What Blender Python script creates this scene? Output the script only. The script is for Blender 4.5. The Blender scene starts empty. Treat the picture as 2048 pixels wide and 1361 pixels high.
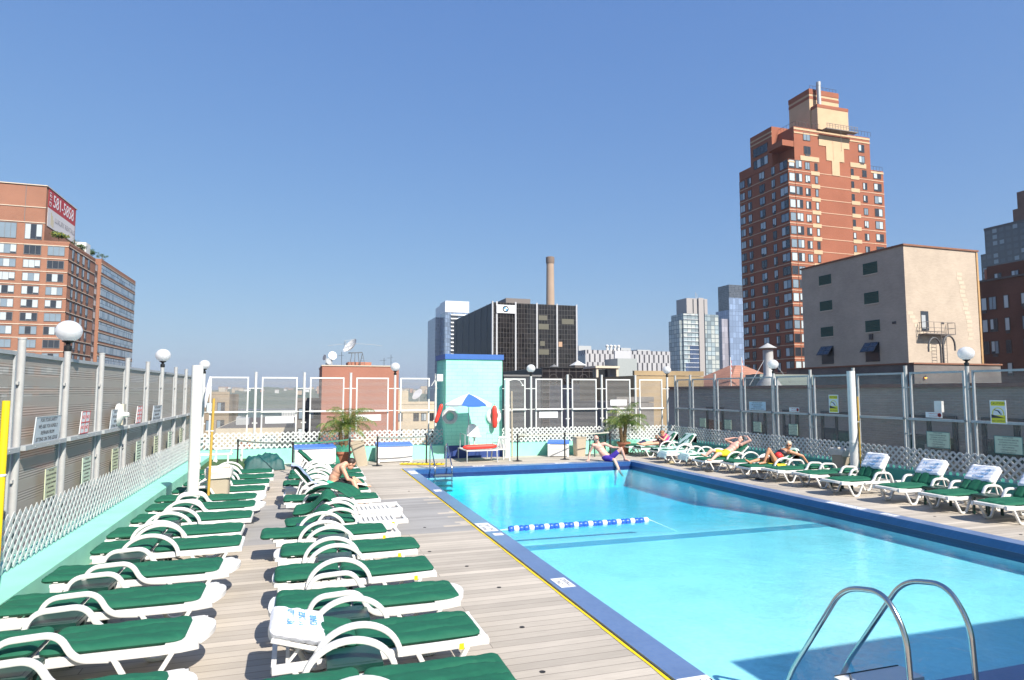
import bpy, math, random
from mathutils import Vector, Matrix, Euler
R = math.radians
random.seed(7)
scene = bpy.context.scene
COL = scene.collection

# ------------------------------------------------------------------ camera, sky, sun, exposure
cam_d = bpy.data.cameras.new('camera'); cam = bpy.data.objects.new('camera', cam_d); COL.objects.link(cam)
cam.location = (0, 0, 2.5)
cam.rotation_euler = (R(90 + 4.53), 0, R(-17.95))
cam_d.sensor_width = 36; cam_d.lens = 36 * 1290 / 2048
cam_d.clip_start = 0.05; cam_d.clip_end = 20000
scene.camera = cam
SUN_EL, SUN_AZ = 41.0, 19.0           # azimuth: angle of the sun from -Y towards +X
world = bpy.data.worlds.new('World'); scene.world = world; world.use_nodes = True
wn = world.node_tree; bg = wn.nodes['Background']
sky = wn.nodes.new('ShaderNodeTexSky'); sky.sky_type = 'NISHITA'; sky.sun_disc = False
sky.sun_elevation = R(SUN_EL)
sky.sun_rotation = R(180 - SUN_AZ)
sky.air_density = 1.25; sky.dust_density = 0.9; sky.ozone_density = 3.5; sky.altitude = 60
# the camera of the photograph shows a flatter, bluer sky than the raw model: compress each channel
sp = wn.nodes.new('ShaderNodeSeparateColor'); cb = wn.nodes.new('ShaderNodeCombineColor'); wn.links.new(sky.outputs[0], sp.inputs[0])
for k, (gain, pw) in enumerate(((0.76, 0.71), (1.15, 0.60), (2.50, 0.335))):
    a = wn.nodes.new('ShaderNodeMath'); a.operation = 'POWER'; a.inputs[1].default_value = pw; wn.links.new(sp.outputs[k], a.inputs[0])
    c = wn.nodes.new('ShaderNodeMath'); c.operation = 'MULTIPLY'; c.inputs[1].default_value = gain; wn.links.new(a.outputs[0], c.inputs[0]); wn.links.new(c.outputs[0], cb.inputs[k])
wn.links.new(cb.outputs[0], bg.inputs[0]); bg.inputs[1].default_value = 0.1
sun_d = bpy.data.lights.new('sun', 'SUN'); sun = bpy.data.objects.new('sun', sun_d); COL.objects.link(sun)
sun_d.energy = 5.0; sun_d.angle = R(0.5); sun_d.color = (1.0, 0.93, 0.84)
_sd = Vector((math.sin(R(SUN_AZ)) * math.cos(R(SUN_EL)), -math.cos(R(SUN_AZ)) * math.cos(R(SUN_EL)), math.sin(R(SUN_EL))))
sun.rotation_euler = _sd.to_track_quat('Z', 'Y').to_euler(); sun.location = (20, -40, 60)
scene.view_settings.view_transform = 'Standard'; scene.view_settings.look = 'None'
scene.view_settings.exposure = 0.75; scene.view_settings.gamma = 1; scene.view_settings.use_curve_mapping = False
scene.cycles.use_denoising = True
scene.cycles.max_bounces = 8; scene.cycles.transparent_max_bounces = 16; scene.cycles.volume_bounces = 0
scene.cycles.caustics_reflective = False; scene.cycles.caustics_refractive = False
scene.cycles.sample_clamp_indirect = 6

# ------------------------------------------------------------------ helpers: tags
def tag(o, label=None, cat=None, group=None, kind=None):
    if label: o['label'] = label
    if cat: o['category'] = cat
    if group: o['group'] = group
    if kind: o['kind'] = kind
    return o
def thing(name, label, cat, loc=(0, 0, 0), rz=0, group=None):
    o = bpy.data.objects.new(name, None); COL.objects.link(o)
    o.location = loc; o.rotation_euler = (0, 0, rz); o.empty_display_size = 0.2
    return tag(o, label, cat, group)
def inst(name, mesh, parent=None, loc=(0, 0, 0), rot=(0, 0, 0), sc=None):
    o = bpy.data.objects.new(name, mesh); COL.objects.link(o); o.parent = parent
    o.location = loc; o.rotation_euler = rot
    if sc: o.scale = sc
    return o

# ------------------------------------------------------------------ helpers: materials
MATS = {}
def _nt(name):
    m = bpy.data.materials.new(name); m.use_nodes = True; nt = m.node_tree
    return m, nt, nt.nodes['Principled BSDF']
def N(nt, t, **kw):
    n = nt.nodes.new(t)
    for k, v in kw.items():
        if k[0] == 'i' and k[1:].isdigit(): n.inputs[int(k[1:])].default_value = v
        else: setattr(n, k, v)
    return n
def mat(name, col, rough=0.6, metal=0.0, var=0.12, nscale=6.0, bump=0.0, spec=0.5, coat=0, alpha=1, detail=4):
    if name in MATS: return MATS[name]
    m, nt, b = _nt(name)
    tc = N(nt, 'ShaderNodeTexCoord'); ns = N(nt, 'ShaderNodeTexNoise'); ns.inputs['Scale'].default_value = nscale; ns.inputs['Detail'].default_value = detail
    nt.links.new(tc.outputs['Object'], ns.inputs['Vector'])
    mx = N(nt, 'ShaderNodeMix', data_type='RGBA'); c = col
    mx.inputs['A'].default_value = (c[0] * (1 - var), c[1] * (1 - var), c[2] * (1 - var), 1)
    mx.inputs['B'].default_value = (min(1, c[0] * (1 + var)), min(1, c[1] * (1 + var)), min(1, c[2] * (1 + var)), 1)
    nt.links.new(ns.outputs[0], mx.inputs['Factor']); nt.links.new(mx.outputs['Result'], b.inputs['Base Color'])
    b.inputs['Roughness'].default_value = rough; b.inputs['Metallic'].default_value = metal
    b.inputs['Specular IOR Level'].default_value = spec
    if coat: b.inputs['Coat Weight'].default_value = coat
    if bump:
        bp = N(nt, 'ShaderNodeBump'); bp.inputs['Strength'].default_value = bump; bp.inputs['Distance'].default_value = 0.01
        nt.links.new(ns.outputs[0], bp.inputs['Height']); nt.links.new(bp.outputs[0], b.inputs['Normal'])
    MATS[name] = m; return m
def wallvec(nt):
    g = N(nt, 'ShaderNodeNewGeometry'); s = N(nt, 'ShaderNodeSeparateXYZ'); nt.links.new(g.outputs['Position'], s.inputs[0])
    a = N(nt, 'ShaderNodeMath', operation='ADD'); nt.links.new(s.outputs[0], a.inputs[0]); nt.links.new(s.outputs[1], a.inputs[1])
    c = N(nt, 'ShaderNodeCombineXYZ'); nt.links.new(a.outputs[0], c.inputs[0]); nt.links.new(s.outputs[2], c.inputs[1])
    return c, g
def brick(name, c1, c2, mortar, bw=0.22, bh=0.07, ms=0.012, rough=0.85, stain=0.25, spec=0.2, sscale=0.5):
    if name in MATS: return MATS[name]
    m, nt, b = _nt(name); c, g = wallvec(nt)
    br = N(nt, 'ShaderNodeTexBrick'); br.inputs['Scale'].default_value = 1; br.inputs['Brick Width'].default_value = bw
    br.inputs['Row Height'].default_value = bh; br.inputs['Mortar Size'].default_value = ms; br.inputs['Bias'].default_value = 0
    br.inputs['Color1'].default_value = (*c1, 1); br.inputs['Color2'].default_value = (*c2, 1); br.inputs['Mortar'].default_value = (*mortar, 1)
    nt.links.new(c.outputs[0], br.inputs['Vector'])
    ns = N(nt, 'ShaderNodeTexNoise'); ns.inputs['Scale'].default_value = sscale; ns.inputs['Detail'].default_value = 6
    nt.links.new(g.outputs['Position'], ns.inputs['Vector'])
    mr = N(nt, 'ShaderNodeMapRange'); mr.inputs['From Min'].default_value = 0.3; mr.inputs['From Max'].default_value = 0.7
    mr.inputs['To Min'].default_value = 1 - stain; mr.inputs['To Max'].default_value = 1 + stain * 0.4
    nt.links.new(ns.outputs[0], mr.inputs[0])
    mx = N(nt, 'ShaderNodeMix', data_type='RGBA', blend_type='MULTIPLY'); mx.inputs['Factor'].default_value = 1
    nt.links.new(br.outputs['Color'], mx.inputs['A']); nt.links.new(mr.outputs[0], mx.inputs['B']); nt.links.new(mx.outputs['Result'], b.inputs['Base Color'])
    b.inputs['Roughness'].default_value = rough; b.inputs['Specular IOR Level'].default_value = spec
    bp = N(nt, 'ShaderNodeBump'); bp.inputs['Strength'].default_value = 0.25; bp.inputs['Distance'].default_value = 0.01
    nt.links.new(br.outputs['Fac'], bp.inputs['Height']); bp.invert = True; nt.links.new(bp.outputs[0], b.inputs['Normal'])
    MATS[name] = m; return m
def gridglass(name, glass, line, w, h, lw=0.06, rough=0.12, var=0.5, spec=0.8, light=None, lightp=0.0):
    """curtain wall: panes of slightly different tone in a fine grid of mullions"""
    m, nt, b = _nt(name); c, g = wallvec(nt)
    br = N(nt, 'ShaderNodeTexBrick'); br.offset = 0; br.inputs['Scale'].default_value = 1; br.inputs['Brick Width'].default_value = w
    br.inputs['Row Height'].default_value = h; br.inputs['Mortar Size'].default_value = lw; br.inputs['Bias'].default_value = 0
    br.inputs['Mortar Smooth'].default_value = 0
    br.inputs['Color1'].default_value = (*[v * (1 - var) for v in glass], 1); br.inputs['Color2'].default_value = (*[v * (1 + var) for v in glass], 1)
    br.inputs['Mortar'].default_value = (*line, 1); nt.links.new(c.outputs[0], br.inputs['Vector'])
    out = br.outputs['Color']
    if light:
        vs = N(nt, 'ShaderNodeVectorMath', operation='DIVIDE'); vs.inputs[1].default_value = (w * 1.0, h, 1)
        nt.links.new(c.outputs[0], vs.inputs[0]); fl = N(nt, 'ShaderNodeVectorMath', operation='FLOOR'); nt.links.new(vs.outputs[0], fl.inputs[0])
        wnz = N(nt, 'ShaderNodeTexWhiteNoise', noise_dimensions='2D'); nt.links.new(fl.outputs[0], wnz.inputs['Vector'])
        th = N(nt, 'ShaderNodeMath', operation='LESS_THAN'); th.inputs[1].default_value = lightp; nt.links.new(wnz.outputs[0], th.inputs[0])
        inv = N(nt, 'ShaderNodeMath', operation='SUBTRACT'); inv.inputs[0].default_value = 1; nt.links.new(br.outputs['Fac'], inv.inputs[1])
        ml = N(nt, 'ShaderNodeMath', operation='MULTIPLY'); nt.links.new(th.outputs[0], ml.inputs[0]); nt.links.new(inv.outputs[0], ml.inputs[1])
        mx = N(nt, 'ShaderNodeMix', data_type='RGBA'); nt.links.new(ml.outputs[0], mx.inputs['Factor'])
        nt.links.new(out, mx.inputs['A']); mx.inputs['B'].default_value = (*light, 1); out = mx.outputs['Result']
    nt.links.new(out, b.inputs['Base Color']); b.inputs['Roughness'].default_value = rough; b.inputs['Specular IOR Level'].default_value = spec
    MATS[name] = m; return m

# shared materials
M_white = mat('white_plastic', (0.70, 0.69, 0.66), 0.35, var=0.04, nscale=9)
M_whitepaint = mat('white_paint', (0.66, 0.66, 0.64), 0.5, var=0.08, nscale=7)
M_lattice = mat('white_lattice_vinyl', (0.54, 0.55, 0.54), 0.5, var=0.10, nscale=3)
M_green = mat('green_canvas', (0.013, 0.108, 0.062), 0.75, var=0.16, nscale=18, bump=0.15, spec=0.25)
M_dkgreen = mat('dark_green_plastic', (0.008, 0.045, 0.034), 0.36, var=0.15, nscale=5)
M_turq = brick('turquoise_painted_brick', (0.34, 0.80, 0.61), (0.36, 0.82, 0.63), (0.28, 0.72, 0.54), 0.40, 0.14, 0.010, 0.7, 0.14, sscale=1.5)
M_turqp = mat('turquoise_paint', (0.27, 0.66, 0.50), 0.6, var=0.22, nscale=2.2, bump=0.3, detail=12)
M_blue = mat('blue_paint', (0.035, 0.115, 0.36), 0.5, var=0.1)
M_navy = mat('navy_paint', (0.02, 0.05, 0.20), 0.5, var=0.1)
M_lidblue = mat('blue_lid_plastic', (0.05, 0.16, 0.55), 0.4, var=0.06)
M_galv = mat('galvanised_steel', (0.40, 0.42, 0.43), 0.5, 0.15, var=0.18, nscale=14)
M_galvw = mat('white_coated_post', (0.40, 0.40, 0.39), 0.5, 0.05, var=0.16, nscale=10)
M_steel = mat('stainless_steel', (0.55, 0.54, 0.52), 0.18, 1.0, var=0.08, nscale=20)
M_black = mat('black_metal', (0.012, 0.012, 0.013), 0.5, var=0.1)
M_rubber = mat('dark_rubber', (0.02, 0.02, 0.022), 0.8, var=0.1)
M_red = mat('red_rescue_foam', (0.70, 0.045, 0.03), 0.5, var=0.06)
M_yellow = mat('yellow_paint', (0.80, 0.58, 0.01), 0.5, var=0.08, nscale=3)
M_gold = mat('mustard_pipe_paint', (0.48, 0.31, 0.05), 0.5, var=0.1)
M_tan = mat('tan_plastic', (0.42, 0.36, 0.27), 0.55, var=0.06, nscale=3)
M_liner = mat('clear_bin_liner', (0.62, 0.60, 0.56), 0.25, var=0.15, nscale=12, bump=1.0)
M_cover = mat('white_towelling_cover', (0.72, 0.73, 0.78), 0.85, var=0.06, nscale=30, bump=0.6)
M_towel = mat('pale_green_towel', (0.50, 0.66, 0.62), 0.9, var=0.12, nscale=18, bump=0.8)
M_btowel = mat('pale_blue_towel', (0.42, 0.50, 0.70), 0.9, var=0.15, nscale=18, bump=0.8)
M_globe = mat('opal_globe', (0.80, 0.80, 0.80), 0.25, var=0.02)
def _opal():
    nt = M_globe.node_tree; b = nt.nodes['Principled BSDF']; o = nt.nodes['Material Output']; tl = nt.nodes.new('ShaderNodeBsdfTranslucent'); tl.inputs[0].default_value = (.9, .9, .9, 1); mx = nt.nodes.new('ShaderNodeMixShader'); mx.inputs[0].default_value = .5
    nt.links.new(b.outputs[0], mx.inputs[1]); nt.links.new(tl.outputs[0], mx.inputs[2]); nt.links.new(mx.outputs[0], o.inputs['Surface'])
_opal()
M_ink = mat('dark_lettering', (0.05, 0.05, 0.055), 0.7, var=0.05)
M_blueink = mat('blue_lettering', (0.10, 0.32, 0.62), 0.8, var=0.05)
M_redink = mat('red_lettering', (0.55, 0.05, 0.05), 0.7, var=0.05)
M_pinkink = mat('faded_red_lettering', (0.75, 0.40, 0.42), 0.7, var=0.05)
M_signw = mat('white_sign_board', (0.74, 0.75, 0.76), 0.5, var=0.05)
M_signb = mat('pale_blue_grey_sign', (0.50, 0.55, 0.60), 0.5, var=0.05)
M_signg = mat('pale_green_sign', (0.50, 0.60, 0.47), 0.5, var=0.10, nscale=12)
M_signy = mat('yellow_sign', (0.72, 0.66, 0.03), 0.5, var=0.05)
M_terra = mat('terracotta', (0.36, 0.14, 0.08), 0.8, var=0.2, nscale=10)
M_conc = mat('concrete', (0.36, 0.34, 0.31), 0.85, var=0.18, nscale=4, bump=0.3)
M_skin = mat('fair_skin', (0.60, 0.33, 0.22), 0.5, var=0.10, nscale=9)
M_skin2 = mat('pink_skin', (0.66, 0.37, 0.29), 0.5, var=0.10, nscale=9)
M_skin3 = mat('tanned_skin', (0.52, 0.25, 0.14), 0.5, var=0.10, nscale=9)
M_hair = mat('dark_hair', (0.03, 0.018, 0.012), 0.6, var=0.2, nscale=60)
M_hairw = mat('silver_blonde_hair', (0.50, 0.44, 0.34), 0.6, var=0.2, nscale=60)
M_hairr = mat('auburn_hair', (0.30, 0.12, 0.05), 0.6, var=0.2, nscale=60)

# ------------------------------------------------------------------ helpers: meshes
class MB:
    def __init__(s): s.v = []; s.f = []; s.m = []; s.mi = 0
    def add(s, vs, fs, T=None):
        b = len(s.v)
        s.v += [tuple(T @ Vector(p)) for p in vs] if T else [tuple(p) for p in vs]
        s.f += [tuple(i + b for i in f) for f in fs]; s.m += [s.mi] * len(fs); return s
    def box(s, x0, x1, y0, y1, z0, z1, T=None):
        return s.add([(x0, y0, z0), (x1, y0, z0), (x1, y1, z0), (x0, y1, z0), (x0, y0, z1), (x1, y0, z1), (x1, y1, z1), (x0, y1, z1)],
            [(0, 3, 2, 1), (4, 5, 6, 7), (0, 1, 5, 4), (1, 2, 6, 5), (2, 3, 7, 6), (3, 0, 4, 7)], T)
    def bar(s, p, q, w, h=None, up=(0, 0, 1)):
        p, q = Vector(p), Vector(q); h = h or w; d = (q - p); L = d.length
        if L < 1e-6: return s
        d.normalize(); u = Vector(up)
        if abs(d.dot(u)) > 0.99: u = Vector((1, 0, 0))
        sd = d.cross(u).normalized(); u = sd.cross(d)
        T = Matrix((( *sd, 0), (*d, 0), (*u, 0), (0, 0, 0, 1))).transposed(); T.translation = p
        return s.box(-w / 2, w / 2, 0, L, -h / 2, h / 2, T)
    def tube(s, pts, r, seg=10, caps=True, T=None):
        pts = [Vector(p) for p in pts]; n = len(pts); rs = r if isinstance(r, (list, tuple)) else [r] * n
        vs, fs = [], []; prev = None
        for i, p in enumerate(pts):
            d = (pts[min(i + 1, n - 1)] - pts[max(i - 1, 0)]).normalized()
            if prev is None:
                u = Vector((0, 0, 1)) if abs(d.z) < 0.9 else Vector((1, 0, 0)); u = (u - d * u.dot(d)).normalized()
            else: u = (prev - d * prev.dot(d)).normalized()
            prev = u; w = d.cross(u)
            for k in range(seg):
                a = 2 * math.pi * k / seg; vs.append(p + (u * math.cos(a) + w * math.sin(a)) * rs[i])
        for i in range(n - 1):
            for k in range(seg):
                a, b = i * seg + k, i * seg + (k + 1) % seg; fs.append((a, b, b + seg, a + seg))
        if caps: fs.append(tuple(range(seg))[::-1]); fs.append(tuple((n - 1) * seg + k for k in range(seg)))
        return s.add(vs, fs, T)
    def sweep(s, pts, w, h, y=0, rad=0.3, T=None):
        """rounded-rectangle section (w across y, h in plane) swept along an XZ path"""
        sec = []
        for cx, cy, a0 in ((1, 1, 0), (-1, 1, 90), (-1, -1, 180), (1, -1, 270)):
            rr = min(w, h) * rad
            for k in range(3):
                a = R(a0 + 45 * k); sec.append((cx * (w / 2 - rr) + rr * math.cos(a), cy * (h / 2 - rr) + rr * math.sin(a)))
        n = len(pts); vs, fs = [], []; ns = len(sec)
        for i in range(n):
            a, b = pts[max(i - 1, 0)], pts[min(i + 1, n - 1)]; dx, dz = b[0] - a[0], b[1] - a[1]; L = math.hypot(dx, dz) or 1; nx, nz = -dz / L, dx / L
            for (sy, sn) in sec: vs.append((pts[i][0] + nx * sn, y + sy, pts[i][1] + nz * sn))
        for i in range(n - 1):
            for k in range(ns):
                a, b = i * ns + k, i * ns + (k + 1) % ns; fs.append((a, b, b + ns, a + ns))
        fs.append(tuple(range(ns))[::-1]); fs.append(tuple((n - 1) * ns + k for k in range(ns)))
        return s.add(vs, fs, T)
    def lathe(s, prof, c=(0, 0, 0), seg=20, T=None):
        vs, fs = [], []
        for (r, z) in prof:
            for k in range(seg):
                a = 2 * math.pi * k / seg; vs.append((c[0] + r * math.cos(a), c[1] + r * math.sin(a), c[2] + z))
        for i in range(len(prof) - 1):
            for k in range(seg):
                a, b = i * seg + k, i * seg + (k + 1) % seg; fs.append((a, b, b + seg, a + seg))
        if prof[0][0] > 1e-4: fs.append(tuple(range(seg))[::-1])
        if prof[-1][0] > 1e-4: fs.append(tuple((len(prof) - 1) * seg + k for k in range(seg)))
        return s.add(vs, fs, T)
    def ball(s, c, r, seg=16, rings=10, T=None):
        rx, ry, rz = r if isinstance(r, (tuple, list)) else (r, r, r); vs = [(c[0], c[1], c[2] - rz)]; fs = []
        for i in range(1, rings):
            t = math.pi * i / rings
            for k in range(seg):
                a = 2 * math.pi * k / seg; vs.append((c[0] + rx * math.sin(t) * math.cos(a), c[1] + ry * math.sin(t) * math.sin(a), c[2] - rz * math.cos(t)))
        vs.append((c[0], c[1], c[2] + rz)); L = len(vs) - 1
        for k in range(seg): fs.append((0, 1 + (k + 1) % seg, 1 + k)); fs.append((L, L - seg + k, L - seg + (k + 1) % seg))
        for i in range(rings - 2):
            for k in range(seg):
                a = 1 + i * seg + k; b = 1 + i * seg + (k + 1) % seg; fs.append((a, b, b + seg, a + seg))
        return s.add(vs, fs, T)
    def mesh(s, name, mats, smooth=True, angle=40):
        me = bpy.data.meshes.new(name); me.from_pydata(s.v, [], s.f); me.update()
        for m in (mats if isinstance(mats, (list, tuple)) else [mats]): me.materials.append(m)
        if any(s.m): me.polygons.foreach_set('material_index', s.m)
        if smooth:
            me.polygons.foreach_set('use_smooth', [True] * len(me.polygons)); me.set_sharp_from_angle(angle=R(angle))
        return me
    def build(s, name, mats, parent=None, loc=(0, 0, 0), rot=(0, 0, 0), smooth=True, angle=40):
        return inst(name, s.mesh(name, mats, smooth, angle), parent, loc, rot)
def struct(o): o['kind'] = 'structure'; return o
def arc(cx, cz, rx, rz, a0, a1, n):
    return [(cx + rx * math.cos(R(a0 + (a1 - a0) * i / n)), cz + rz * math.sin(R(a0 + (a1 - a0) * i / n))) for i in range(n + 1)]
def rounded(pts, r, n=5):
    """2-D polyline with rounded corners"""
    out = [pts[0]]
    for i in range(1, len(pts) - 1):
        p0, p1, p2 = Vector(pts[i - 1]), Vector(pts[i]), Vector(pts[i + 1])
        a = (p0 - p1); b = (p2 - p1); rr = min(r, a.length * 0.45, b.length * 0.45); A = p1 + a.normalized() * rr; B = p1 + b.normalized() * rr
        for k in range(n + 1):
            t = k / n; q = A * (1 - t) ** 2 + p1 * 2 * t * (1 - t) + B * t * t; out.append(tuple(q))
    out.append(pts[-1]); return out
def text(name, body, size, loc, rot, m, parent=None, align='CENTER', space=1.0, ext=0.001, xs=1):
    c = bpy.data.curves.new(name, 'FONT'); c.body = body; c.size = size; c.align_x = align; c.align_y = 'CENTER'
    c.space_line = space; c.extrude = ext; c.resolution_u = 2; c.materials.append(m)
    tmp = bpy.data.objects.new('tmp', c); me = bpy.data.meshes.new_from_object(tmp); bpy.data.objects.remove(tmp); bpy.data.curves.remove(c)
    me.name = name; o = inst(name, me, parent, loc, rot); o.scale = (xs, 1, 1); return o
CACHE = {}
def cached(key, fn):
    if key not in CACHE: CACHE[key] = fn()
    return CACHE[key]

# ------------------------------------------------------------------ ground, river, hills
mg = mat('city_ground', (0.10, 0.10, 0.10), 0.9, var=0.4, nscale=0.02)
struct(MB().box(-3500, 3500, -800, 3500, -62, -60).build('ground', mg))
mr_ = mat('river_water', (0.06, 0.09, 0.10), 0.1, var=0.1, nscale=0.01)
struct(MB().box(-3400, 3400, 1130, 2300, -60, -59.9).build('river', mr_))
mh = mat('wooded_hill', (0.050, 0.075, 0.035), 0.95, var=0.5, nscale=0.03, detail=8)
b = MB(); nx, ny = 160, 10; vs = []
rnd = random.Random(3)
ph = [rnd.random() * 6 for _ in range(6)]
for j in range(ny + 1):
    for i in range(nx + 1):
        x = -2200 + 4600 * i / nx; t = j / ny
        ridge = 8 + 5 * math.sin(x * 0.004 + ph[0]) + 4 * math.sin(x * 0.013 + ph[1]) + 2.5 * math.sin(x * 0.05 + ph[2]) + rnd.uniform(-2, 2)
        prof = min(1, max(0, (t - 0.05) / 0.35)) ** 0.8
        vs.append((x, 2450 + 650 * t, -60 + (60 + ridge) * prof + (rnd.uniform(-2.5, 2.5) if 0 < t < 1 else 0)))
fs = [(j * (nx + 1) + i, j * (nx + 1) + i + 1, (j + 1) * (nx + 1) + i + 1, (j + 1) * (nx + 1) + i) for j in range(ny) for i in range(nx)]
b.add(vs, fs); struct(b.build('hills', mh, smooth=False))
far_cols = [mat('far_cream_wall', (0.50, 0.44, 0.34), 0.9), mat('far_brick_wall', (0.36, 0.20, 0.13), 0.9), mat('far_white_wall', (0.60, 0.60, 0.58), 0.9), mat('far_tan_wall', (0.42, 0.33, 0.22), 0.9)]
M_farroof = mat('far_roof', (0.20, 0.17, 0.15), 0.9)
for i in range(64):
    x = rnd.uniform(-420, 520); w = rnd.uniform(10, 26); h = rnd.uniform(7, 13); tall = rnd.random() < 0.16
    if tall: h += rnd.uniform(5, 12); w += 10
    y = rnd.uniform(2600, 2760); z0 = -4 + (y - 2600) * 0.07
    mb = MB().box(-w / 2, w / 2, 0, 14, -8, h); mb.mi = 1
    if tall: mb.box(-w / 2 + 1, w / 2 - 1, 1, 13, h, h + 1.5)
    else: mb.add([(-w / 2 - .5, -.5, h), (w / 2 + .5, -.5, h), (w / 2 + .5, 14.5, h), (-w / 2 - .5, 14.5, h), (-w / 2, 7, h + 3), (w / 2, 7, h + 3)], [(0, 1, 5, 4), (2, 3, 4, 5), (0, 4, 3), (1, 2, 5)])
    o = mb.build('hillside_building', [far_cols[i % 4], M_farroof], loc=(x, y, z0), smooth=False)
    tag(o, ('tall apartment block on the hazy wooded ridge across the river' if tall else 'small house on the hazy wooded ridge across the river'), 'building', 'tall blocks on the far ridge' if tall else 'houses on the far ridge')

# ------------------------------------------------------------------ roof deck and pool
PX0, PX1, PY0, PY1 = 3.42, 11.10, 4.35, 20.62        # water opening
CX0, CX1, CY0, CY1 = 3.11, 11.41, 4.02, 21.02        # outer edge of the coping
WZ = -0.165
def deck_mat():
    m, nt, b = _nt('weathered_deck_boards'); g = N(nt, 'ShaderNodeNewGeometry'); s = N(nt, 'ShaderNodeSeparateXYZ'); nt.links.new(g.outputs['Position'], s.inputs[0])
    BH = 0.142
    br = N(nt, 'ShaderNodeTexBrick'); br.offset = 0.5; br.inputs['Scale'].default_value = 1; br.inputs['Brick Width'].default_value = 3.66
    br.inputs['Row Height'].default_value = BH; br.inputs['Mortar Size'].default_value = 0.0045; br.inputs['Mortar Smooth'].default_value = 0.2; br.inputs['Bias'].default_value = 0.0
    br.inputs['Color1'].default_value = (0.52, 0.465, 0.39, 1); br.inputs['Color2'].default_value = (0.43, 0.385, 0.325, 1); br.inputs['Mortar'].default_value = (0.24, 0.21, 0.18, 1)
    nt.links.new(g.outputs['Position'], br.inputs['Vector'])
    # second, longer wavelength of board tone
    fy = N(nt, 'ShaderNodeMath', operation='DIVIDE'); fy.inputs[1].default_value = BH; nt.links.new(s.outputs[1], fy.inputs[0])
    ff = N(nt, 'ShaderNodeMath', operation='FLOOR'); nt.links.new(fy.outputs[0], ff.inputs[0])
    wnz = N(nt, 'ShaderNodeTexWhiteNoise', noise_dimensions='1D'); nt.links.new(ff.outputs[0], wnz.inputs['W'])
    # grain and stains
    mp = N(nt, 'ShaderNodeMapping'); mp.inputs['Scale'].default_value = (1.2, 22, 1); nt.links.new(g.outputs['Position'], mp.inputs[0])
    n1 = N(nt, 'ShaderNodeTexNoise'); n1.inputs['Scale'].default_value = 3; n1.inputs['Detail'].default_value = 8; nt.links.new(mp.outputs[0], n1.inputs['Vector'])
    n2 = N(nt, 'ShaderNodeTexNoise'); n2.inputs['Scale'].default_value = 0.9; n2.inputs['Detail'].default_value = 6; nt.links.new(g.outputs['Position'], n2.inputs['Vector'])
    # older grey boards between the rows of loungers
    def rng(sock, lo, hi):
        a = N(nt, 'ShaderNodeMath', operation='GREATER_THAN'); a.inputs[1].default_value = lo; nt.links.new(sock, a.inputs[0])
        c = N(nt, 'ShaderNodeMath', operation='LESS_THAN'); c.inputs[1].default_value = hi; nt.links.new(sock, c.inputs[0])
        d = N(nt, 'ShaderNodeMath', operation='MULTIPLY'); nt.links.new(a.outputs[0], d.inputs[0]); nt.links.new(c.outputs[0], d.inputs[1]); return d.outputs[0]
    ya = rng(ff.outputs[0], 80.5, 107.5)
    xe = N(nt, 'ShaderNodeMath', operation='MULTIPLY_ADD'); nt.links.new(wnz.outputs[0], xe.inputs[0]); xe.inputs[1].default_value = -2.4; xe.inputs[2].default_value = 4.6
    xr = N(nt, 'ShaderNodeMath', operation='LESS_THAN'); nt.links.new(s.outputs[0], xr.inputs[0]); nt.links.new(xe.outputs[0], xr.inputs[1])
    gm = N(nt, 'ShaderNodeMath', operation='MULTIPLY'); nt.links.new(ya, gm.inputs[0]); nt.links.new(xr.outputs[0], gm.inputs[1])
    mg_ = N(nt, 'ShaderNodeMix', data_type='RGBA'); nt.links.new(gm.outputs[0], mg_.inputs['Factor']); nt.links.new(br.outputs['Color'], mg_.inputs['A']); mg_.inputs['B'].default_value = (0.335, 0.325, 0.31, 1)
    def mul(prev, sock, lo, hi, a=0.3, c=0.7):
        mr = N(nt, 'ShaderNodeMapRange'); mr.inputs['From Min'].default_value = a; mr.inputs['From Max'].default_value = c; mr.inputs['To Min'].default_value = lo; mr.inputs['To Max'].default_value = hi
        nt.links.new(sock, mr.inputs[0]); mx = N(nt, 'ShaderNodeMix', data_type='RGBA', blend_type='MULTIPLY'); mx.inputs['Factor'].default_value = 1
        nt.links.new(prev, mx.inputs['A']); nt.links.new(mr.outputs[0], mx.inputs['B']); return mx.outputs['Result']
    c = mul(mg_.outputs['Result'], wnz.outputs[0], 0.84, 1.08, 0, 1); c = mul(c, n1.outputs[0], 0.90, 1.06); c = mul(c, n2.outputs[0], 0.88, 1.06)
    nt.links.new(c, b.inputs['Base Color']); b.inputs['Roughness'].default_value = 0.8; b.inputs['Specular IOR Level'].default_value = 0.25
    bp = N(nt, 'ShaderNodeBump'); bp.inputs['Strength'].default_value = 0.4; bp.inputs['Distance'].default_value = 0.006; bp.invert = True
    nt.links.new(br.outputs['Fac'], bp.inputs['Height']); nt.links.new(bp.outputs[0], b.inputs['Normal'])
    return m
M_deck = deck_mat()
b = MB()
b.box(-2.9, CX0, -6, 24.0, -0.12, 0); b.box(CX1, 15.0, -6, 24.0, -0.12, 0); b.box(CX0, CX1, CY1, 24.0, -0.12, 0); b.box(CX0, CX1, -6, CY0, -0.12, 0)
struct(b.build('roof_deck', M_deck, smooth=False))
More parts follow.
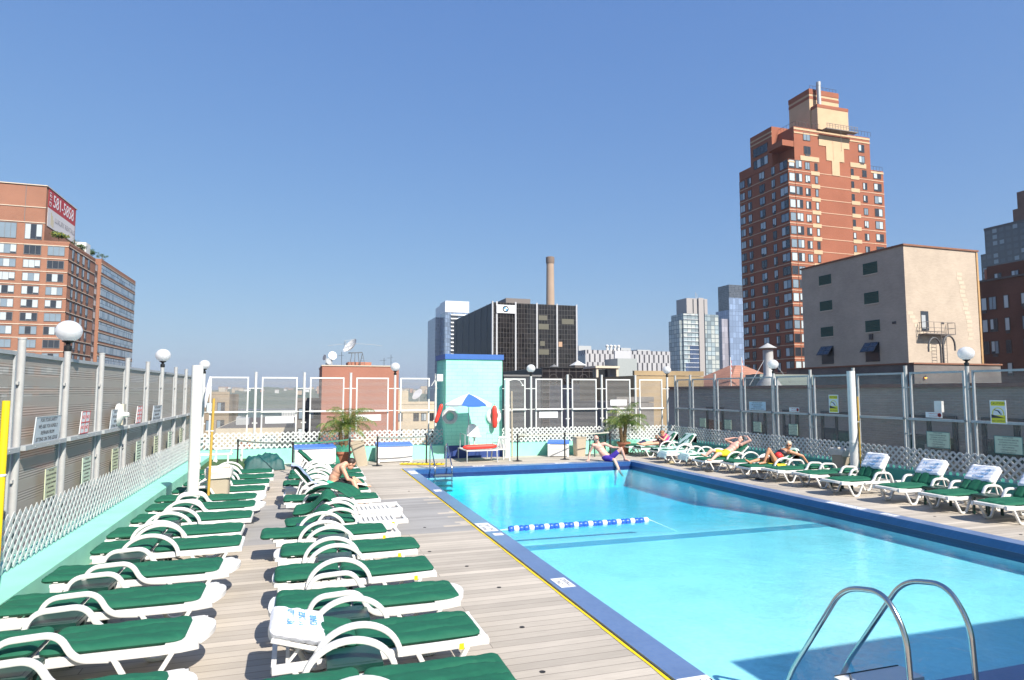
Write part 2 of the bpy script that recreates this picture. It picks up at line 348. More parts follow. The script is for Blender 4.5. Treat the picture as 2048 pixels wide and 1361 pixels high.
# roof slab and building body under the pool so the terrace stands on something
M_roofbody = brick('terrace_building_brick', (0.30, 0.22, 0.17), (0.26, 0.19, 0.15), (0.3, 0.28, 0.25), 0.22, 0.07)
b = MB().box(-4.2, 16.2, -6.5, 25.8, -60, -3.2); b.box(-4.2, -2.9, -6.5, 25.8, -3.2, -0.12); b.box(15, 16.2, -6.5, 25.8, -3.2, -0.12); b.box(-2.9, 15, 24.0, 25.8, -3.2, -0.12)
o = b.build('hotel_building', M_roofbody, smooth=False); tag(o, 'brick body of the building carrying the roof terrace with the pool', 'building')
o['kind'] = 'structure'
del o['category']
# coping: mosaic tile
def tile_mat(name, c1, c2, gr, sz=0.05):
    m, nt, b_ = _nt(name); g = N(nt, 'ShaderNodeNewGeometry'); s = N(nt, 'ShaderNodeSeparateXYZ'); nt.links.new(g.outputs['Position'], s.inputs[0])
    a = N(nt, 'ShaderNodeMath', operation='ADD'); nt.links.new(s.outputs[1], a.inputs[0]); nt.links.new(s.outputs[2], a.inputs[1])
    c = N(nt, 'ShaderNodeCombineXYZ'); nt.links.new(s.outputs[0], c.inputs[0]); nt.links.new(a.outputs[0], c.inputs[1])
    br = N(nt, 'ShaderNodeTexBrick'); br.offset = 0; br.inputs['Scale'].default_value = 1; br.inputs['Brick Width'].default_value = sz; br.inputs['Row Height'].default_value = sz
    br.inputs['Mortar Size'].default_value = 0.003; br.inputs['Color1'].default_value = (*c1, 1); br.inputs['Color2'].default_value = (*c2, 1); br.inputs['Mortar'].default_value = (*gr, 1)
    nt.links.new(c.outputs[0], br.inputs['Vector'])
    ns = N(nt, 'ShaderNodeTexNoise'); ns.inputs['Scale'].default_value = 1.4; ns.inputs['Detail'].default_value = 6; nt.links.new(g.outputs['Position'], ns.inputs['Vector'])
    mr = N(nt, 'ShaderNodeMapRange'); mr.inputs['To Min'].default_value = 0.78; mr.inputs['To Max'].default_value = 1.2; nt.links.new(ns.outputs[0], mr.inputs[0])
    mx = N(nt, 'ShaderNodeMix', data_type='RGBA', blend_type='MULTIPLY'); mx.inputs['Factor'].default_value = 1; nt.links.new(br.outputs['Color'], mx.inputs['A']); nt.links.new(mr.outputs[0], mx.inputs['B'])
    nt.links.new(mx.outputs['Result'], b_.inputs['Base Color']); b_.inputs['Roughness'].default_value = 0.32; b_.inputs['Specular IOR Level'].default_value = 0.5
    return m
M_cop = tile_mat('blue_mosaic_coping', (0.098, 0.165, 0.325), (0.115, 0.185, 0.345), (0.13, 0.19, 0.32))
M_copv = tile_mat('deep_blue_mosaic_rim', (0.018, 0.072, 0.23), (0.025, 0.085, 0.26), (0.03, 0.08, 0.21))
M_line = tile_mat('navy_waterline_shade', (0.010, 0.025, 0.12), (0.014, 0.03, 0.14), (0.02, 0.04, 0.12))
b = MB(); zt = 0.028; e = 0.012
b.box(CX0, PX0 - 0, CY0, CY1, -0.12, zt); b.box(PX1, CX1, CY0, CY1, -0.12, zt); b.box(PX0, PX1, PY1, CY1, -0.12, zt); b.box(PX0, PX1, CY0, PY0, -0.12, zt)
struct(b.build('pool_coping', M_cop, smooth=False))
# vertical rim: deep blue band, then a navy band with the waterline's shade put into its colour
def ring(z0, z1, ins):
    q = MB(); x0, x1, y0, y1 = PX0 + ins, PX1 - ins, PY0 + ins, PY1 - ins; t = 0.05
    q.box(PX0 - t, x0, PY0 - t, PY1 + t, z0, z1); q.box(x1, PX1 + t, PY0 - t, PY1 + t, z0, z1); q.box(x0, x1, y1, PY1 + t, z0, z1); q.box(x0, x1, PY0 - t, y0, z0, z1); return q
q = MB(); x0, x1, y0, y1 = PX0 + 0.004, PX1 - 0.004, PY0 + 0.004, PY1 - 0.004
q.box(PX0 - 0.0, x0, PY0, PY1, -0.115, zt - 0.006); q.box(x1, PX1, PY0, PY1, -0.115, zt - 0.006); q.box(x0, x1, y1, PY1, -0.115, zt - 0.006); q.box(x0, x1, PY0, y0, -0.115, zt - 0.006)
struct(q.build('pool_rim', M_copv, smooth=False))
struct(ring(-0.26, -0.121, 0.0).build('waterline_shade', M_line, smooth=False))
# basin
M_basin = tile_mat('pale_pool_plaster', (0.78, 0.87, 0.88), (0.74, 0.85, 0.87), (0.72, 0.82, 0.84), 0.30)
def _ripple(m):
    nt = m.node_tree; b_ = nt.nodes['Principled BSDF']; l = b_.inputs['Base Color'].links[0].from_socket; g = N(nt, 'ShaderNodeNewGeometry')
    v = N(nt, 'ShaderNodeTexVoronoi', feature='SMOOTH_F1'); v.inputs['Scale'].default_value = 9; v.inputs['Smoothness'].default_value = .6; n = N(nt, 'ShaderNodeTexNoise'); n.inputs['Scale'].default_value = 14; n.inputs['Detail'].default_value = 4
    nt.links.new(g.outputs['Position'], n.inputs['Vector']); mr = N(nt, 'ShaderNodeMapRange'); mr.inputs['From Min'].default_value = .3; mr.inputs['From Max'].default_value = .7; mr.inputs['To Min'].default_value = .90; mr.inputs['To Max'].default_value = 1.04
    nt.links.new(n.outputs[0], mr.inputs[0]); nt.nodes.remove(v); mx = N(nt, 'ShaderNodeMix', data_type='RGBA', blend_type='MULTIPLY'); mx.inputs['Factor'].default_value = 1; nt.links.new(l, mx.inputs['A']); nt.links.new(mr.outputs[0], mx.inputs['B']); nt.links.new(mx.outputs['Result'], b_.inputs['Base Color'])
_ripple(M_basin)
M_floorline = tile_mat('blue_floor_stripe', (0.16, 0.36, 0.48), (0.18, 0.38, 0.50), (0.2, 0.4, 0.5), 0.1)
b = MB(); prof = [(PY0, -0.40), (11.95, -0.43), (16.5, -0.78), (PY1, -0.82)]      # apparent depth: the water itself does not bend light here
vs = []; 
for (y, z) in prof: vs += [(PX0, y, z), (PX1, y, z), (PX0, y, -0.26), (PX1, y, -0.26)]
fs = []
for i in range(3):
    a = 4 * i; c = a + 4; fs += [(a, a + 1, c + 1, c), (a + 2, a, c, c + 2), (a + 1, a + 3, c + 3, c + 1)]
fs += [(0, 2, 3, 1), (12, 13, 15, 14)]
b.add(vs, fs); struct(b.build('pool_basin', M_basin, smooth=False))
struct(MB().box(PX0 + .003, PX1 - .003, 11.42, 11.78, -0.434, -0.421).build('pool_floor_stripe', M_floorline, smooth=False))
# outer shell of the basin: solid below deck so no light leaks in
b = MB(); b.box(PX0 - 0.4, PX0 - 0.03, PY0 - .4, PY1 + .4, -3.1, -0.27); b.box(PX1 + 0.03, PX1 + .4, PY0 - .4, PY1 + .4, -3.1, -0.27)
b.box(PX0 - .03, PX1 + .03, PY1 + .03, PY1 + .4, -3.1, -0.27); b.box(PX0 - .03, PX1 + .03, PY0 - .4, PY0 - .03, -3.1, -0.27)
struct(b.build('pool_shell', M_conc, smooth=False))
# water: clear surface with ripples over an absorbing body
m, nt, pb = _nt('pool_water'); nt.nodes.remove(pb); out = nt.nodes['Material Output']
tr = N(nt, 'ShaderNodeBsdfTransparent'); gl = N(nt, 'ShaderNodeBsdfGlossy'); gl.inputs['Roughness'].default_value = 0.015
fr = N(nt, 'ShaderNodeFresnel'); gb = N(nt, 'ShaderNodeNewGeometry'); ior = N(nt, 'ShaderNodeMix', data_type='FLOAT'); nt.links.new(gb.outputs['Backfacing'], ior.inputs['Factor']); ior.inputs['A'].default_value = 1.33; ior.inputs['B'].default_value = 1 / 1.33; nt.links.new(ior.outputs[0], fr.inputs['IOR']); mxs = N(nt, 'ShaderNodeMixShader')
tc = N(nt, 'ShaderNodeNewGeometry')
n1 = N(nt, 'ShaderNodeTexNoise'); n1.inputs['Scale'].default_value = 4.2; n1.inputs['Detail'].default_value = 3; n1.inputs['Distortion'].default_value = 0.6
n2 = N(nt, 'ShaderNodeTexNoise'); n2.inputs['Scale'].default_value = 26; n2.inputs['Detail'].default_value = 2
nt.links.new(tc.outputs['Position'], n1.inputs['Vector']); nt.links.new(tc.outputs['Position'], n2.inputs['Vector'])
ad = N(nt, 'ShaderNodeMath', operation='MULTIPLY_ADD'); nt.links.new(n2.outputs[0], ad.inputs[0]); ad.inputs[1].default_value = 0.22; nt.links.new(n1.outputs[0], ad.inputs[2])
bp = N(nt, 'ShaderNodeBump'); bp.inputs['Strength'].default_value = 0.45; bp.inputs['Distance'].default_value = 0.02; nt.links.new(ad.outputs[0], bp.inputs['Height'])
nt.links.new(bp.outputs[0], gl.inputs['Normal']); nt.links.new(bp.outputs[0], fr.inputs['Normal'])
nt.links.new(fr.outputs[0], mxs.inputs[0]); nt.links.new(tr.outputs[0], mxs.inputs[1]); nt.links.new(gl.outputs[0], mxs.inputs[2]); nt.links.new(mxs.outputs[0], out.inputs['Surface'])
va = N(nt, 'ShaderNodeVolumeAbsorption'); va.inputs['Color'].default_value = (0.0, 0.89, 0.97, 1); va.inputs['Density'].default_value = 0.85; nt.links.new(va.outputs[0], out.inputs['Volume'])
struct(MB().box(PX0 - .008, PX1 + .008, PY0 - .008, PY1 + .008, -1.2, WZ).build('water', m, smooth=False))
# thin yellow safety line along the deck side of the coping
b = MB(); rnd = random.Random(5); ys = [CY0 - .05 + i * 0.24 for i in range(72)]
vs = []
for y in ys: vs += [(CX0 - 0.034 - rnd.uniform(0, .012), y, 0.005), (CX0 - 0.008, y, 0.005)]
b.add(vs, [(2 * i, 2 * i + 1, 2 * i + 3, 2 * i + 2) for i in range(len(ys) - 1)])
struct(b.build('yellow_edge_line', M_yellow, smooth=False))

# ------------------------------------------------------------------ ledges
def wall(name, label, mb, m, cat='wall', smooth=False):
    return tag(mb.build(name, m, smooth=smooth), label, cat)
wall('ledge_wall', 'long turquoise painted ledge under the left grey mesh fence', MB().box(-3.60, -2.88, -6, 23.88, -0.1, 0.33), M_turqp)
wall('ledge_wall', 'turquoise painted ledge across the far end under white lattice', MB().box(-3.60, 15.9, 23.9, 24.75, -0.1, 0.48), M_turqp)
wall('ledge_wall', 'shaded green turquoise ledge on the right behind the reserved loungers', MB().box(14.98, 15.9, -6, 23.88, -0.1, 0.44), mat('shaded_turquoise_paint', (0.05, 0.30, 0.24), 0.6, var=0.15, nscale=2.2, detail=8))  # turquoise paint darkened in the colour to carry the ledge's shade
t = thing('lift_tower', 'tall turquoise brick block with blue cap behind the lifeguard umbrella', 'tower', (6.2, 24, 0))
MB().box(-1.08, 1.13, -0.15, 1.6, 0.47, 3.70).build('wall', M_turq, t, smooth=False)
MB().box(-1.10, 1.15, -0.17, 1.62, -0.02, 0.467).build('base_band', M_navy, t, smooth=False)
MB().box(-1.13, 1.18, -0.20, 1.65, 3.703, 3.90).build('cap', M_blue, t, smooth=False)
# green raised platform in the far left corner
o = MB().box(-2.86, -1.65, 19.6, 23.85, -0.02, 0.22).build('carpeted_platform', mat('green_turf_carpet', (0.045, 0.10, 0.03), 0.95, var=0.35, nscale=40), smooth=False)
tag(o, 'low platform with worn green carpet in the far left corner', 'platform')

# ------------------------------------------------------------------ white lattice
def lattice(L, H, pitch=0.178, w=0.047, th=0.012):
    """local X along, Z up, thin in Y"""
    b = MB(); n = int((L + H) / pitch) + 2
    for s, yo in ((1, 0), (-1, th)):
        for i in range(-1, n):
            x0 = i * pitch - (H if s == 1 else 0)
            p, q = ((x0, 0), (x0 + H, H)) if s == 1 else ((x0, H), (x0 + H, 0))
            if s == -1: p, q = ((x0 - 0, H), (x0 + H, 0))
            # clip to 0..L
            (ax, az), (bx, bz) = p, q
            if bx <= 0.02 or ax >= L - 0.02: continue
            if ax < 0: az = az + (bz - az) * (0 - ax) / (bx - ax); ax = 0
            if bx > L: bz = az + (bz - az) * (L - ax) / (bx - ax); bx = L
            b.bar((ax, yo, az), (bx, yo, bz), w, th, up=(0, 1, 0))
    return b
# bar() takes w across and h along 'up'; lattice slats lie flat in the XZ plane
o = lattice(30.0, 0.66, w=0.050, th=0.006).build('lattice_fence', M_lattice, loc=(-3.32, -5.6, 0.35), rot=(0, 0, R(90)), smooth=False)
tag(o, 'white diagonal lattice along the left ledge, sunlit', 'lattice fence')
o = lattice(18.5, 0.56).build('lattice_fence', M_lattice, loc=(-3.30, 24.32, 0.50), smooth=False)
tag(o, 'bright white lattice across the far end of the terrace', 'lattice fence')
o = lattice(30.0, 0.57).build('lattice_fence', M_lattice, loc=(15.18, -5.6, 0.45), rot=(0, 0, R(90)), smooth=False)
tag(o, 'shaded grey-white lattice along the right side behind the loungers', 'lattice fence')

# ------------------------------------------------------------------ mesh screen fences with posts
def screen_mat(name, col, alpha, axis):
    m, nt, b = _nt(name); g = N(nt, 'ShaderNodeNewGeometry'); s = N(nt, 'ShaderNodeSeparateXYZ'); nt.links.new(g.outputs['Position'], s.inputs[0])
    # horizontal expanded-metal ribs: fine ribs gathered in bands
    w1 = N(nt, 'ShaderNodeMath', operation='MULTIPLY'); w1.inputs[1].default_value = 2 * math.pi / 0.034; nt.links.new(s.outputs[2], w1.inputs[0])
    s1 = N(nt, 'ShaderNodeMath', operation='SINE'); nt.links.new(w1.outputs[0], s1.inputs[0])
    w2 = N(nt, 'ShaderNodeMath', operation='MULTIPLY'); w2.inputs[1].default_value = 2 * math.pi / 0.27; nt.links.new(s.outputs[2], w2.inputs[0])
    s2 = N(nt, 'ShaderNodeMath', operation='SINE'); nt.links.new(w2.outputs[0], s2.inputs[0])
    mp = N(nt, 'ShaderNodeMapping'); mp.inputs['Scale'].default_value = (0.5, 0.5, 5); nt.links.new(g.outputs['Position'], mp.inputs[0])
    ns = N(nt, 'ShaderNodeTexNoise'); ns.inputs['Scale'].default_value = 3; ns.inputs['Detail'].default_value = 5; nt.links.new(mp.outputs[0], ns.inputs['Vector'])
    gt = N(nt, 'ShaderNodeMath', operation='MULTIPLY_ADD'); nt.links.new(s2.outputs[0], gt.inputs[0]); gt.inputs[1].default_value = 0.35; nt.links.new(ns.outputs[0], gt.inputs[2])
    th = N(nt, 'ShaderNodeMapRange'); th.inputs['From Min'].default_value = 0.36; th.inputs['From Max'].default_value = 0.66; nt.links.new(gt.outputs[0], th.inputs[0])
    mu = N(nt, 'ShaderNodeMath', operation='MULTIPLY'); nt.links.new(s1.outputs[0], mu.inputs[0]); nt.links.new(th.outputs[0], mu.inputs[1])
    mr = N(nt, 'ShaderNodeMapRange'); mr.inputs['From Min'].default_value = -0.8; mr.inputs['From Max'].default_value = 0.8; mr.inputs['To Min'].default_value = 1.15; mr.inputs['To Max'].default_value = 0.42
    nt.links.new(mu.outputs[0], mr.inputs[0])
    mx = N(nt, 'ShaderNodeMix', data_type='RGBA', blend_type='MULTIPLY'); mx.inputs['Factor'].default_value = 1; mx.inputs['A'].default_value = (*col, 1); nt.links.new(mr.outputs[0], mx.inputs['B'])
    nt.links.new(mx.outputs['Result'], b.inputs['Base Color']); b.inputs['Roughness'].default_value = 0.7; b.inputs['Metallic'].default_value = 0.0
    al = N(nt, 'ShaderNodeMath', operation='MULTIPLY_ADD'); nt.links.new(th.outputs[0], al.inputs[0]); al.inputs[1].default_value = -0.12 if alpha > .6 else 0.10; al.inputs[2].default_value = alpha
    nt.links.new(al.outputs[0], b.inputs['Alpha']); return m
M_scrL = screen_mat('dense_mesh_screen', (0.42, 0.385, 0.335), 0.97, 'y')
M_scrF = screen_mat('fine_mesh_screen', (0.33, 0.32, 0.31), 0.26, 'x')
M_scrR = screen_mat('ribbed_mesh_screen', (0.34, 0.315, 0.29), 0.28, 'y')
def mesh_fence(label, length_pts, origin, rz, screen_m, flip=1, skip=(), frame_m=M_galv, post_m=M_galvw, lamps=(), half=0.11, zoff=0.03, rail_out=0.085, fr_h=3.0, wide=(), z0=0.3):
    """local +X runs along the fence, local -Y faces the pool; posts at length_pts"""
    t = thing('mesh_fence', label, 'fence', origin, rz)
    def post(): 
        b = MB().tube([(0, 0, 0.28), (0, 0, 3.16)], 0.045, 12); b.tube([(0, 0, 3.155), (0, 0, 3.175)], 0.05, 12)
        b.box(-0.09, 0.09, -0.012, 0.03, 2.58, 2.62); b.box(-0.09, 0.09, -0.012, 0.03, 1.36, 1.40); return b.mesh('post', post_m)
    def lpost():
        b = MB().tube([(0, 0, 0.28), (0, 0, 3.10)], 0.045, 12); b.box(-0.09, 0.09, -0.012, 0.03, 2.58, 2.62); return b.mesh('post', post_m)
    pm = cached('post' + post_m.name, post); lm = cached('lpost' + post_m.name, lpost)
    for i, x in enumerate(length_pts):
        inst('post', lm if i in lamps else pm, t, (x, -0.0, 0))
    for i in range(len(length_pts) - 1):
        if i in skip: continue
        a, c = length_pts[i] + (0.095 if not wide else wide[0]), length_pts[i + 1] - (0.095 if not wide else wide[1])
        b = MB(); y0, y1 = zoff - 0.02, zoff + 0.03; w = 0.045
        b.box(a, a + w, y0, y1, z0, fr_h); b.box(c - w, c, y0, y1, z0, fr_h); b.box(a + w, c - w, y0, y1, fr_h - 0.05, fr_h)
        b.box(a + w, c - w, y0, y1, z0, z0 + 0.04)
        b.box(a - 0.01, c + 0.01, y0 - rail_out, y0 - 0.002, 1.745, 1.805); b.box(a + w, c - w, y0, y1, 1.75, 1.80)
        for k in range(3): b.ball((a + (c - a) * (0.2 + 0.3 * k), y0 - rail_out - 0.001, 1.775), 0.008, 6, 4)
        f = b.build('frame', frame_m, t, smooth=False)
        s = MB().add([(a + w, zoff + 0.005, z0 + 0.04), (c - w, zoff + 0.005, z0 + 0.04), (c - w, zoff + 0.005, fr_h - 0.05), (a + w, zoff + 0.005, fr_h - 0.05)], [(0, 1, 2, 3)]).build('screen', screen_m, f, smooth=False)
        # short stays tying the frame to the posts
        st = MB()
        for z in (2.6, 1.775):
            st.box(length_pts[i] + 0.04, a, zoff - 0.03, zoff - 0.005, z - 0.012, z + 0.012); st.box(c, length_pts[i + 1] - 0.04, zoff - 0.03, zoff - 0.005, z - 0.012, z + 0.012)
        st.build('stay', frame_m, t, smooth=False)
    return t
M_farpost = mat('pale_post', (0.56, 0.56, 0.54), .5, var=.14, nscale=10)
PL = [-0.6, 1.1, 2.82, 4.54, 6.26, 7.97, 9.69, 11.37, 13.13, 14.92, 16.72, 18.36, 20.2, 21.9, 23.3]        # left posts (Y)
PR = [1.3, 3.0, 4.7, 6.4, 8.1, 9.78, 11.46, 13.14, 14.86, 16.54, 18.22, 19.90, 21.52, 23.2, 24.35]          # right posts (Y)
PF = [-3.24, -1.57, 0.06, 1.69, 3.31, 4.86, 7.42, 8.74, 10.33, 11.87, 13.44, 14.98]                          # far posts (X)
mesh_fence('tall grey mesh screen fence on steel posts along the left', PL, (-3.40, 0, 0), R(90), M_scrL, lamps=(7, 11), frame_m=M_galv, z0=0.84)
mesh_fence('tall open mesh fence on white posts across the far end', PF, (0, 24.50, 0), 0, M_scrF, skip=(5,), lamps=(4, 7, 11), frame_m=M_whitepaint, post_m=M_farpost, wide=(0.20, 0.23))
# right fence: local +X must run along -Y so that local -Y faces the pool
mesh_fence('tall shaded mesh fence on steel posts along the right side', [-y for y in PR][::-1], (15.28, 0, 0), R(-90), M_scrR, lamps=(14 - 6, 14 - 10), frame_m=M_galv)
# globe lamps on their posts
def globe():
    t = MB().ball((0, 0, -.01), (0.178, 0.178, 0.162), 28, 18); return t.mesh('globe', M_globe)
def neck():
    return MB().lathe([(0.045, -0.32), (0.052, -0.30), (0.052, -0.24), (0.03, -0.225), (0.03, -0.20), (0.085, -0.17), (0.07, -0.155)], seg=16).mesh('neck', M_black)
gm, nm = globe(), neck()
for (x, y, lb) in [(-3.40, 11.37, 'large white globe lamp on the left fence nearest the camera, before the brick block'), (-3.40, 18.36, 'white globe lamp on the left fence farther along, against open sky'),
        (-3.24, 24.50, 'white globe lamp at the far left corner beside the white pole'), (3.31, 24.50, 'white globe lamp on far fence at the red brick block corner'),
        (8.74, 24.50, 'white globe lamp on far fence before the black glass office building'), (14.98, 24.50, 'white globe lamp at the far right corner of the terrace'),
        (15.28, 18.22, 'white globe lamp on right fence before the red brick tower'), (15.28, 11.46, 'large white globe lamp on right fence before the beige wall')]:
    t = thing('globe_lamp', lb, 'lamp', (x, y, 3.42), 0, 'globe lamps on the fence posts'); inst('globe', gm, t); inst('neck', nm, t)

# ------------------------------------------------------------------ sun loungers
def pad(L, W, T, bend=None, nu=36, nv=26, seed=1, groove=0.022):
    """quilted cushion, origin at the middle of its underside, X along"""
    rd = random.Random(seed); vs = []; rc = 0.09
    def xy(u, v):
        x = u * L / 2; dx = L / 2 - abs(x); wv = W / 2
        if dx < rc: wv = W / 2 - rc + math.sqrt(max(0, rc * rc - (rc - dx) ** 2))
        return x, v * wv
    for side in (1, -1):
        for j in range(nv + 1):
            v = math.sin(math.pi / 2 * (-1 + 2 * j / nv)) * 0.5 + (-1 + 2 * j / nv) * 0.5
            for i in range(nu + 1):
                u = (-1 + 2 * i / nu); u = 0.6 * u + 0.4 * math.sin(math.pi / 2 * u); x, y = xy(u, v)
                eu = (L / 2 - abs(x)); ev = (W / 2 - abs(v) * W / 2); ed = min(eu, ev); prof = min(1, max(0, ed / 0.055)) ** 0.5
                z = T * 0.5 + side * T * 0.5 * prof
                if side == 1:
                    for sv in (-0.36, 0.36):
                        wob = 0.05 * math.sin(x * 7 + sv * 9 + seed); z -= groove * prof * math.exp(-((v - sv - wob * .5) / 0.05) ** 2)
                    z += prof * 0.006 * math.sin(x * 13 + v * 4 + seed) + prof * 0.003 * math.sin(x * 41 + v * 17)
                if bend: x2, z = bend(x, y, z); vs.append((x2, y, z))
                else: vs.append((x, y, z))
    fs = []; S = (nu + 1) * (nv + 1)
    for j in range(nv):
        for i in range(nu):
            a = j * (nu + 1) + i; q = (a, a + 1, a + nu + 2, a + nu + 1); fs.append(q); fs.append(tuple(k + S for k in q[::-1]))
    for i in range(nu):
        for j in (0, nv):
            a = j * (nu + 1) + i; q = (a, a + S, a + 1 + S, a + 1); fs.append(q if j == 0 else q[::-1])
    for j in range(nv):
        for i in (0, nu):
            a = j * (nu + 1) + i; c = a + nu + 1; q = (a, c, c + S, a + S); fs.append(q if i == 0 else q[::-1])
    return MB().add(vs, fs)
HX = 0.72      # hinge of the back
def lounge_meshes(kind):
    D = {}
    b = MB()
    for y in (-0.315, 0.315):
        if kind == 'arch': p = [(0.06, .285), (0.5, .29), (1.0, .30), (1.5, .305), (1.84, .315)]
        else: p = [(0.04, .285), (0.5, .29), (1.0, .30), (1.5, .30), (1.72, .305), (1.86, .32)]
        b.sweep([(x_, z_ + .008) for x_, z_ in p], 0.046, 0.076, y, 0.3)
    if kind == 'arch':       # cross slots and an open end frame
        b.box(1.80, 1.85, -.335, .335, .288, .338); b.box(1.62, 1.67, -.295, .295, .292, .335)
        n = 11
        for i in range(n): x = 0.75 + i * 0.079; b.box(x, x + 0.058, -.295, .295, .306, .333)
        b.box(0.75, 1.65, -0.03, 0.03, .296, .3055); b.box(1.67, 1.80, -.295, -.17, .30, .334); b.box(1.67, 1.80, .17, .295, .30, .334)
        b.box(0.05, 0.09, -.30, .30, .262, .30)
    else:                    # scooped rounded foot panel
        for i in range(10): x = 0.75 + i * 0.085; b.box(x, x + 0.066, -.295, .295, .303, .333)
        pts = [(1.60, -.335), (1.60, .335)] + [(1.74 + 0.22 * math.sin(R(a)), 0.335 * math.cos(R(a))) for a in range(0, 181, 12)]
        top = []; vs = []; k = len(pts)
        def zz(x): return 0.318 + max(0, x - 1.70) * 0.16 if x > 1.70 else 0.318
        for (x, y) in pts[:1] + pts[:1:-1] + pts[1:2]: vs.append((x, y, zz(x) + 0.018 + 0.02 * (abs(y) > .28)))
        m_ = len(vs); vs += [(x, y, z - 0.045) for (x, y, z) in vs]
        b.add(vs, [tuple(range(m_)), tuple(range(m_, 2 * m_))[::-1]] + [(i, i + m_, (i + 1) % m_ + m_, (i + 1) % m_) for i in range(m_)])
        b.box(0.03, 0.08, -.30, .30, .262, .30)
    b.box(HX - .02, HX + .02, -.30, .30, .285, .325)
    for y in (-1, 1): b.box(.745, 1.66, min(y * .245, y * .2965), max(y * .245, y * .2965), .301, .3355)
    D['frame'] = b.mesh('frame', M_white)
    for nm_, x0, x1, x2, x3 in (('f', 1.22, 1.36, 1.50, 1.66), ('r', 0.22, 0.36, 0.50, 0.66)):
        D['leg' + nm_] = MB().sweep(rounded([(x0, .285), (x1, .02), (x2, .02), (x3, .285)], 0.05), 0.045, 0.042, 0, 0.3).mesh('leg', M_white)
    if kind == 'arch':
        D['arm'] = MB().sweep(arc(0.72, 0.30, 0.345, 0.285, 180, 0, 22), 0.060, 0.048, 0, 0.3).mesh('armrest', M_white)
    else:
        D['arm'] = MB().sweep(rounded([(0.33, .29), (0.42, .525), (0.83, .545), (0.955, .32), (1.2, .30)], 0.11, 7), 0.064, 0.050, 0, 0.42).mesh('armrest', M_white)
    # back panel, origin at the hinge, reaching to -X
    b = MB(); W = 0.285
    for y in (-W, W): b.sweep([(-0.70, .012), (-.4, 0), (0, -.005)], 0.03, 0.036, y, .3)
    for i in range(6): x = -0.10 - i * 0.085; b.box(x, x + 0.066, -W + .014, W - .014, -.008, .014)
    pts = [(-0.60, -W - .012), (-0.60, W + .012)] + [(-0.60 - 0.13 * math.sin(R(a)) ** .6, (W + .012) * math.cos(R(a))) for a in range(12, 169, 12)][::-1][::-1]
    lo = [(-0.56, -W - .012)] + [(-0.60 - 0.13 * (math.sin(R(a)) ** .45), -(W + .012) * math.cos(R(a))) for a in range(4, 177, 8)] + [(-0.56, W + .012)]
    vs = [(x, y, .034) for x, y in lo]; m_ = len(vs); vs += [(x, y, -.006) for x, y in lo]
    b.add(vs, [tuple(range(m_))[::-1], tuple(range(m_, 2 * m_))] + [(i, (i + 1) % m_, (i + 1) % m_ + m_, i + m_) for i in range(m_)])
    D['back'] = b.mesh('backrest', M_white)
    # strut that holds a raised back
    return D
LM = {k: lounge_meshes(k) for k in ('arch', 'flat')}
SEAT = [pad(1.08, 0.60, 0.075, seed=s).mesh('seat_cushion', M_green) for s in (1, 2, 3)]
BACK = [pad(0.72, 0.60, 0.072, seed=s + 5).mesh('back_cushion', M_green) for s in (1, 2, 3)]
def cover_mesh():
    """white towelling cover pulled over the head of the cushion"""
    b = pad(0.46, 0.64, 0.106, seed=9, nu=24, groove=.004); b.v = [(x, y, z - 0.012 + 0.004 * math.sin(x * 60 + y * 9)) for x, y, z in b.v]
    return b.mesh('headrest_cover', M_cover)
COVER = cover_mesh()
def drape(L, W, T, m, name, f):
    """cloth sheet of length L, width W following z=f(x), X along"""
    nu, nv = 34, 12; vs = []
    for s in (1, 0):
        for j in range(nv + 1):
            for i in range(nu + 1):
                u, v = i / nu, -1 + 2 * j / nv; x, z = f(u * L); wv = v * W / 2 * (1 + 0.03 * math.sin(u * 21)); sag = -0.05 * max(0, abs(v) - 0.93) / 0.07 * (W > .5)
                vs.append((x, wv, z + s * T + sag + 0.006 * math.sin(u * 30 + v * 5) + 0.004 * math.sin(v * 19)))
    S = (nu + 1) * (nv + 1); fs = []
    for j in range(nv):
        for i in range(nu):
            a = j * (nu + 1) + i; q = (a, a + 1, a + nu + 2, a + nu + 1); fs.append(q); fs.append(tuple(k + S for k in q[::-1]))
    b = MB().add(vs, fs); return b.mesh(name, m)
TAG = MB().box(-.022, .022, -.004, .004, 0, .028).mesh('care_tag', M_white)
CNT = [0]
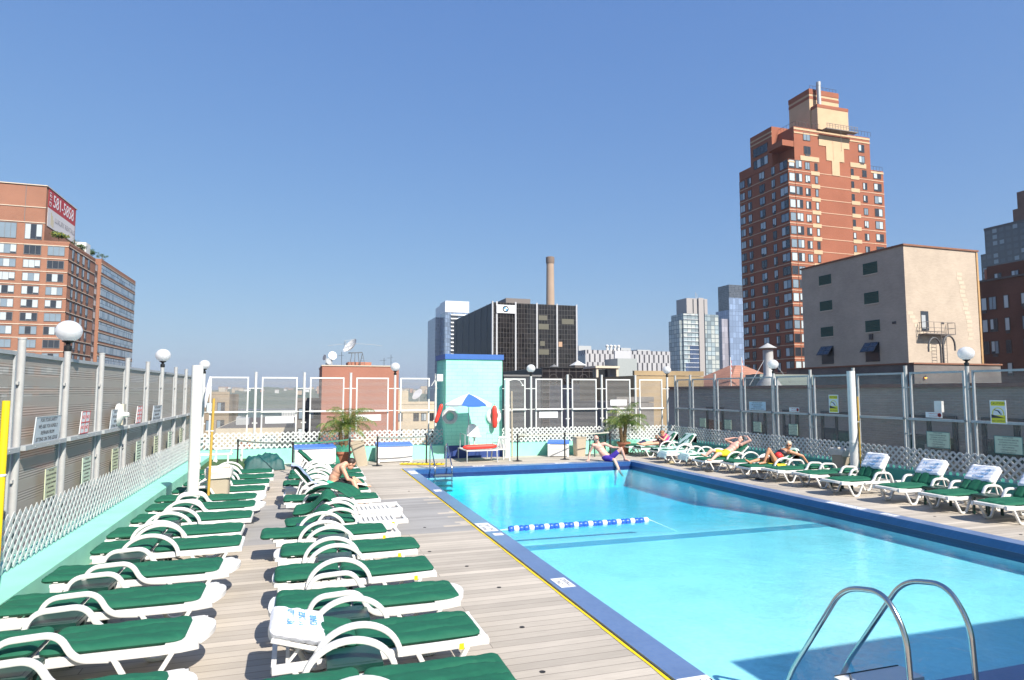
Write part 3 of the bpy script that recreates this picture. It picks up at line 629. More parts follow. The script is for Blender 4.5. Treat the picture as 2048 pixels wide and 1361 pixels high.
def lounger(x, y, rz, arm, label, back=0, cushion='full', shift=0.0, cover=False, group=None, sw=0, text3=None, yellow=False, tagm=True):
    """x, y: middle of the head end; local +X runs to the foot"""
    D = LM[arm]; CNT[0] += 1; k = CNT[0]
    t = thing('sun_lounger', label, 'sun lounger', (x, y, 0), rz + R(sw), group)
    inst('frame', D['frame'], t)
    for yy in (-0.315, 0.315):
        inst('leg', D['legf'], t, (0, yy, 0)); inst('leg', D['legr'], t, (0, yy, 0)); inst('armrest', D['arm'], t, (0, yy + (0.045 if yy > 0 else -0.045), 0))
    th = R(back); bk = inst('backrest', D['back'], t, (HX, 0, 0.322), (0, th, 0))
    if back > 8:
        def prop():
            q = MB(); a_ = (HX - .46 * math.cos(th), .31 + .46 * math.sin(th)); c_ = (HX - .46 * math.cos(th) - .10, .30)
            for y_ in (-.22, .22): q.bar((a_[0], y_, a_[1] - .01), (c_[0], y_, c_[1]), .028, .022)
            q.bar((c_[0], -.26, c_[1]), (c_[0], .26, c_[1]), .03); return q.mesh('prop', M_white)
        inst('prop', cached(('prop', back), prop), t)
    ca, sa = math.cos(th), math.sin(th)
    def onback(d, h): return (HX - d * ca + h * sa, 0, 0.322 + d * sa + h * ca)
    if cushion in ('full', 'seat'): inst('seat_cushion', SEAT[k % 3], t, (HX + 0.56 + shift, 0, 0.332))
    if cushion in ('full', 'back'):
        d = 0.365 - (shift if back < 5 else 0); p = onback(d, 0.032); bc = inst('back_cushion', BACK[(k + 1) % 3], t, p, (0, th, 0))
        if tagm and back < 5 and not cover: inst('care_tag', TAG, bc, (-0.20, -0.285, 0.012))
    if cover:
        p = onback(0.505 - (shift if back < 5 else 0), 0.030); cv = inst('headrest_cover', COVER, t, p, (0, th, 0))
        for i, s in enumerate(('RESERVED', 'LOUNGE', 'CHAIR')): text('lettering', s, 0.085, (-0.07 + i * 0.095, 0, 0.0975), (0, 0, R(90)), M_blueink, cv, ext=0.0015)
    if yellow:
        q = MB().box(-.02, .02, -.004, .004, -.025, .025); q.build('yellow_tape', M_yellow, t, (1.60, -0.339, 0.30))
    return t
ordn = ['nearest', 'second', 'third', 'fourth', 'fifth', 'sixth', 'seventh', 'eighth', 'ninth', 'tenth', 'eleventh', 'twelfth', 'farthest']
G1, G2, G3 = 'loungers in the row beside the left ledge', 'loungers in the middle row beside the walkway', 'loungers in the row along the right fence'
# row beside the ledge: (foot end X of the cushion, Y of the middle, arm, cushion shift)
row1 = [(-0.90, 5.36, 'flat', -0.08), (-0.92, 6.60, 'flat', -0.08), (-0.95, 7.74, 'flat', -0.08), (-0.90, 8.88, 'flat', -0.08), (-0.78, 10.16, 'arch', 0), (-0.84, 11.15, 'arch', 0.02),
        (-0.78, 12.25, 'arch', 0.02), (-0.80, 13.35, 'flat', -0.05), (-0.84, 14.35, 'flat', -0.05), (-0.73, 15.45, 'arch', 0), (-0.69, 16.55, 'arch', 0.03), (-0.63, 17.60, 'arch', 0.03), (-0.72, 18.70, 'arch', 0)]
for i, (fx, y, arm, sh) in enumerate(row1):
    lounger(fx - 1.82 - sh, y, 0, arm, '%s white lounger with green cushion, %s, row beside the left ledge' % (ordn[i], 'squared armrests' if arm == 'flat' else 'arched armrests'), 0, 'full', sh, group=G1, sw=[0, .4, .2, -.3, .6, -.4, .3, .8, -.6, 0, .5, -.5, .4][i])
# middle row
row2 = [(1.56, 4.62, 'arch', 0.06, 0, 'full', False, 1), (1.56, 5.78, 'arch', -0.02, 15, 'full', True, 1), (1.62, 6.90, 'flat', 0.06, 2, 'full', False, 0), (1.57, 8.02, 'arch', 0.02, 0, 'full', False, 1),
        (1.60, 9.17, 'arch', 0.08, 0, 'full', False, 1), (1.29, 10.30, 'arch', -0.16, 0, 'full', False, 1), (1.72, 11.30, 'arch', 0, 0, 'none', False, 1), (1.78, 12.35, 'arch', 0, 0, 'none', False, 0),
        (1.52, 13.55, 'arch', 0, 0, 'full', False, 0), (1.44, 14.72, 'arch', 0, 48, 'full', False, 0), (1.45, 15.80, 'arch', 0, 0, 'full', False, 0), (1.54, 16.95, 'arch', 0, 0, 'full', False, 0), (1.56, 17.95, 'arch', 0, 0, 'full', False, 0), (1.53, 19.1, 'arch', 0, 42, 'full', False, 0)]
labs2 = ['white lounger with long green cushion cut by the bottom edge, middle row', 'white lounger with a white towelling cover over its slightly raised head, middle row',
    'flat green-cushioned lounger with squared armrests just behind the white-covered one, middle row', 'green-cushioned lounger, fourth from the front of the middle row',
    'green-cushioned lounger with pale headboard showing, fifth from the front of the middle row', 'green-cushioned lounger whose cushion overhangs its head end, sixth in the middle row',
    'bare slatted white lounger, nearer of two, with green cushion heaped at its head', 'bare slatted white lounger, farther of two, its cushion pushed to the head',
    'green-cushioned lounger just in front of the bent-over man', 'lounger with raised back and blue towel on which the bent-over man sits', 'flat green lounger just beyond the bent-over man',
    'flat green lounger, third from the far end of the middle row', 'flat green lounger, second from the far end of the middle row', 'farthest lounger of the middle row, its back raised']
row2 = [(r[0], r[1] + (.30 if i == 0 else .16 if i == 1 else .10)) + r[2:] for i, r in enumerate(row2)]
for i, (fx, y, arm, sh, bk, cu, cv, yl) in enumerate(row2):
    lounger(fx - 1.82 - sh, y, 0, arm, labs2[i], bk, cu, sh, cover=cv, group=G2, sw=[-.5, .8, 0, .5, -.3, .6, 0, 1, -.6, 0, .4, 0, -.5, 0][i], yellow=bool(yl))
# heaped cushions of the bare loungers
def bent(k):
    def f(x, y, z):
        if k == 0: return (x * 0.88, z + 0.19 * math.exp(-((x - 0.10) / 0.20) ** 2))
        return (x * 0.80, z + 0.26 * math.exp(-((x - 0.05) / 0.24) ** 2) + 0.03 * math.sin(y * 7))
    return f
tag(pad(1.25, 0.56, 0.07, bent(0), seed=3, nu=40).build('lounger_cushion', M_green, loc=(0.33, 11.32, 0.335), rot=(0, 0, R(4))), 'rumpled green cushion heaped at the head of the nearer bare lounger', 'cushion', 'rumpled green cushions')
tag(pad(1.30, 0.54, 0.07, bent(1), seed=4, nu=40).build('lounger_cushion', M_green, loc=(0.42, 12.30, 0.345), rot=(0, 0, R(-7))), 'rumpled green cushion folded over the head of the farther bare lounger', 'cushion', 'rumpled green cushions')
tag(pad(0.95, 0.56, 0.055, lambda x, y, z: (x, z + 0.33 - 0.30 * abs(x / 0.55) ** 2.2 * 0.8), seed=6, nu=34).build('lounger_cushion', M_green, loc=(0.62, 13.05, 0.335), rot=(0, 0, R(-34))), 'green cushion draped diagonally across white armrests before the bent-over man', 'cushion', 'rumpled green cushions')
# row along the right fence, heads towards the fence
row3 = [(9.12, 'flat', 47, True, 'nearest'), (10.25, 'flat', 45, True, 'second'), (11.38, 'flat', 48, True, 'third'), (12.60, 'flat', 55, True, 'fourth'), (13.85, 'flat', 0, False, ''), (14.90, 'flat', 0, False, ''), (15.75, 'arch', 36, False, ''),
        (16.85, 'arch', 0, False, ''), (17.75, 'arch', 36, False, ''), (18.95, 'arch', 0, False, ''), (19.95, 'arch', 0, False, ''), (21.05, 'arch', 48, False, ''), (22.25, 'arch', 48, False, ''), (23.1, 'arch', 0, False, '')]
labs3 = ['white-covered reserved lounger at the right edge of the picture', 'reserved lounger with white headrest cover, second from the right edge', 'reserved lounger with white headrest cover, third from the right edge',
    'reserved lounger with tall rounded white cover beside the right white pole', 'flat green lounger just left of the right white pole, beside a small dark table', 'flat green lounger between the white pole and the woman in a swimsuit',
    'raised lounger with pale towel under the woman in sunglasses', 'flat green lounger between the man in yellow shorts and the woman in sunglasses', 'raised lounger under the man in yellow shorts',
    'flat lounger covered by a pale towel just beyond the man in yellow shorts', 'second flat lounger under a pale towel, nearer the empty raised one', 'empty lounger with raised back draped in a pale green towel',
    'raised lounger with pale towel behind the woman in pink', 'farthest flat green lounger by the right corner of the pool']
foot3 = [12.50, 12.52, 12.46, 12.16, 12.42, 12.28, 12.05, 12.34, 11.92, 12.15, 11.95, 12.25, 12.22, 12.18]
for i, (y, arm, bk, cv, _) in enumerate(row3):
    lounger(foot3[i] + 1.84, y, R(180), arm, labs3[i], bk, 'full', 0, cover=cv, group=G3, sw=[1, 0, 1.5, 0, -1, 0, .5, 0, 1, 0, -.8, 0, .6, 0][i])
# towels
def tw(name, label, x, y, rz, L, f, m=M_towel, W=0.58):
    o = inst(name, drape(L, W, 0.012, m, name, f), None, (x, y, 0), (0, 0, rz)); return tag(o, label, 'towel', 'towels spread on the loungers')
def over_back(th, top=0.74, down=0.35):
    ca, sa = math.cos(R(th)), math.sin(R(th))
    def f(u):
        if u < down: return (HX - top * ca - 0.03, 0.322 + top * sa - (down - u) + 0.07)
        d = top - (u - down)
        if d > 0: return (HX - d * ca + 0.098 * sa, 0.322 + d * sa + 0.098 * ca)
        return (HX - d + 0.098 * sa, 0.402 + max(0, 0.06 * (1 + d * 8)))
    return f
tw('towel', 'pale blue towel hung over the raised back behind the bent-over man', 1.44 - 1.82, 14.72, 0, 1.05, over_back(48), M_btowel, 0.50)
tw('towel', 'pale green towel hung over the raised back behind the woman in sunglasses', foot3[6] + 1.84, 15.75, R(180), 1.0, over_back(36))
tw('towel', 'pale green towel over the empty raised lounger between two others', foot3[11] + 1.84, 21.05, R(180), 2.1, over_back(48))
tw('towel', 'pale towel over the raised lounger behind the woman in pink', foot3[12] + 1.84, 22.25, R(180), 2.1, over_back(48))
for i, lb in ((9, 'pale towel spread flat on the lounger beyond the man in yellow shorts'), (10, 'pale towel spread flat beside the empty raised lounger')):
    tw('towel', lb, foot3[i] + 1.84, row3[i][0], R(180), 1.5, lambda u: (0.62 + u * 0.86, 0.405 - max(0, u - 1.38) * 1.6))
tw('towel', 'bright yellow towel under the hips of the woman in sunglasses', foot3[6] + 1.84, 15.62, R(180), 0.34, lambda u: (0.66 + u, 0.405), mat('yellow_towel', (0.75, 0.60, 0.03), 0.9, var=0.15, nscale=20, bump=.8), 0.66)

# ------------------------------------------------------------------ small dark side tables
def table_meshes():
    top = MB(); top.box(-.21, .21, -.19, .19, .385, .40); top.box(-.215, .215, -.195, .195, .35, .384); top.box(-.17, .17, -.15, .15, .4005, .402)
    leg = MB().sweep([(0, .355), (0.012, .15), (0.02, 0)], 0.05, 0.045, 0, .3)
    return top.mesh('table_top', M_dkgreen, angle=30), leg.mesh('leg', M_dkgreen)
TT, TL = table_meshes()
def table(x, y, label):
    t = thing('side_table', label, 'side table', (x, y, 0), 0, 'dark green side tables between the loungers'); inst('table_top', TT, t)
    for sx in (-1, 1):
        for sy in (-1, 1): inst('leg', TL, t, (sx * .17, sy * .15, 0), (0, 0, 0 if sx > 0 else R(180)))
for i, n in ((0, 'nearest and second'), (1, 'second and third'), (2, 'third and fourth'), (3, 'fourth and fifth'), (4, 'fifth and sixth'), (5, 'sixth and seventh'), (6, 'seventh and eighth'), (9, 'tenth and eleventh')):
    table(row1[i][0] - 1.82 + 0.62, (row1[i][1] + row1[i + 1][1]) / 2, 'dark green side table between the %s loungers of the ledge row' % n)
for i, lb in ((0, 'dark green side table under the arched arms in front of the white-covered lounger'), (1, 'dark green side table behind the white-covered lounger'), (3, 'dark green side table between the fourth and fifth middle-row loungers'),
              (4, 'dark green side table between the fifth and sixth middle-row loungers'), (5, 'dark green side table just before the bare slatted loungers')):
    table(row2[i][0] - 1.82 + 0.70, (row2[i][1] + row2[i + 1][1]) / 2 + 0.02, lb)
for (x, y, lb) in ((13.30, 9.70, 'dark side table between the two reserved loungers nearest the right edge'), (13.35, 10.83, 'dark side table between the second and third reserved loungers'), (13.05, 13.20, 'dark side table in front of the right white pole')):
    table(x, y, lb)

# ------------------------------------------------------------------ white columns, pipes
def column(x, y, r, top, label, join=1.25):
    t = thing('white_column', label, 'column', (x, y, 0), 0, 'white plastic columns')
    MB().lathe([(r, 0), (r, join), (r * 1.07, join + .005), (r * 1.07, join + .07), (r, join + .075), (r, top), (r * .82, top), (r * .82, top - .3)], seg=28).build('shaft', M_white, t)
    MB().lathe([(r * 1.25, 0), (r * 1.25, .02), (r, .03)], seg=28).build('collar', M_white, t)
    return t
column(-2.03, 14.4, 0.108, 3.02, 'thick white column rising among the loungers near the left ledge', 0.05)
column(14.62, 14.3, 0.105, 3.06, 'thick white column standing behind the loungers on the right', 1.05)
column(7.42, 23.55, 0.102, 2.92, 'white column against the far ledge beside the lifeguard station', 1.9)
def pipe(name, label, p, q, r, m, clips=()):
    t = thing(name, label, 'pipe', p); p, q = Vector(p), Vector(q)
    MB().tube([(0, 0, 0), tuple(q - p)], r, 12).build('shaft', m, t)
    for c in clips:
        d = (q - p) * c; MB().lathe([(r * 1.15, -.012), (r * 1.3, 0), (r * 1.15, .012)], seg=12).add([], []).build('clip', M_white, t, tuple(d))
        MB().box(-.12, .02, -.006, .006, -.008, .008).build('strap', M_white, t, tuple(d))
pipe('flag_pole_sleeve', 'thin mustard yellow pipe strapped beside the left white column', (-1.76, 14.45, 0), (-1.72, 14.5, 2.35), 0.026, M_gold, (0.72,))
pipe('flag_pole_sleeve', 'thin yellow pipe strapped beside the right white column', (14.79, 14.25, 0), (14.80, 14.27, 2.35), 0.022, M_gold, (0.7,))
pipe('flag_pole_sleeve', 'thin tan pipe strapped beside the column by the lifeguard station', (7.62, 23.5, 0), (7.60, 23.5, 2.5), 0.03, M_tan, (0.7,))
pipe('yellow_pole', 'bright yellow upright pole at the left edge of the picture', (-2.93, 8.02, 0.33), (-2.93, 8.04, 2.40), 0.036, M_yellow, (0.63,))
# furled white flag on the far left lamp post
t = thing('furled_flag', 'white furled parasol cloth hanging on the left corner lamp post', 'cloth', (-3.12, 24.1, 1.95)); MB().tube([(0, 0, 0), (0.02, 0, .3), (0.10, 0, .75), (.13, 0, 1.05)], [0.02, .06, .085, .03], 10).build('cloth', M_cover, t)

# ------------------------------------------------------------------ pool ladders
def ladder(x1, x2, yd, label, scale=1, pool_z=-0.9, flip=1):
    t = thing('pool_ladder', label, 'ladder', (0, yd, 0))
    prof = [(0, 0.02), (0.02, .40), (0.10, .70), (0.36, .87), (0.60, .80), (0.78, .66), (1.28, -.10), (1.42, -.34), (1.44, -.9)]
    for x in (x1, x2):
        pts = [(x, p[0] * flip, p[1]) for p in rounded([(a, b_) for a, b_ in [(0, 0.02), (0.03, .62), (0.22, .88), (0.64, .80), (1.30, -.16), (1.42, -.40), (1.43, -.88)]], 0.22, 8)]
        MB().tube(pts, 0.0225, 14).build('handrail', M_steel, t); MB().lathe([(0.06, .0), (.055, .02), (.025, .035)], c=(x, 0, 0.0), seg=18).build('deck_flange', M_steel, t)
    for i, (yy, z) in enumerate(((0.64, 0.0), (0.86, -.25), (1.08, -.50), (1.28, -.75))):
        s = MB().box(x1 - (.0 if i else .02), x2 + (0.0 if i else .06), (yy - .12) * 1, (yy + .12), z - .03, z); s.mi = 1; s.box(x1, x2 + .04 * (i == 0), yy + .121, yy + .135, z - .045, z + .004); 
        o = s.build('tread', [M_whitepaint if i == 0 else M_conc, M_rubber], t, smooth=False)
        MB().tube([(x1, yy - .06, z - .04), (x1, yy - .06 + .02, z - .04 + .12)], .012, 8).build('bracket', M_steel, t)
    return t
ladder(4.52, 5.20, 3.96, 'stainless steel pool ladder with pale top tread in the near corner of the pool')
def ladder_far():
    t = thing('pool_ladder', 'steel ladder with dark treads at the far left corner of the pool', 'ladder', (0, 21.12, 0))
    for x in (4.02, 4.56):
        pts = [(x, -a, b_) for a, b_ in rounded([(0, 0.0), (0.0, .70), (0.12, .80), (0.26, .66), (0.88, .12), (0.90, -.55)], 0.15, 7)]
        MB().tube(pts, 0.022, 12).build('handrail', M_steel, t)
    for i, z in enumerate((-.13, -.30, -.47, -.62)): MB().box(4.0, 4.58, -.93 + .0, -.70, z - .03, z).build('tread', mat('grey_tread', (.10, .11, .12), .6), t, smooth=False)
ladder_far()
# yellow gangboard
t = thing('striped_board', 'narrow yellow board with black cross stripes lying beside the far ladder', 'board', (3.95, 22.1, 0.02), R(-22))
MB().box(-.75, .75, -.13, .13, 0, .03).build('board', M_yellow, t, smooth=False)
for i in range(9): MB().box(-.66 + i * .165 - .022, -.66 + i * .165 + .022, -.128, .128, .03, .0335).build('stripe', M_black, t, smooth=False)
# lane rope
t = thing('lane_rope', 'blue and white float line stretched across the deep end', 'rope', (0, 12.1, WZ + .012))
FB = [MB().lathe([(0.012, -.055), (.045, -.05), (.056, -.02), (.056, .02), (.045, .05), (.012, .055)], seg=16).mesh('float', m_) for m_ in (mat('blue_float', (0.02, 0.10, 0.50), .35, var=.05), M_white)]
MB().tube([(3.44, 0, -.02), (3.9, 0, 0), (6.9, -.05, 0), (7.6, 0, -.3)], 0.006, 6).build('line', M_white, t)
x = 3.90; i = 0
while x < 6.85:
    c = (0, 1, 0)[i % 3]; inst('float', FB[c], t, (x, -.012 * (x - 3.9), 0), (0, R(90), 0)); x += 0.104; i += 1

# ------------------------------------------------------------------ markings on the coping
def tile(x, y, w, l, label, lines, size, rz, m=M_ink, cat='marker tile', thick=.004):
    t = thing('marker_tile', label, cat, (x, y, zt), 0); MB().box(-w / 2, w / 2, -l / 2, l / 2, .0015, thick).build('tile', M_signw, t, smooth=False)
    for s, dx, dy in lines: text('lettering', s, size, (dx, dy, thick + .0005), (0, 0, rz), m, t, ext=.0004)
tile(3.265, 7.95, .20, .40, 'white tile reading NO DIVING on the blue coping halfway along the walkway', [('NO', -.045, 0), ('DIVING', .045, 0)], .095, R(-90))
tile(3.265, 4.86, .30, .36, 'white tile with depth mark 3 FT at the near end of the coping', [('3', .08, .08), ('FT', -.05, .0)], .17, R(-90))
tile(3.245, 11.55, .26, .72, 'white lettered warning tiles on coping level with the float line', [('NO', -.07, .17), ('DIVING', -.07, -.12), ('DEEP', .05, .1), ('END', .05, -.2)], .10, R(-90))
tile(3.285, 10.92, .17, .16, 'small white no-diving symbol tile next to the float line tiles', [('O', 0, 0)], .12, R(-90), M_redink)
tile(3.265, 16.1, .18, .30, 'small white and red symbol tile on the coping towards the far end', [('O', 0, 0)], .14, R(-90), M_redink)
tile(3.265, 19.9, .22, .75, 'white depth tiles at the far left corner of the coping', [('8', 0, .2), ('FT', 0, -.1)], .17, R(-90))
tile(11.26, 7.25, .16, .62, 'white tile with depth figures on right coping at the picture edge', [('3 FT', 0, 0)], .15, R(90))
tile(11.26, 11.3, .20, .95, 'long white lettered tile on right coping before the reserved loungers', [('NO DIVING', 0, 0)], .13, R(90))
tile(11.26, 10.2, .16, .34, 'short white tile on the right coping below the first covered lounger', [('4 FT', 0, 0)], .12, R(90))
tile(5.6, 20.86, .40, .16, 'white tile on the far coping beside the far ladder', [('8 FT', 0, 0)], .13, 0)
tile(8.55, 20.86, .5, .16, 'white tile on the far coping left of the man at the water', [('8 FT', 0, 0)], .13, 0)
# small round deck fittings
for (x, y) in ((2.28, 6.69), (2.45, 8.1), (1.95, 10.2), (2.3, 9.2), (2.2, 12.0), (2.6, 16.4), (2.1, 5.6), (12.0, 8.2), (12.1, 9.9), (11.9, 7.4)):
    tag(MB().lathe([(.028, 0), (.028, .003), (.0, .004)], seg=14).build('deck_fitting', M_rubber, loc=(x, y, .001)), 'small round dark fitting set in the deck boards', 'deck fitting', 'small round fittings in the deck')

# ------------------------------------------------------------------ stanchions and belts
def stanch_meshes():
    a = MB().tube([(0, 0, 0), (0, 0, .93)], .026, 14).mesh('post', M_black)
    c = MB().lathe([(.175, 0), (.175, .012), (.06, .03), (.03, .05)], seg=24).mesh('base', M_black)
    d = MB().lathe([(.03, .88), (.036, .885), (.036, .97), (.03, .98), (0, .985)], seg=14).mesh('head', M_black); return a, c, d
SA, SB, SC = stanch_meshes()
st = [(-1.90, 22.3), (-0.23, 20.7), (1.50, 21.7), (2.45, 22.25), (4.13, 22.35), (7.40, 22.2), (9.23, 22.2), (11.2, 22.45)]
sl = ['black belt stanchion beside the green tarpaulin heap', 'black belt stanchion in front of the left storage box', 'black belt stanchion standing in front of the left potted palm', 'black belt stanchion between the leaning bin and the second storage box',
      'black belt stanchion beside the far pool ladder', 'black belt stanchion right of the column by the lifeguard station', 'black belt stanchion in front of the small white storage box', 'black belt stanchion in front of the right potted palm']
for (x, y), lb in zip(st, sl):
    t = thing('stanchion', lb, 'stanchion', (x, y, 0), 0, 'black belt stanchions'); inst('post', SA, t); inst('base', SB, t); inst('head', SC, t)
def belt(i, j, m, label):
    (x0, y0), (x1, y1) = st[i], st[j]; n = 10; vs = []
    for k in range(n + 1):
        u = k / n; s_ = .03 * 4 * u * (1 - u); p = (x0 + (x1 - x0) * u, y0 + (y1 - y0) * u, .935 - s_); vs += [(p[0], p[1], p[2] - .024), (p[0], p[1], p[2] + .024)]
    tag(MB().add(vs, [(2 * k, 2 * k + 2, 2 * k + 3, 2 * k + 1) for k in range(n)]).build('belt', m, smooth=False), label, 'belt')
Mb1 = mat('grey_green_webbing', (.22, .26, .24), .8); Mb2 = mat('green_webbing', (.05, .20, .13), .8); Mb3 = mat('pale_webbing', (.45, .45, .38), .8)
belt(0, 1, Mb1, 'grey green belt from the tarpaulin heap to the storage box'); belt(1, 2, Mb2, 'dark green belt in front of the left storage box'); belt(2, 3, Mb3, 'pale belt beside the leaning tan bin'); belt(3, 4, Mb1, 'grey green belt before the second storage box')
belt(5, 6, Mb3, 'pale belt left of the small white storage box'); belt(6, 7, Mb3, 'pale belt running to the right potted palm')

# ------------------------------------------------------------------ storage boxes, bins, bags
def storage(x, y, w, d, h, rz, label, blue_side=True):
    t = thing('storage_box', label, 'storage box', (x, y, 0), rz, 'white storage boxes with blue lids')
    b = MB(); b.box(-w / 2, w / 2, -d / 2, d / 2, .03, h - .06)
    for z in (h * .32, h * .62): b.box(-w / 2 + .05, w / 2 - .05, -d / 2 - .012, -d / 2, z - .11 * h, z + .10 * h)
    for s in (-1, 1): b.box(s * (w / 2 - .04) - .04, s * (w / 2 - .04) + .04, -d / 2 - .02, -d / 2, 0, h - .06)
    b.build('body', M_white, t, smooth=False)
    b = MB(); b.add([(-w / 2 - .02, -d / 2 - .03, h - .06), (w / 2 + .02, -d / 2 - .03, h - .06), (w / 2 + .02, d / 2 + .01, h - .06), (-w / 2 - .02, d / 2 + .01, h - .06),
        (-w / 2 - .01, -d / 2 - .02, h - .01), (w / 2 + .01, -d / 2 - .02, h - .01), (w / 2 + .01, d / 2, h + .05), (-w / 2 - .01, d / 2, h + .05)], [(0, 3, 2, 1), (4, 5, 6, 7), (0, 1, 5, 4), (1, 2, 6, 5), (2, 3, 7, 6), (3, 0, 4, 7)])
    b.build('lid', M_lidblue, t, smooth=False)
storage(0.42, 22.75, 1.30, .6, .66, R(8), 'long white storage box with blue lid behind the middle row loungers')
storage(3.15, 23.42, 1.22, .55, .62, R(2), 'white storage box with blue lid between leaning bin and far ladder')
storage(9.45, 23.35, .80, .60, .56, R(-24), 'small white storage box with blue lid beside the square tan bin')
tag(MB().box(-.30, .30, -.03, .03, 0, .62).box(-.26, .26, -.045, -.03, .05, .57).build('green_board', mat('chipped_green_paint', (.02, .20, .13), .7, var=.9, nscale=14), loc=(1.32, 23.2, .02), rot=(R(-8), 0, 0), smooth=False), 'chipped dark green board leaning by the left plant pot', 'board')
def bin_(x, y, label, h=.80, liner=True, rz=0, tilt=(0, 0)):
    t = thing('litter_bin', label, 'litter bin', (x, y, 0), rz, 'tan litter bins'); t.rotation_euler = (tilt[0], tilt[1], rz)
    def rr(w, z, r=.06, n=4):
        o = []
        for cx, cy, a0 in ((1, 1, 0), (-1, 1, 90), (-1, -1, 180), (1, -1, 270)):
            for k in range(n + 1): a = R(a0 + 90 * k / n); o.append((cx * (w - r) + r * math.cos(a), cy * (w - r) + r * math.sin(a), z))
        return o
    def stack(rings):
        vs = sum(rings, []); n = len(rings[0]); fs = [(i * n + k, i * n + (k + 1) % n, (i + 1) * n + (k + 1) % n, (i + 1) * n + k) for i in range(len(rings) - 1) for k in range(n)]
        return MB().add(vs, fs + [tuple(range(n))[::-1]])
    stack([rr(.185, 0), rr(.205, h * .55), rr(.22, h), rr(.235, h), rr(.235, h + .03), rr(.20, h + .03), rr(.19, h * .3)]).build('body', M_tan, t, angle=30)
    if liner:
        rd = random.Random(2); rings = []
        for k, (w, z) in enumerate([(.17, h - .2), (.205, h + .035), (.225, h + .055), (.25, h + .035), (.262, h - .03), (.255, h - .10), (.25, h - .14)]):
            rings.append([(px + rd.uniform(-.012, .012), py + rd.uniform(-.012, .012), pz + rd.uniform(-.02, .02) * (2 if k > 4 else 1)) for px, py, pz in rr(w, z)])
        b = stack(rings); b.f.pop(); b.m.pop(); b.build('liner', M_liner, t, angle=25)
    return t
bin_(-1.62, 14.95, 'tan litter bin with clear liner beside the left white column', .86)
bin_(14.95, 15.05, 'tan litter bin with liner half hidden behind the right white column', .80)
bin_(10.28, 23.25, 'square tan litter bin between the small storage box and right palm', .70, liner=False)
bin_(1.98, 22.55, 'tan litter bin leaning sideways beside the left potted palm', .80, liner=False, tilt=(R(6), R(-14)))
# green tarpaulin heap
rd = random.Random(8); vs = []; nu, nv = 26, 16
for j in range(nv + 1):
    for i in range(nu + 1):
        u, v = -1 + 2 * i / nu, -1 + 2 * j / nv; e_ = max(0, 1 - abs(u) ** 4) ** .4 * max(0, 1 - abs(v) ** 4) ** .4
        vs.append((u * .62, v * .42, .05 + e_ * (.40 + .06 * math.sin(u * 5 + v * 3) + .05 * math.sin(v * 9 - u * 4) + .02 * math.sin(u * 23)) + rd.uniform(-.008, .008)))
fs = [(j * (nu + 1) + i, j * (nu + 1) + i + 1, (j + 1) * (nu + 1) + i + 1, (j + 1) * (nu + 1) + i) for j in range(nv) for i in range(nu)]
tag(MB().add(vs, fs).build('tarpaulin_heap', mat('bottle_green_tarpaulin', (.006, .07, .07), .6, var=.35, nscale=9, bump=.4), loc=(-1.12, 22.3, -.03), rot=(0, 0, R(8)), angle=60), 'heap under a dark bottle green tarpaulin at the far left', 'tarpaulin')
# upturned white benches on the carpeted platform
for (x, y, rz, lb) in ((-2.42, 20.8, 3, 'low white rail bench on the green carpet, nearer one'), (-2.2, 22.9, 10, 'low white rail bench on the green carpet, farther one')):
    t = thing('low_bench', lb, 'bench', (x, y, .22), R(rz), 'low white benches on the carpet')
    MB().tube([(-.45, 0, .42), (.45, 0, .42)], .022, 8).tube([(-.45, .3, .42), (.45, .3, .42)], .022, 8).build('rail', M_whitepaint, t)
    for sx in (-.38, .38):
        for sy in (0, .3): MB().tube([(sx, sy, 0), (sx, sy, .42)], .02, 8).build('leg', M_whitepaint, t)
    MB().lathe([(.07, -.16), (.02, -.05), (.015, 0)], c=(.05, -.03, .40), seg=12).build('cone', M_whitepaint, t)

# ------------------------------------------------------------------ lifeguard station
t = thing('lifeguard_platform', 'raised white lifeguard bench with steel legs before the turquoise tower', 'platform', (6.02, 22.9, 0))
MB().box(-.52, .62, -.80, .55, .40, .43).build('deck', M_whitepaint, t, smooth=False)
for sx in (-.50, .60):
    for sy in (-.78, .53): MB().tube([(sx, sy, 0), (sx, sy, .40)], .02, 8).build('leg', M_galv, t)
for sx in (-.46, .56): MB().tube([(sx, -.3, .43), (sx, -.3, .95), (sx, .45, .95), (sx, .45, .43)], .014, 8).build('side_rail', M_galv, t)
def plastic_chair(name, x, y, z, rz, label, col=M_white):
    t = thing(name, label, 'chair', (x, y, z), rz, 'white plastic chairs')
    MB().box(-.24, .24, -.23, .22, .40, .43).build('seat', col, t, smooth=False)
    for sx in (-.22, .22):
        MB().bar((sx, -.22, .41), (sx * 1.12, -.26, 0), .045, .03).build('leg', col, t, smooth=False); MB().bar((sx, .20, .41), (sx * 1.1, .28, 0), .045, .03).build('leg', col, t, smooth=False)
        MB().sweep(rounded([(-.20, .43), (-.20, .64), (.2, .66)], .06), .045, .025, 0).build('armrest', col, t, (sx, 0, 0), (0, 0, R(90)))
    b = MB()
    for i in range(7): xx = -.18 + i * .06; b.bar((xx, .22, .43), (xx * .95, .33, .84), .032, .016)
    b.bar((-.24, .22, .44), (-.21, .34, .88), .05, .03); b.bar((.24, .22, .44), (.21, .34, .88), .05, .03); b.bar((-.23, .34, .86), (.23, .34, .86), .03, .07)
    b.build('backrest', col, t, smooth=False); return t
t = thing('shell_chair', 'white rounded shell seat on a steel pedestal under the umbrella', 'seat', (6.02, 23.05, .43))
MB().lathe([(.10, 0), (.06, .02), (.035, .06), (.035, .36), (.12, .40)], seg=14).build('pedestal', M_galv, t)
vs = []; nu, nv = 16, 12
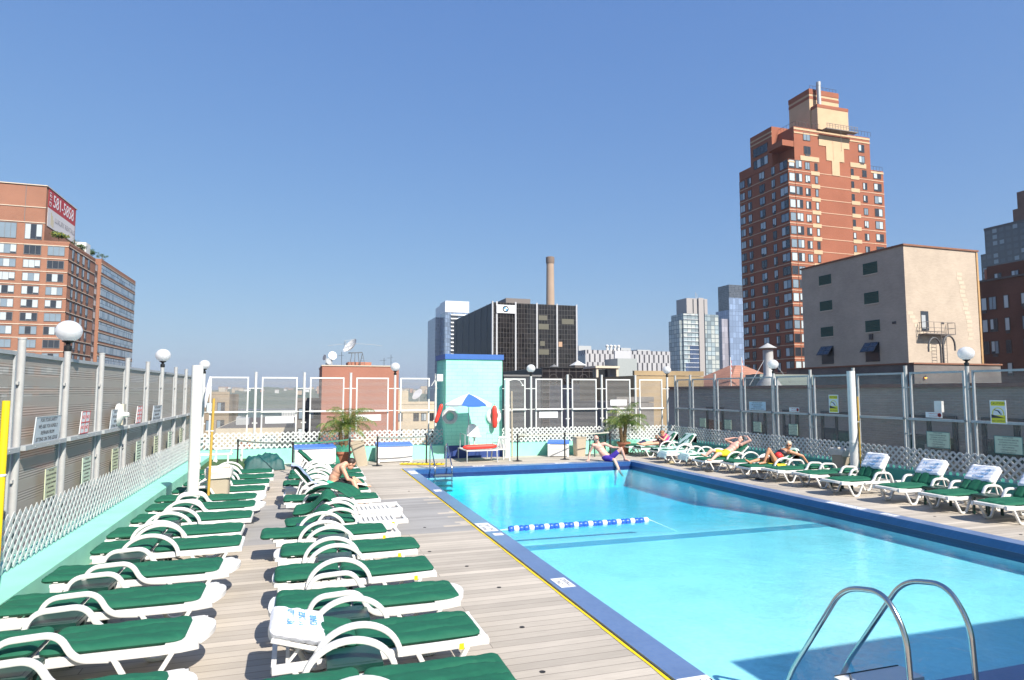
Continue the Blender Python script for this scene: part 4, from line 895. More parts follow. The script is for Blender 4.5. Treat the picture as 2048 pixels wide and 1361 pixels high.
for j in range(nv + 1):
    for i in range(nu + 1):
        u, v = -1 + 2 * i / nu, j / nv; w = .24 * (1 - .25 * max(0, v - .5) ** 2 * 4) * math.sqrt(max(0.02, 1 - (max(0, v - .72) / .30) ** 2))
        if v < .45: vs.append((u * w, -.20 + v / .45 * .40, .41 + .03 * u * u))
        else: s_ = (v - .45) / .55; vs.append((u * w, .20 + .12 * s_ - .05 * u * u * s_, .41 + .03 * u * u * (1 - s_) + .46 * s_))
fs = [(j * (nu + 1) + i, j * (nu + 1) + i + 1, (j + 1) * (nu + 1) + i + 1, (j + 1) * (nu + 1) + i) for j in range(nv) for i in range(nu)]
MB().add(vs, fs).build('shell', M_white, t, angle=60)
plastic_chair('plastic_chair', 6.86, 22.55, 0, R(188), 'white slatted plastic chair beside the lifeguard bench, back to the pool')
# umbrella: six panels, alternating white and blue
t = thing('parasol', 'blue and white segmented umbrella over the lifeguard seat', 'umbrella', (5.72, 22.72, 0))
MB().tube([(0, 0, .43), (0, 0, 2.30)], .016, 8).build('pole', M_galv, t)
MB().lathe([(.016, 2.28), (.03, 2.33), (.012, 2.42), (0, 2.46)], seg=10).build('finial', M_white, t)
b = MB(); n = 6; Rr = .86; rings = 6
for k in range(n):
    b.mi = 1 if k % 2 == 0 else 0; a0, a1 = R(60 * k - 120), R(60 * k - 60); vs = []
    for i in range(rings + 1):
        f_ = i / rings
        for j in range(5):
            g_ = j / 4; r_ = Rr * f_; x_ = r_ * ((1 - g_) * math.cos(a0) + g_ * math.cos(a1)); y_ = r_ * ((1 - g_) * math.sin(a0) + g_ * math.sin(a1))
            vs.append((x_, y_, 2.40 - .36 * f_ ** 1.25 - .03 * f_ * 4 * g_ * (1 - g_) * .6))
    b.add(vs, [(i * 5 + j, i * 5 + j + 1, (i + 1) * 5 + j + 1, (i + 1) * 5 + j) for i in range(rings) for j in range(4)])
    e0 = vs[-5:]; b.add([tuple(p) for p in e0] + [(p[0] * 1.005, p[1] * 1.005, p[2] - (.08 if 0 < q < 4 else .04)) for q, p in enumerate(e0)], [(j, j + 1, j + 6, j + 5) for j in range(4)])
b.build('canopy', [mat('white_umbrella_cloth', (.74, .74, .72), .8, var=.05), mat('blue_umbrella_cloth', (.04, .13, .50), .8, var=.08)], t, angle=25)
for k in range(n): a = R(60 * k); MB().tube([(0, 0, 2.28), (.86 * math.cos(a), .86 * math.sin(a), 2.03)], .006, 5).build('rib', M_galv, t)
def ring_buoy(x, y, z, label, m, rz=0):
    t = thing('life_ring', label, 'life ring', (x, y, z), rz, 'life rings on the turquoise tower'); vs, fs = [], []; S, K = 28, 12
    for i in range(S):
        a = 2 * math.pi * i / S
        for k in range(K):
            c = 2 * math.pi * k / K; r_ = .215 + .068 * math.cos(c); vs.append((r_ * math.cos(a), .045 * math.sin(c), r_ * math.sin(a)))
    for i in range(S):
        for k in range(K): fs.append((i * K + k, i * K + (k + 1) % K, ((i + 1) % S) * K + (k + 1) % K, ((i + 1) % S) * K + k))
    MB().add(vs, fs).build('ring', m, t)
    MB().tube([(.30 * math.cos(R(a)), -.03, .30 * math.sin(R(a)) + (.02 if a % 60 else 0)) for a in range(0, 361, 15)], .008, 6, caps=False).build('grab_line', M_cover, t)
ring_buoy(5.27, 23.78, 1.56, 'grey white life ring on the shaded left side of the tower', mat('light_grey_ring', (.50, .50, .46), .7))  # greyer than the ring on the right
ring_buoy(6.98, 23.78, 1.55, 'white life ring on the right of the tower behind a red rescue float', M_white)
def can(name, p, q, label, r=.075, m=M_red):
    t = thing(name, label, 'rescue float', p, 0, 'red rescue floats'); d = Vector(q) - Vector(p); L = d.length; D_ = d.normalized()
    MB().tube([tuple(D_ * (L * u)) for u in (0, .03, .12, .3, .7, .88, .97, 1)], [r * .3, r * .7, r * .95, r, r, r * .95, r * .7, r * .3], 14).build('float', m, t)
    MB().tube([tuple(D_ * L), tuple(D_ * (L + .06)), tuple(D_ * (L + .10) + Vector((.02, 0, -.05)))], .008, 6).build('strap', M_black, t)
can('rescue_float', (4.72, 23.75, 1.32), (4.95, 23.75, 2.02), 'red rescue float tilted on the post left of the tower')
can('rescue_float', (6.98, 23.66, 1.10), (6.96, 23.66, 1.95), 'red rescue float hanging upright over the right life ring', .10)
can('rescue_float', (5.40, 22.25, .53), (6.62, 22.22, .55), 'long red rescue tube lying across the lifeguard bench', .085)
MB_ = thing('loudspeaker', 'small white box loudspeaker on an arm left of the tower', 'loudspeaker', (4.82, 23.9, 3.0)); MB().box(-.05, .17, -.12, .12, -.13, .13).build('cabinet', M_white, MB_, smooth=False); MB().tube([(-.22, .1, -.3), (-.05, 0, 0)], .018, 8).build('arm', M_white, MB_)
t = thing('floodlight_arm', 'curved white lamp arm on top of the far white column', 'lamp', (7.5, 23.55, 2.9)); MB().tube([(0, 0, 0), (.25, 0, .06), (.45, 0, 0), (.55, 0, -.15)], .012, 8).build('arm', M_white, t); MB().ball((.56, 0, -.18), (.05, .04, .03), 10, 6).build('head', M_white, t)
# driftwood sprig on the far ledge lattice
t = thing('dry_branch', 'small dry branch stuck in the lattice right of the column', 'branch', (7.95, 24.05, .62))
b = MB(); rd = random.Random(4)
for k in range(9):
    a = rd.uniform(-.6, 1.2); L = rd.uniform(.15, .42); b.tube([(0.1 * k * .3, 0, .02 * k), (.1 * k * .3 + L * math.cos(a), -.06, .02 * k + L * math.sin(a) * .6)], [.012, .004], 5)
b.build('twigs', mat('dry_bark', (.12, .09, .05), .9), t)
plastic_chair('plastic_stool', 10.9, 22.95, 0, R(180), 'dark green chair half hidden behind the man at the water', M_dkgreen)
t = thing('wall_speaker', 'round white horn speaker with grey box on the left fence', 'loudspeaker', (-3.36, 14.15, 2.05), R(90)); MB().lathe([(.21, 0), (.215, .03), (.17, .07), (.05, .11), (.04, .2)], seg=28, T=Matrix.Rotation(R(90), 4, 'X')).build('dish', M_white, t, (0, 0, 0)); MB().box(.02, .20, -.10, .02, -.20, .20).build('housing', mat('cream_plastic', (.5, .46, .38), .5), t, smooth=False); MB().box(.0, .18, -.108, -.1, -.19, -.09).build('grille', mat('grey_grille', (.2, .2, .2), .6), t, smooth=False)
t = thing('wall_unit', 'small white box unit fixed on the right fence panel', 'box', (15.28, 12.28, 2.12), R(-90)); MB().box(-.10, .10, .02, .10, -.15, .13).build('housing', M_white, t, smooth=False); MB().box(-.08, .08, .012, .02, -.11, -.02).build('cover', M_white, t, smooth=False)

# ------------------------------------------------------------------ signs on the fences
def sign(name, loc, rz, w, h, m, lines, size, label, ink=M_ink, cat='sign', border=None, group=None, tilt=0, space=1.0):
    t = thing(name, label, cat, loc, rz, group); t.rotation_euler = (tilt, 0, rz)
    MB().box(-w / 2, w / 2, -.006, .006, -h / 2, h / 2).build('board', m, t, smooth=False)
    if border:
        b = MB(); e_ = .012
        for (x0, x1, z0, z1) in ((-w / 2, w / 2, h / 2 - e_, h / 2), (-w / 2, w / 2, -h / 2, -h / 2 + e_), (-w / 2, -w / 2 + e_, -h / 2 + e_, h / 2 - e_), (w / 2 - e_, w / 2, -h / 2 + e_, h / 2 - e_)): b.box(x0, x1, -.009, -.0065, z0, z1)
        b.build('border', border, t, smooth=False)
    n = len(lines)
    for i, s in enumerate(lines):
        z = h / 2 - h * (i + .6) / (n + .2); text('lettering', s, size, (0, -.0075, z), (R(90), 0, 0), ink, t, ext=.0006)
    return t
LEDGE = ['FOR YOUR SAFETY', 'WE ASK YOU KINDLY', 'REFRAIN FROM', 'SITTING ON THE LEDGE']
RULES = ['POOL RULES', 'PLEASE SHOWER BEFORE', 'ENTERING THE POOL', 'NO GLASS CONTAINERS', 'NO RUNNING', 'CHILDREN MUST BE', 'WITH AN ADULT']
for y, lb in ((10.50, 'pale blue grey sign FOR YOUR SAFETY nearest the camera on left fence'), (14.05, 'pale ledge safety sign below the round white speaker, left fence'), (17.55, 'pale ledge safety sign just before the second lamp, left fence')):
    sign('safety_sign', (-3.33, y, 1.98), R(90), .92, .36, M_signb, LEDGE, .072, lb, border=M_galv, tilt=R(4), group=None)
for y, lb in ((8.55, 'red gridded white notice partly hidden behind the yellow pole'), (12.10, 'white notice with red four-square grid between first lamp and next post, left fence'), (15.75, 'white notice with red four-square grid farther along the left fence')):
    t = sign('red_notice', (-3.33, y, 2.00), R(90), .42, .36, M_signw, ['NO   NO', 'NO   NO'], .085, lb, ink=M_redink, border=M_redink, tilt=R(4)); MB().box(-.2, .2, -.010, -.0066, -.008, .008).box(-.008, .008, -.010, -.0066, .0085, .17).box(-.008, .008, -.010, -.0066, -.17, -.0085).build('grid', M_redink, t, smooth=False)
for i, (y, c) in enumerate(((10.72, 'first'), (12.30, 'second'), (14.0, 'third'), (15.85, 'fourth'), (17.6, 'fifth'), (19.3, 'sixth'), (21.0, 'seventh'))):
    sign('rules_notice', (-3.33, y, 1.22), R(90), .42, .42, M_signg if i % 2 else mat('yellowish_green_sign', (.50, .52, .34), .5, var=.12, nscale=12), RULES, .034, 'small pale green rules notice, %s from the camera on the lower left fence' % c, border=M_galv)
for i, (y, c) in enumerate(((9.0, 'nearest'), (10.62, 'second'), (12.35, 'third'), (17.3, 'fourth'), (19.05, 'fifth'), (20.7, 'sixth'), (22.3, 'farthest'))):
    if i == 2: continue
    sign('rules_notice', (15.22, y if i > 2 else (10.55, 12.25, 0)[i], 1.28 if i < 2 else 1.25), R(-90), .62 if i < 2 else .40, .40 if i < 2 else .36, M_signg, RULES, .04 if i < 2 else .034, 'pale green pool rules notice, %s on the lower right fence' % c, border=mat('teal_border', (.05, .2, .2), .5))
def caution(y, z, label):
    t = thing('caution_sign', label, 'sign', (15.20, y, z), R(-90)); w, h = .36, .54
    MB().box(-w / 2, w / 2, -.006, .006, -h / 2, h / 2).build('board', M_signw, t, smooth=False)
    MB().box(-w / 2 + .025, w / 2 - .025, -.0085, -.0065, h / 2 - .125, h / 2 - .025).box(-w / 2 + .025, w / 2 - .025, -.0085, -.0065, -h / 2 + .025, -h / 2 + .20).build('yellow_panel', M_signy, t, smooth=False)
    text('lettering', 'CAUTION', .072, (0, -.0095, h / 2 - .075), (R(90), 0, 0), M_ink, t, ext=.0006); text('lettering', 'NO DIVING', .058, (0, -.0095, -h / 2 + .065), (R(90), 0, 0), M_ink, t, ext=.0006)
    b = MB(); b.add([(-.155, -.0095, -.055), (-.155, -.0095, -.135), (.155, -.0095, -.135)], [(0, 1, 2)]); b.build('wedge', M_ink, t, smooth=False)
    b = MB(); K = 30
    for k in range(K + 1):
        a = R(-15 + 210 * k / K); b.v += [(.135 * math.cos(a), -.009, -.03 + .135 * math.sin(a)), (.115 * math.cos(a), -.009, -.03 + .115 * math.sin(a))]
    b.f = [(2 * k, 2 * k + 1, 2 * k + 3, 2 * k + 2) for k in range(K)]; b.m = [0] * K; b.build('ring', M_signy, t, smooth=False)
    MB().bar((-.08, -.011, .05), (.0, -.011, .03), .004, .018).bar((0, -.011, .03), (.05, -.011, -.03), .004, .026).ball((.065, -.011, -.045), (.014, .002, .014), 10, 6).build('diver', M_ink, t, smooth=False)
caution(10.72, 2.02, 'yellow CAUTION NO DIVING sign on the right fence near the picture edge'); caution(15.55, 2.12, 'yellow CAUTION NO DIVING sign on the right fence left of the white column')
sign('safety_sign', (15.20, 18.98, 1.98), R(-90), .86, .30, mat('light_blue_sign', (.42, .55, .66), .5), LEDGE, .06, 'light blue ledge safety sign on the right fence', border=M_signw)
for y, lb in ((12.32, 'small white no-smoking strip sign on the right fence near the lamp'), (17.20, 'small white no-smoking strip sign on the right fence left of the caution sign')):
    t = sign('smoking_sign', (15.20, y, 1.90), R(-90), .44, .14, M_signw, ['THANK YOU FOR', 'NOT SMOKING'], .035, lb, ink=M_redink); b = MB(); b.lathe([(.038, 0), (.052, .0), (.052, .002), (.038, .002), (.038, 0)], seg=20, T=Matrix.Translation((.16, -.008, 0)) @ Matrix.Rotation(R(90), 4, 'X')); b.bar((.13, -.009, .03), (.19, -.009, -.03), .003, .01); b.build('symbol', M_redink, t)
for (x, z, w, h, lb) in ((-.75 + .0, 1.48, .95, .24, 'a'), (2.35, 1.52, .92, .22, 'b'), (9.5, 1.55, .80, .25, 'c'), (12.65, 2.02, .76, .24, 'd'), (12.85, 1.60, .60, .24, 'e')):
    lab = {'a': 'white strip sign with faded red lettering left of the red brick block', 'b': 'white strip sign with faded lettering behind the left palm', 'c': 'plain white strip sign before the black glass building', 'd': 'white strip sign above the right palm, upper of two', 'e': 'white strip sign behind the right palm, lower of two'}[lb]
    sign('strip_sign', (x, 24.52, z), 0, w, h, M_signw, ['FOR YOUR SAFETY WE ASK YOU KINDLY', 'REFRAIN FROM SITTING ON THE LEDGE'], .036, lab, ink=M_pinkink)

# ------------------------------------------------------------------ potted palms
def palm(x, y, pot_h, trunk_h, reach, label, seed, stems=2):
    t = thing('potted_palm', label, 'palm', (x, y, 0)); rd = random.Random(seed)
    MB().lathe([(.17, 0), (.24, pot_h - .08), (.275, pot_h - .08), (.275, pot_h), (.24, pot_h), (.23, pot_h - .05), (0, pot_h - .05)], seg=24).build('pot', M_terra, t)
    heads = []; b = MB()
    for s in range(stems):
        ox = (-.14 + .24 * s) if stems > 1 else 0; hh = trunk_h * (1 - .13 * (s == 0 and stems > 1)); pts = [(ox * .4 + ox * u * .6, .02 * math.sin(u * 4), pot_h - .05 + (hh - pot_h) * u) for u in [k / 8 for k in range(9)]]
        b.tube(pts, [.075 - .012 * u + .008 * (i % 2) for i, u in enumerate([k / 8 for k in range(9)])], 10)
        for i in range(34): 
            a = rd.random() * 6.28; u = rd.random(); p = Vector(pts[int(u * 7.9)]); b.bar(p, p + Vector((.09 * math.cos(a), .09 * math.sin(a), .07)), .03, .012)
        heads.append(Vector(pts[-1]))
    b.build('trunk', mat('palm_bark', (.15, .10, .05), .9, var=.4, nscale=20), t)
    b = MB()
    for hi, hd in enumerate(heads):
        nf = 19 if hi == stems - 1 else 10
        for k in range(nf):
            a = 2.399 * k + rd.uniform(-.2, .2); up = 1.45 - 1.25 * (k / nf) + rd.uniform(-.15, .15); L = reach * rd.uniform(.75, 1.1) * (.8 if hi < stems - 1 else 1)
            pts = []; p = Vector(hd); el = up; n = 12
            for i in range(n + 1):
                pts.append(p.copy()); p = p + Vector((math.cos(a) * math.cos(el), math.sin(a) * math.cos(el), math.sin(el))) * (L / n); el -= (1.75 + .8 * rd.random()) / n * (0.35 + 1.2 * i / n)
            b.mi = 0; b.tube(pts, [.011 * (1 - .8 * i / n) + .002 for i in range(n + 1)], 4, caps=False)
            side = Vector((-math.sin(a), math.cos(a), 0)); NL = 34
            for j in range(3, NL):
                u = j / NL; q = u * n; i0 = int(q); P = pts[i0].lerp(pts[min(n, i0 + 1)], q - i0); d = (pts[min(n, i0 + 1)] - pts[i0]).normalized()
                ll = L * .30 * math.sin(math.pi * min(1, u * .85 + .15)) ** .7 * rd.uniform(.8, 1.1)
                for s in (-1, 1):
                    dr = (side * s * .82 + d * .62 + Vector((0, 0, rd.uniform(-.35, .05)))).normalized(); b.mi = 1 if rd.random() < .72 else 2
                    e1 = P + dr * ll * .55 + Vector((0, 0, .012)); e2 = P + dr * ll + Vector((0, 0, -.10 * ll / .2)); w = d * .0075
                    b.add([P - w * .5, P + w * .5, e1 + w, e1 - w, e2], [(0, 1, 2, 3), (3, 2, 4)])
    b.build('crown', [mat('palm_stalk', (.16, .19, .04), .6), mat('palm_leaf', (.075, .145, .022), .5, var=.35, nscale=5), mat('palm_leaf_yellowed', (.19, .21, .035), .55, var=.3, nscale=5)], t, smooth=False)
palm(1.42, 23.3, .42, 1.30, 1.22, 'bushy arching potted palm before the red brick block, left of the pool', 11, 2)
palm(12.25, 23.35, .48, 1.25, 1.20, 'potted palm behind the man at the water, right end of far ledge', 23, 2)

# ------------------------------------------------------------------ people
def caps(b, p, q, r1, r2, seg=12):
    p, q = Vector(p), Vector(q); d = (q - p); n = 5; pts = [p + d * (i / n) for i in range(n + 1)]; rs = [r1 + (r2 - r1) * i / n for i in range(n + 1)]
    b.tube(pts, rs, seg); b.ball(tuple(p), r1, 10, 8); b.ball(tuple(q), r2, 10, 8)
def ell(b, c, r, T=None): b.ball((0, 0, 0), r, 16, 12, Matrix.Translation(c) @ (T or Matrix.Identity(4)))
def soft(o, vox=.008, it=4):
    m = o.modifiers.new('Remesh', 'REMESH'); m.mode = 'VOXEL'; m.voxel_size = vox; m.use_smooth_shade = True
    s = o.modifiers.new('Smooth', 'SMOOTH'); s.iterations = it; s.factor = .5; return o
def frame_from(fwd, up):
    f = Vector(fwd).normalized(); u = Vector(up); u = (u - f * u.dot(f)).normalized(); r = f.cross(u)
    return Matrix(((r.x, f.x, u.x, 0), (r.y, f.y, u.y, 0), (r.z, f.z, u.z, 0), (0, 0, 0, 1)))
def hand(b, w, d, palm_up, s=1.0, curl=.5, side=1):
    """palm box-ellipsoid, four fingers of different length, thumb from the side; local y along d"""
    T = Matrix.Translation(w) @ frame_from(d, palm_up); F = lambda p: T @ Vector(p)
    b.ball((0, 0, 0), (.040 * s, .050 * s, .016 * s), 12, 8, T @ Matrix.Translation((0, .045 * s, 0)))
    for i, (x, L) in enumerate(((-.030, .070), (-.010, .080), (.010, .076), (.029, .060))):
        p0 = (x * s, .082 * s, 0); p1 = (x * 1.08 * s, (.082 + L * .5) * s, -.012 * curl * s); p2 = (x * 1.1 * s, (.082 + L * (.5 + .45 * (1 - curl * .5))) * s, -.045 * curl * s)
        caps(b, F(p0), F(p1), .0092 * s, .0085 * s, 8); caps(b, F(p1), F(p2), .0085 * s, .0070 * s, 8)
    caps(b, F((-.034 * side * s, .02 * s, 0)), F((-.062 * side * s, .052 * s, -.008 * s)), .012 * s, .010 * s, 8); caps(b, F((-.062 * side * s, .052 * s, -.008 * s)), F((-.066 * side * s, .080 * s, -.014 * s)), .010 * s, .008 * s, 8)
def foot(b, a, d, s=1.0):
    d = Vector(d).normalized(); a = Vector(a); caps(b, a - d * .03 * s, a + d * .10 * s, .036 * s, .036 * s); caps(b, a + d * .10 * s, a + d * .17 * s, .036 * s, .024 * s); T = frame_from(d, (0, 0, 1))
    for k in range(5): x = (-.028 + .014 * k) * s; P = a + d * .17 * s + T.to_3x3() @ Vector((x, 0, -.008)); caps(b, P, P + d * (.030 - .003 * k) * s, .011 * s, .009 * s, 8)
def head(b, c, fwd, up, s=1.0):
    T = Matrix.Translation(c) @ frame_from(fwd, up)
    b.ball((0, 0, 0), (.074 * s, .092 * s, .10 * s), 20, 16, T @ Matrix.Translation((0, -.005 * s, .022 * s)))
    b.ball((0, 0, 0), (.056 * s, .066 * s, .075 * s), 16, 12, T @ Matrix.Translation((0, .022 * s, -.050 * s)))
    b.ball((0, 0, 0), (.011 * s, .020 * s, .024 * s), 10, 8, T @ Matrix.Translation((0, .093 * s, -.012 * s)))       # nose
    b.ball((0, 0, 0), (.026 * s, .010 * s, .009 * s), 10, 8, T @ Matrix.Translation((0, .080 * s, -.056 * s)))       # mouth
    b.ball((0, 0, 0), (.052 * s, .012 * s, .008 * s), 10, 8, T @ Matrix.Translation((0, .080 * s, .022 * s)))        # brow
    for e_ in (-1, 1): b.ball((0, 0, 0), (.010 * s, .018 * s, .030 * s), 10, 8, T @ Matrix.Translation((e_ * .078 * s, -.005 * s, -.008 * s)))
    return T
def eyes(T, par, s=1.0, glasses=False, m=M_black):
    b = MB()
    if glasses:
        for e_ in (-1, 1): b.ball((0, 0, 0), (.030 * s, .010 * s, .022 * s), 12, 8, T @ Matrix.Translation((e_ * .034 * s, .090 * s, .004 * s)))
        b.bar(T @ Vector((-.06 * s, .088 * s, .012 * s)), T @ Vector((.06 * s, .088 * s, .012 * s)), .006, .006)
        for e_ in (-1, 1): b.bar(T @ Vector((e_ * .062 * s, .085 * s, .010 * s)), T @ Vector((e_ * .080 * s, -.01 * s, .006 * s)), .005, .005)
        b.build('sunglasses', m, par)
    else:
        for e_ in (-1, 1): b.ball((0, 0, 0), (.012 * s, .006 * s, .006 * s), 8, 6, T @ Matrix.Translation((e_ * .031 * s, .086 * s, .004 * s)))
        b.build('eyes', M_black, par)
def hair(T, par, m, s=1.0, long=False, thin=False):
    b = MB(); b.ball((0, 0, 0), (.081 * s, .093 * s, .092 * s), 20, 14, T @ Matrix.Translation((0, -.018 * s, .040 * s)))
    if long: b.ball((0, 0, 0), (.070 * s, .06 * s, .10 * s), 16, 12, T @ Matrix.Translation((0, -.06 * s, -.04 * s)))
    if thin: b = MB(); b.ball((0, 0, 0), (.079 * s, .070 * s, .060 * s), 18, 12, T @ Matrix.Translation((0, -.038 * s, -.005 * s)))
    return b.build('hair', m, par)
def person(label, J, skin, hd, s=1.0, belly=1.0, palms=((0, 0, 1), (0, 0, 1)), curls=(.5, .5), female=False):
    """J: joint name -> point. Torso built from ellipsoids along the spine, limbs tapered, then fused into one skin."""
    t = thing('person', label, 'person', (0, 0, 0)); t.location = J['pelvis']; o = Vector(J['pelvis']); P = {k: Vector(v) - o for k, v in J.items() if k not in ('fdir', 'udir', 'footd', 'handd')}
    b = MB(); sp = [P['pelvis'], P['waist'], P['chest'], P['neck']]; side = (P['shR'] - P['shL']).normalized()
    def slab(c, ax, r): f = ax.normalized(); u = side.cross(f); T = Matrix(((side.x, u.x, f.x, c.x), (side.y, u.y, f.y, c.y), (side.z, u.z, f.z, c.z), (0, 0, 0, 1))); b.ball((0, 0, 0), r, 18, 14, T)
    slab(P['pelvis'], P['waist'] - P['pelvis'], (.165 * s, .125 * s, .14 * s)); slab((P['pelvis'] + P['waist']) / 2, P['waist'] - P['pelvis'], (.148 * s, .115 * s * belly, .14 * s))
    slab(P['waist'], P['chest'] - P['waist'], ((.135 if female else .15) * s, .108 * s * belly, .14 * s)); slab((P['waist'] + P['chest']) / 2, P['chest'] - P['waist'], (.152 * s, .112 * s, .15 * s)); slab(P['chest'], P['neck'] - P['chest'], ((.15 if female else .172) * s, .115 * s, .15 * s))
    hc = P['head']; caps(b, (P['chest'] + P['neck']) / 2, P['neck'], .085 * s, .060 * s); caps(b, P['neck'], hc, .055 * s, .052 * s)
    T = head(b, hc, J['fdir'], J['udir'], s)
    for q, S in enumerate(('L', 'R')):
        caps(b, (P['chest'] + P['neck']) * .5 + (P['sh' + S] - P['neck']) * .3, P['sh' + S], .062 * s, .060 * s); caps(b, P['sh' + S], P['el' + S], .052 * s, .040 * s); caps(b, P['el' + S], P['wr' + S], .039 * s, .026 * s)
        hd_ = J['handd'][q]; hand(b, P['wr' + S] + Vector(hd_).normalized() * .01, hd_, palms[q], s, curls[q], 1 if S == 'R' else -1)
        caps(b, P['hip' + S], P['kn' + S], .086 * s, .056 * s); caps(b, P['kn' + S], P['kn' + S].lerp(P['an' + S], .35), .055 * s, .056 * s); caps(b, P['kn' + S].lerp(P['an' + S], .3), P['an' + S], .056 * s, .036 * s)
        foot(b, P['an' + S] + Vector((0, 0, -.015)), J['footd'][q], s)
    if female:
        u = side.cross((P['neck'] - P['chest']).normalized()); 
    soft(b.build('body', skin, t), .0085, 3)
    return t, P, T, b
def cloth(par, shapes, m, name='shorts', vox=.01):
    b = MB()
    for sh in shapes:
        if sh[0] == 'c': caps(b, *sh[1:])
        else: b.ball((0, 0, 0), sh[2], 16, 12, Matrix.Translation(sh[1]))
    return soft(b.build(name, m, par), vox, 3)
# 1: shirtless man bent forward on a lounger, reading
J = dict(pelvis=(.68, 14.70, .50), waist=(.70, 14.68, .64), chest=(.80, 14.66, .80), neck=(.93, 14.65, .92), head=(1.05, 14.64, .915), fdir=(.80, -.05, -.55), udir=(.55, 0, .8),
    shL=(.86, 14.84, .86), shR=(.86, 14.47, .86), elL=(.99, 14.90, .62), elR=(.97, 14.40, .62), wrL=(1.16, 14.78, .52), wrR=(1.15, 14.52, .54), handd=[(1, -.3, -.2), (1, .3, -.15)],
    hipL=(.74, 14.79, .48), hipR=(.74, 14.60, .48), knL=(1.13, 14.86, .56), knR=(1.10, 14.46, .56), anL=(1.32, 14.90, .42), anR=(1.24, 14.28, .10), footd=[(1, 0, -.1), (1, -.1, -.05)])
t, P, T, _ = person('shirtless man in black shorts bent forward reading on a lounger', J, M_skin, None, 1.0); hair(T, t, M_hair, 1.0); eyes(T, t, 1.0, True)
cloth(t, [('e', P['pelvis'] + Vector((.0, 0, -.01)), (.155, .185, .125)), ('c', P['hipL'], P['hipL'].lerp(P['knL'], .80), .102, .080), ('c', P['hipR'], P['hipR'].lerp(P['knR'], .80), .102, .080)], mat('black_shorts_cloth', (.012, .012, .014), .8))
cloth(t, [('c', P['pelvis'] + Vector((-.10, -.15, .05)), P['pelvis'] + Vector((.02, -.17, .02)), .045, .035)], mat('green_trim_cloth', (.05, .45, .28), .8), 'waist_trim')
o = MB().box(-.12, .12, -.15, .15, 0, .012).box(-.10, .10, -.13, .13, .012, .02).build('open_book', M_signw, loc=(1.26, 14.66, .47), rot=(0, R(12), R(10)), smooth=False); tag(o, 'open white book on the lounger under the bent man\'s hands', 'book')
# 2: heavy man sitting on the far coping, one leg in the water
J = dict(pelvis=(10.36, 21.05, .15), waist=(10.28, 21.16, .30), chest=(10.16, 21.24, .50), neck=(10.08, 21.24, .70), head=(10.03, 21.20, .80), fdir=(.35, -.9, -.1), udir=(-.15, 0, 1),
    shL=(10.33, 21.15, .62), shR=(9.92, 21.22, .58), elL=(10.58, 20.98, .50), elR=(9.84, 21.34, .32), wrL=(10.74, 20.84, .50), wrR=(9.76, 21.25, .07), handd=[(.5, -.4, -.5), (-.5, -.4, -.1)],
    hipL=(10.47, 20.98, .12), hipR=(10.29, 20.95, .12), knL=(10.78, 20.74, .47), knR=(10.44, 20.62, .10), anL=(10.96, 20.80, .09), anR=(10.56, 20.42, -.30), footd=[(.4, -.9, -.1), (.1, -.8, -.5)])
t, P, T, _ = person('heavy bald man in purple shorts sitting on the pool rim, foot in water', J, M_skin2, None, 1.04, 1.22); eyes(T, t, 1.04, True)
cloth(t, [('e', P['pelvis'] + Vector((0, 0, -.01)), (.185, .145, .12)), ('c', P['hipL'], P['hipL'].lerp(P['knL'], .62), .105, .088), ('c', P['hipR'], P['hipR'].lerp(P['knR'], .72), .105, .088)], mat('purple_shorts_cloth', (.05, .025, .30), .8))
# 3: woman in pink top curled on the far lounger
hx = foot3[12] + 1.84
J = dict(pelvis=(13.36, 22.22, .52), waist=(13.42, 22.2, .60), chest=(13.42, 22.18, .72), neck=(13.36, 22.14, .83), head=(13.27, 22.10, .86), fdir=(-.75, -.25, -.55), udir=(-.4, 0, .9),
    shL=(13.40, 22.00, .78), shR=(13.42, 22.34, .78), elL=(13.22, 21.94, .62), elR=(13.22, 22.36, .62), wrL=(13.10, 22.02, .72), wrR=(13.08, 22.26, .70), handd=[(-.3, .3, .6), (-.3, -.3, .6)],
    hipL=(13.30, 22.12, .50), hipR=(13.30, 22.32, .50), knL=(12.88, 22.06, .50), knR=(12.88, 22.34, .52), anL=(12.46, 22.10, .46), anR=(12.45, 22.32, .47), footd=[(-.9, -.1, .3), (-.9, .1, .3)])
t, P, T, _ = person('woman in pink top and dark shorts sitting hunched on a far lounger', J, M_skin, None, .96, 1.15, female=True); hair(T, t, M_hairr, .98); eyes(T, t, .96)
cloth(t, [('e', P['waist'], (.165, .20, .16)), ('e', P['chest'] + Vector((0, 0, -.01)), (.16, .19, .15)), ('c', P['shL'] + Vector((0, .03, 0)), P['shR'] + Vector((0, -.03, 0)), .072, .072)], mat('pink_top_cloth', (.75, .05, .26), .8), 'top')
cloth(t, [('e', P['pelvis'] + Vector((0, 0, -.01)), (.165, .19, .13)), ('c', P['hipL'], P['hipL'].lerp(P['knL'], .45), .105, .09), ('c', P['hipR'], P['hipR'].lerp(P['knR'], .45), .105, .09)], mat('brown_shorts_cloth', (.05, .02, .025), .8))
t = thing('beach_bag', 'navy and white bag at the feet of the woman in pink', 'bag', (12.62, 22.52, .42)); soft(cloth(t, [('e', Vector((0, 0, .06)), (.17, .12, .09)), ('e', Vector((.06, -.02, .12)), (.10, .08, .08))], mat('navy_bag_cloth', (.02, .03, .08), .8), 'body'), .01, 1); MB().sweep(arc(0, .12, .08, .09, 0, 180, 8), .02, .008).build('handle', M_white, t)
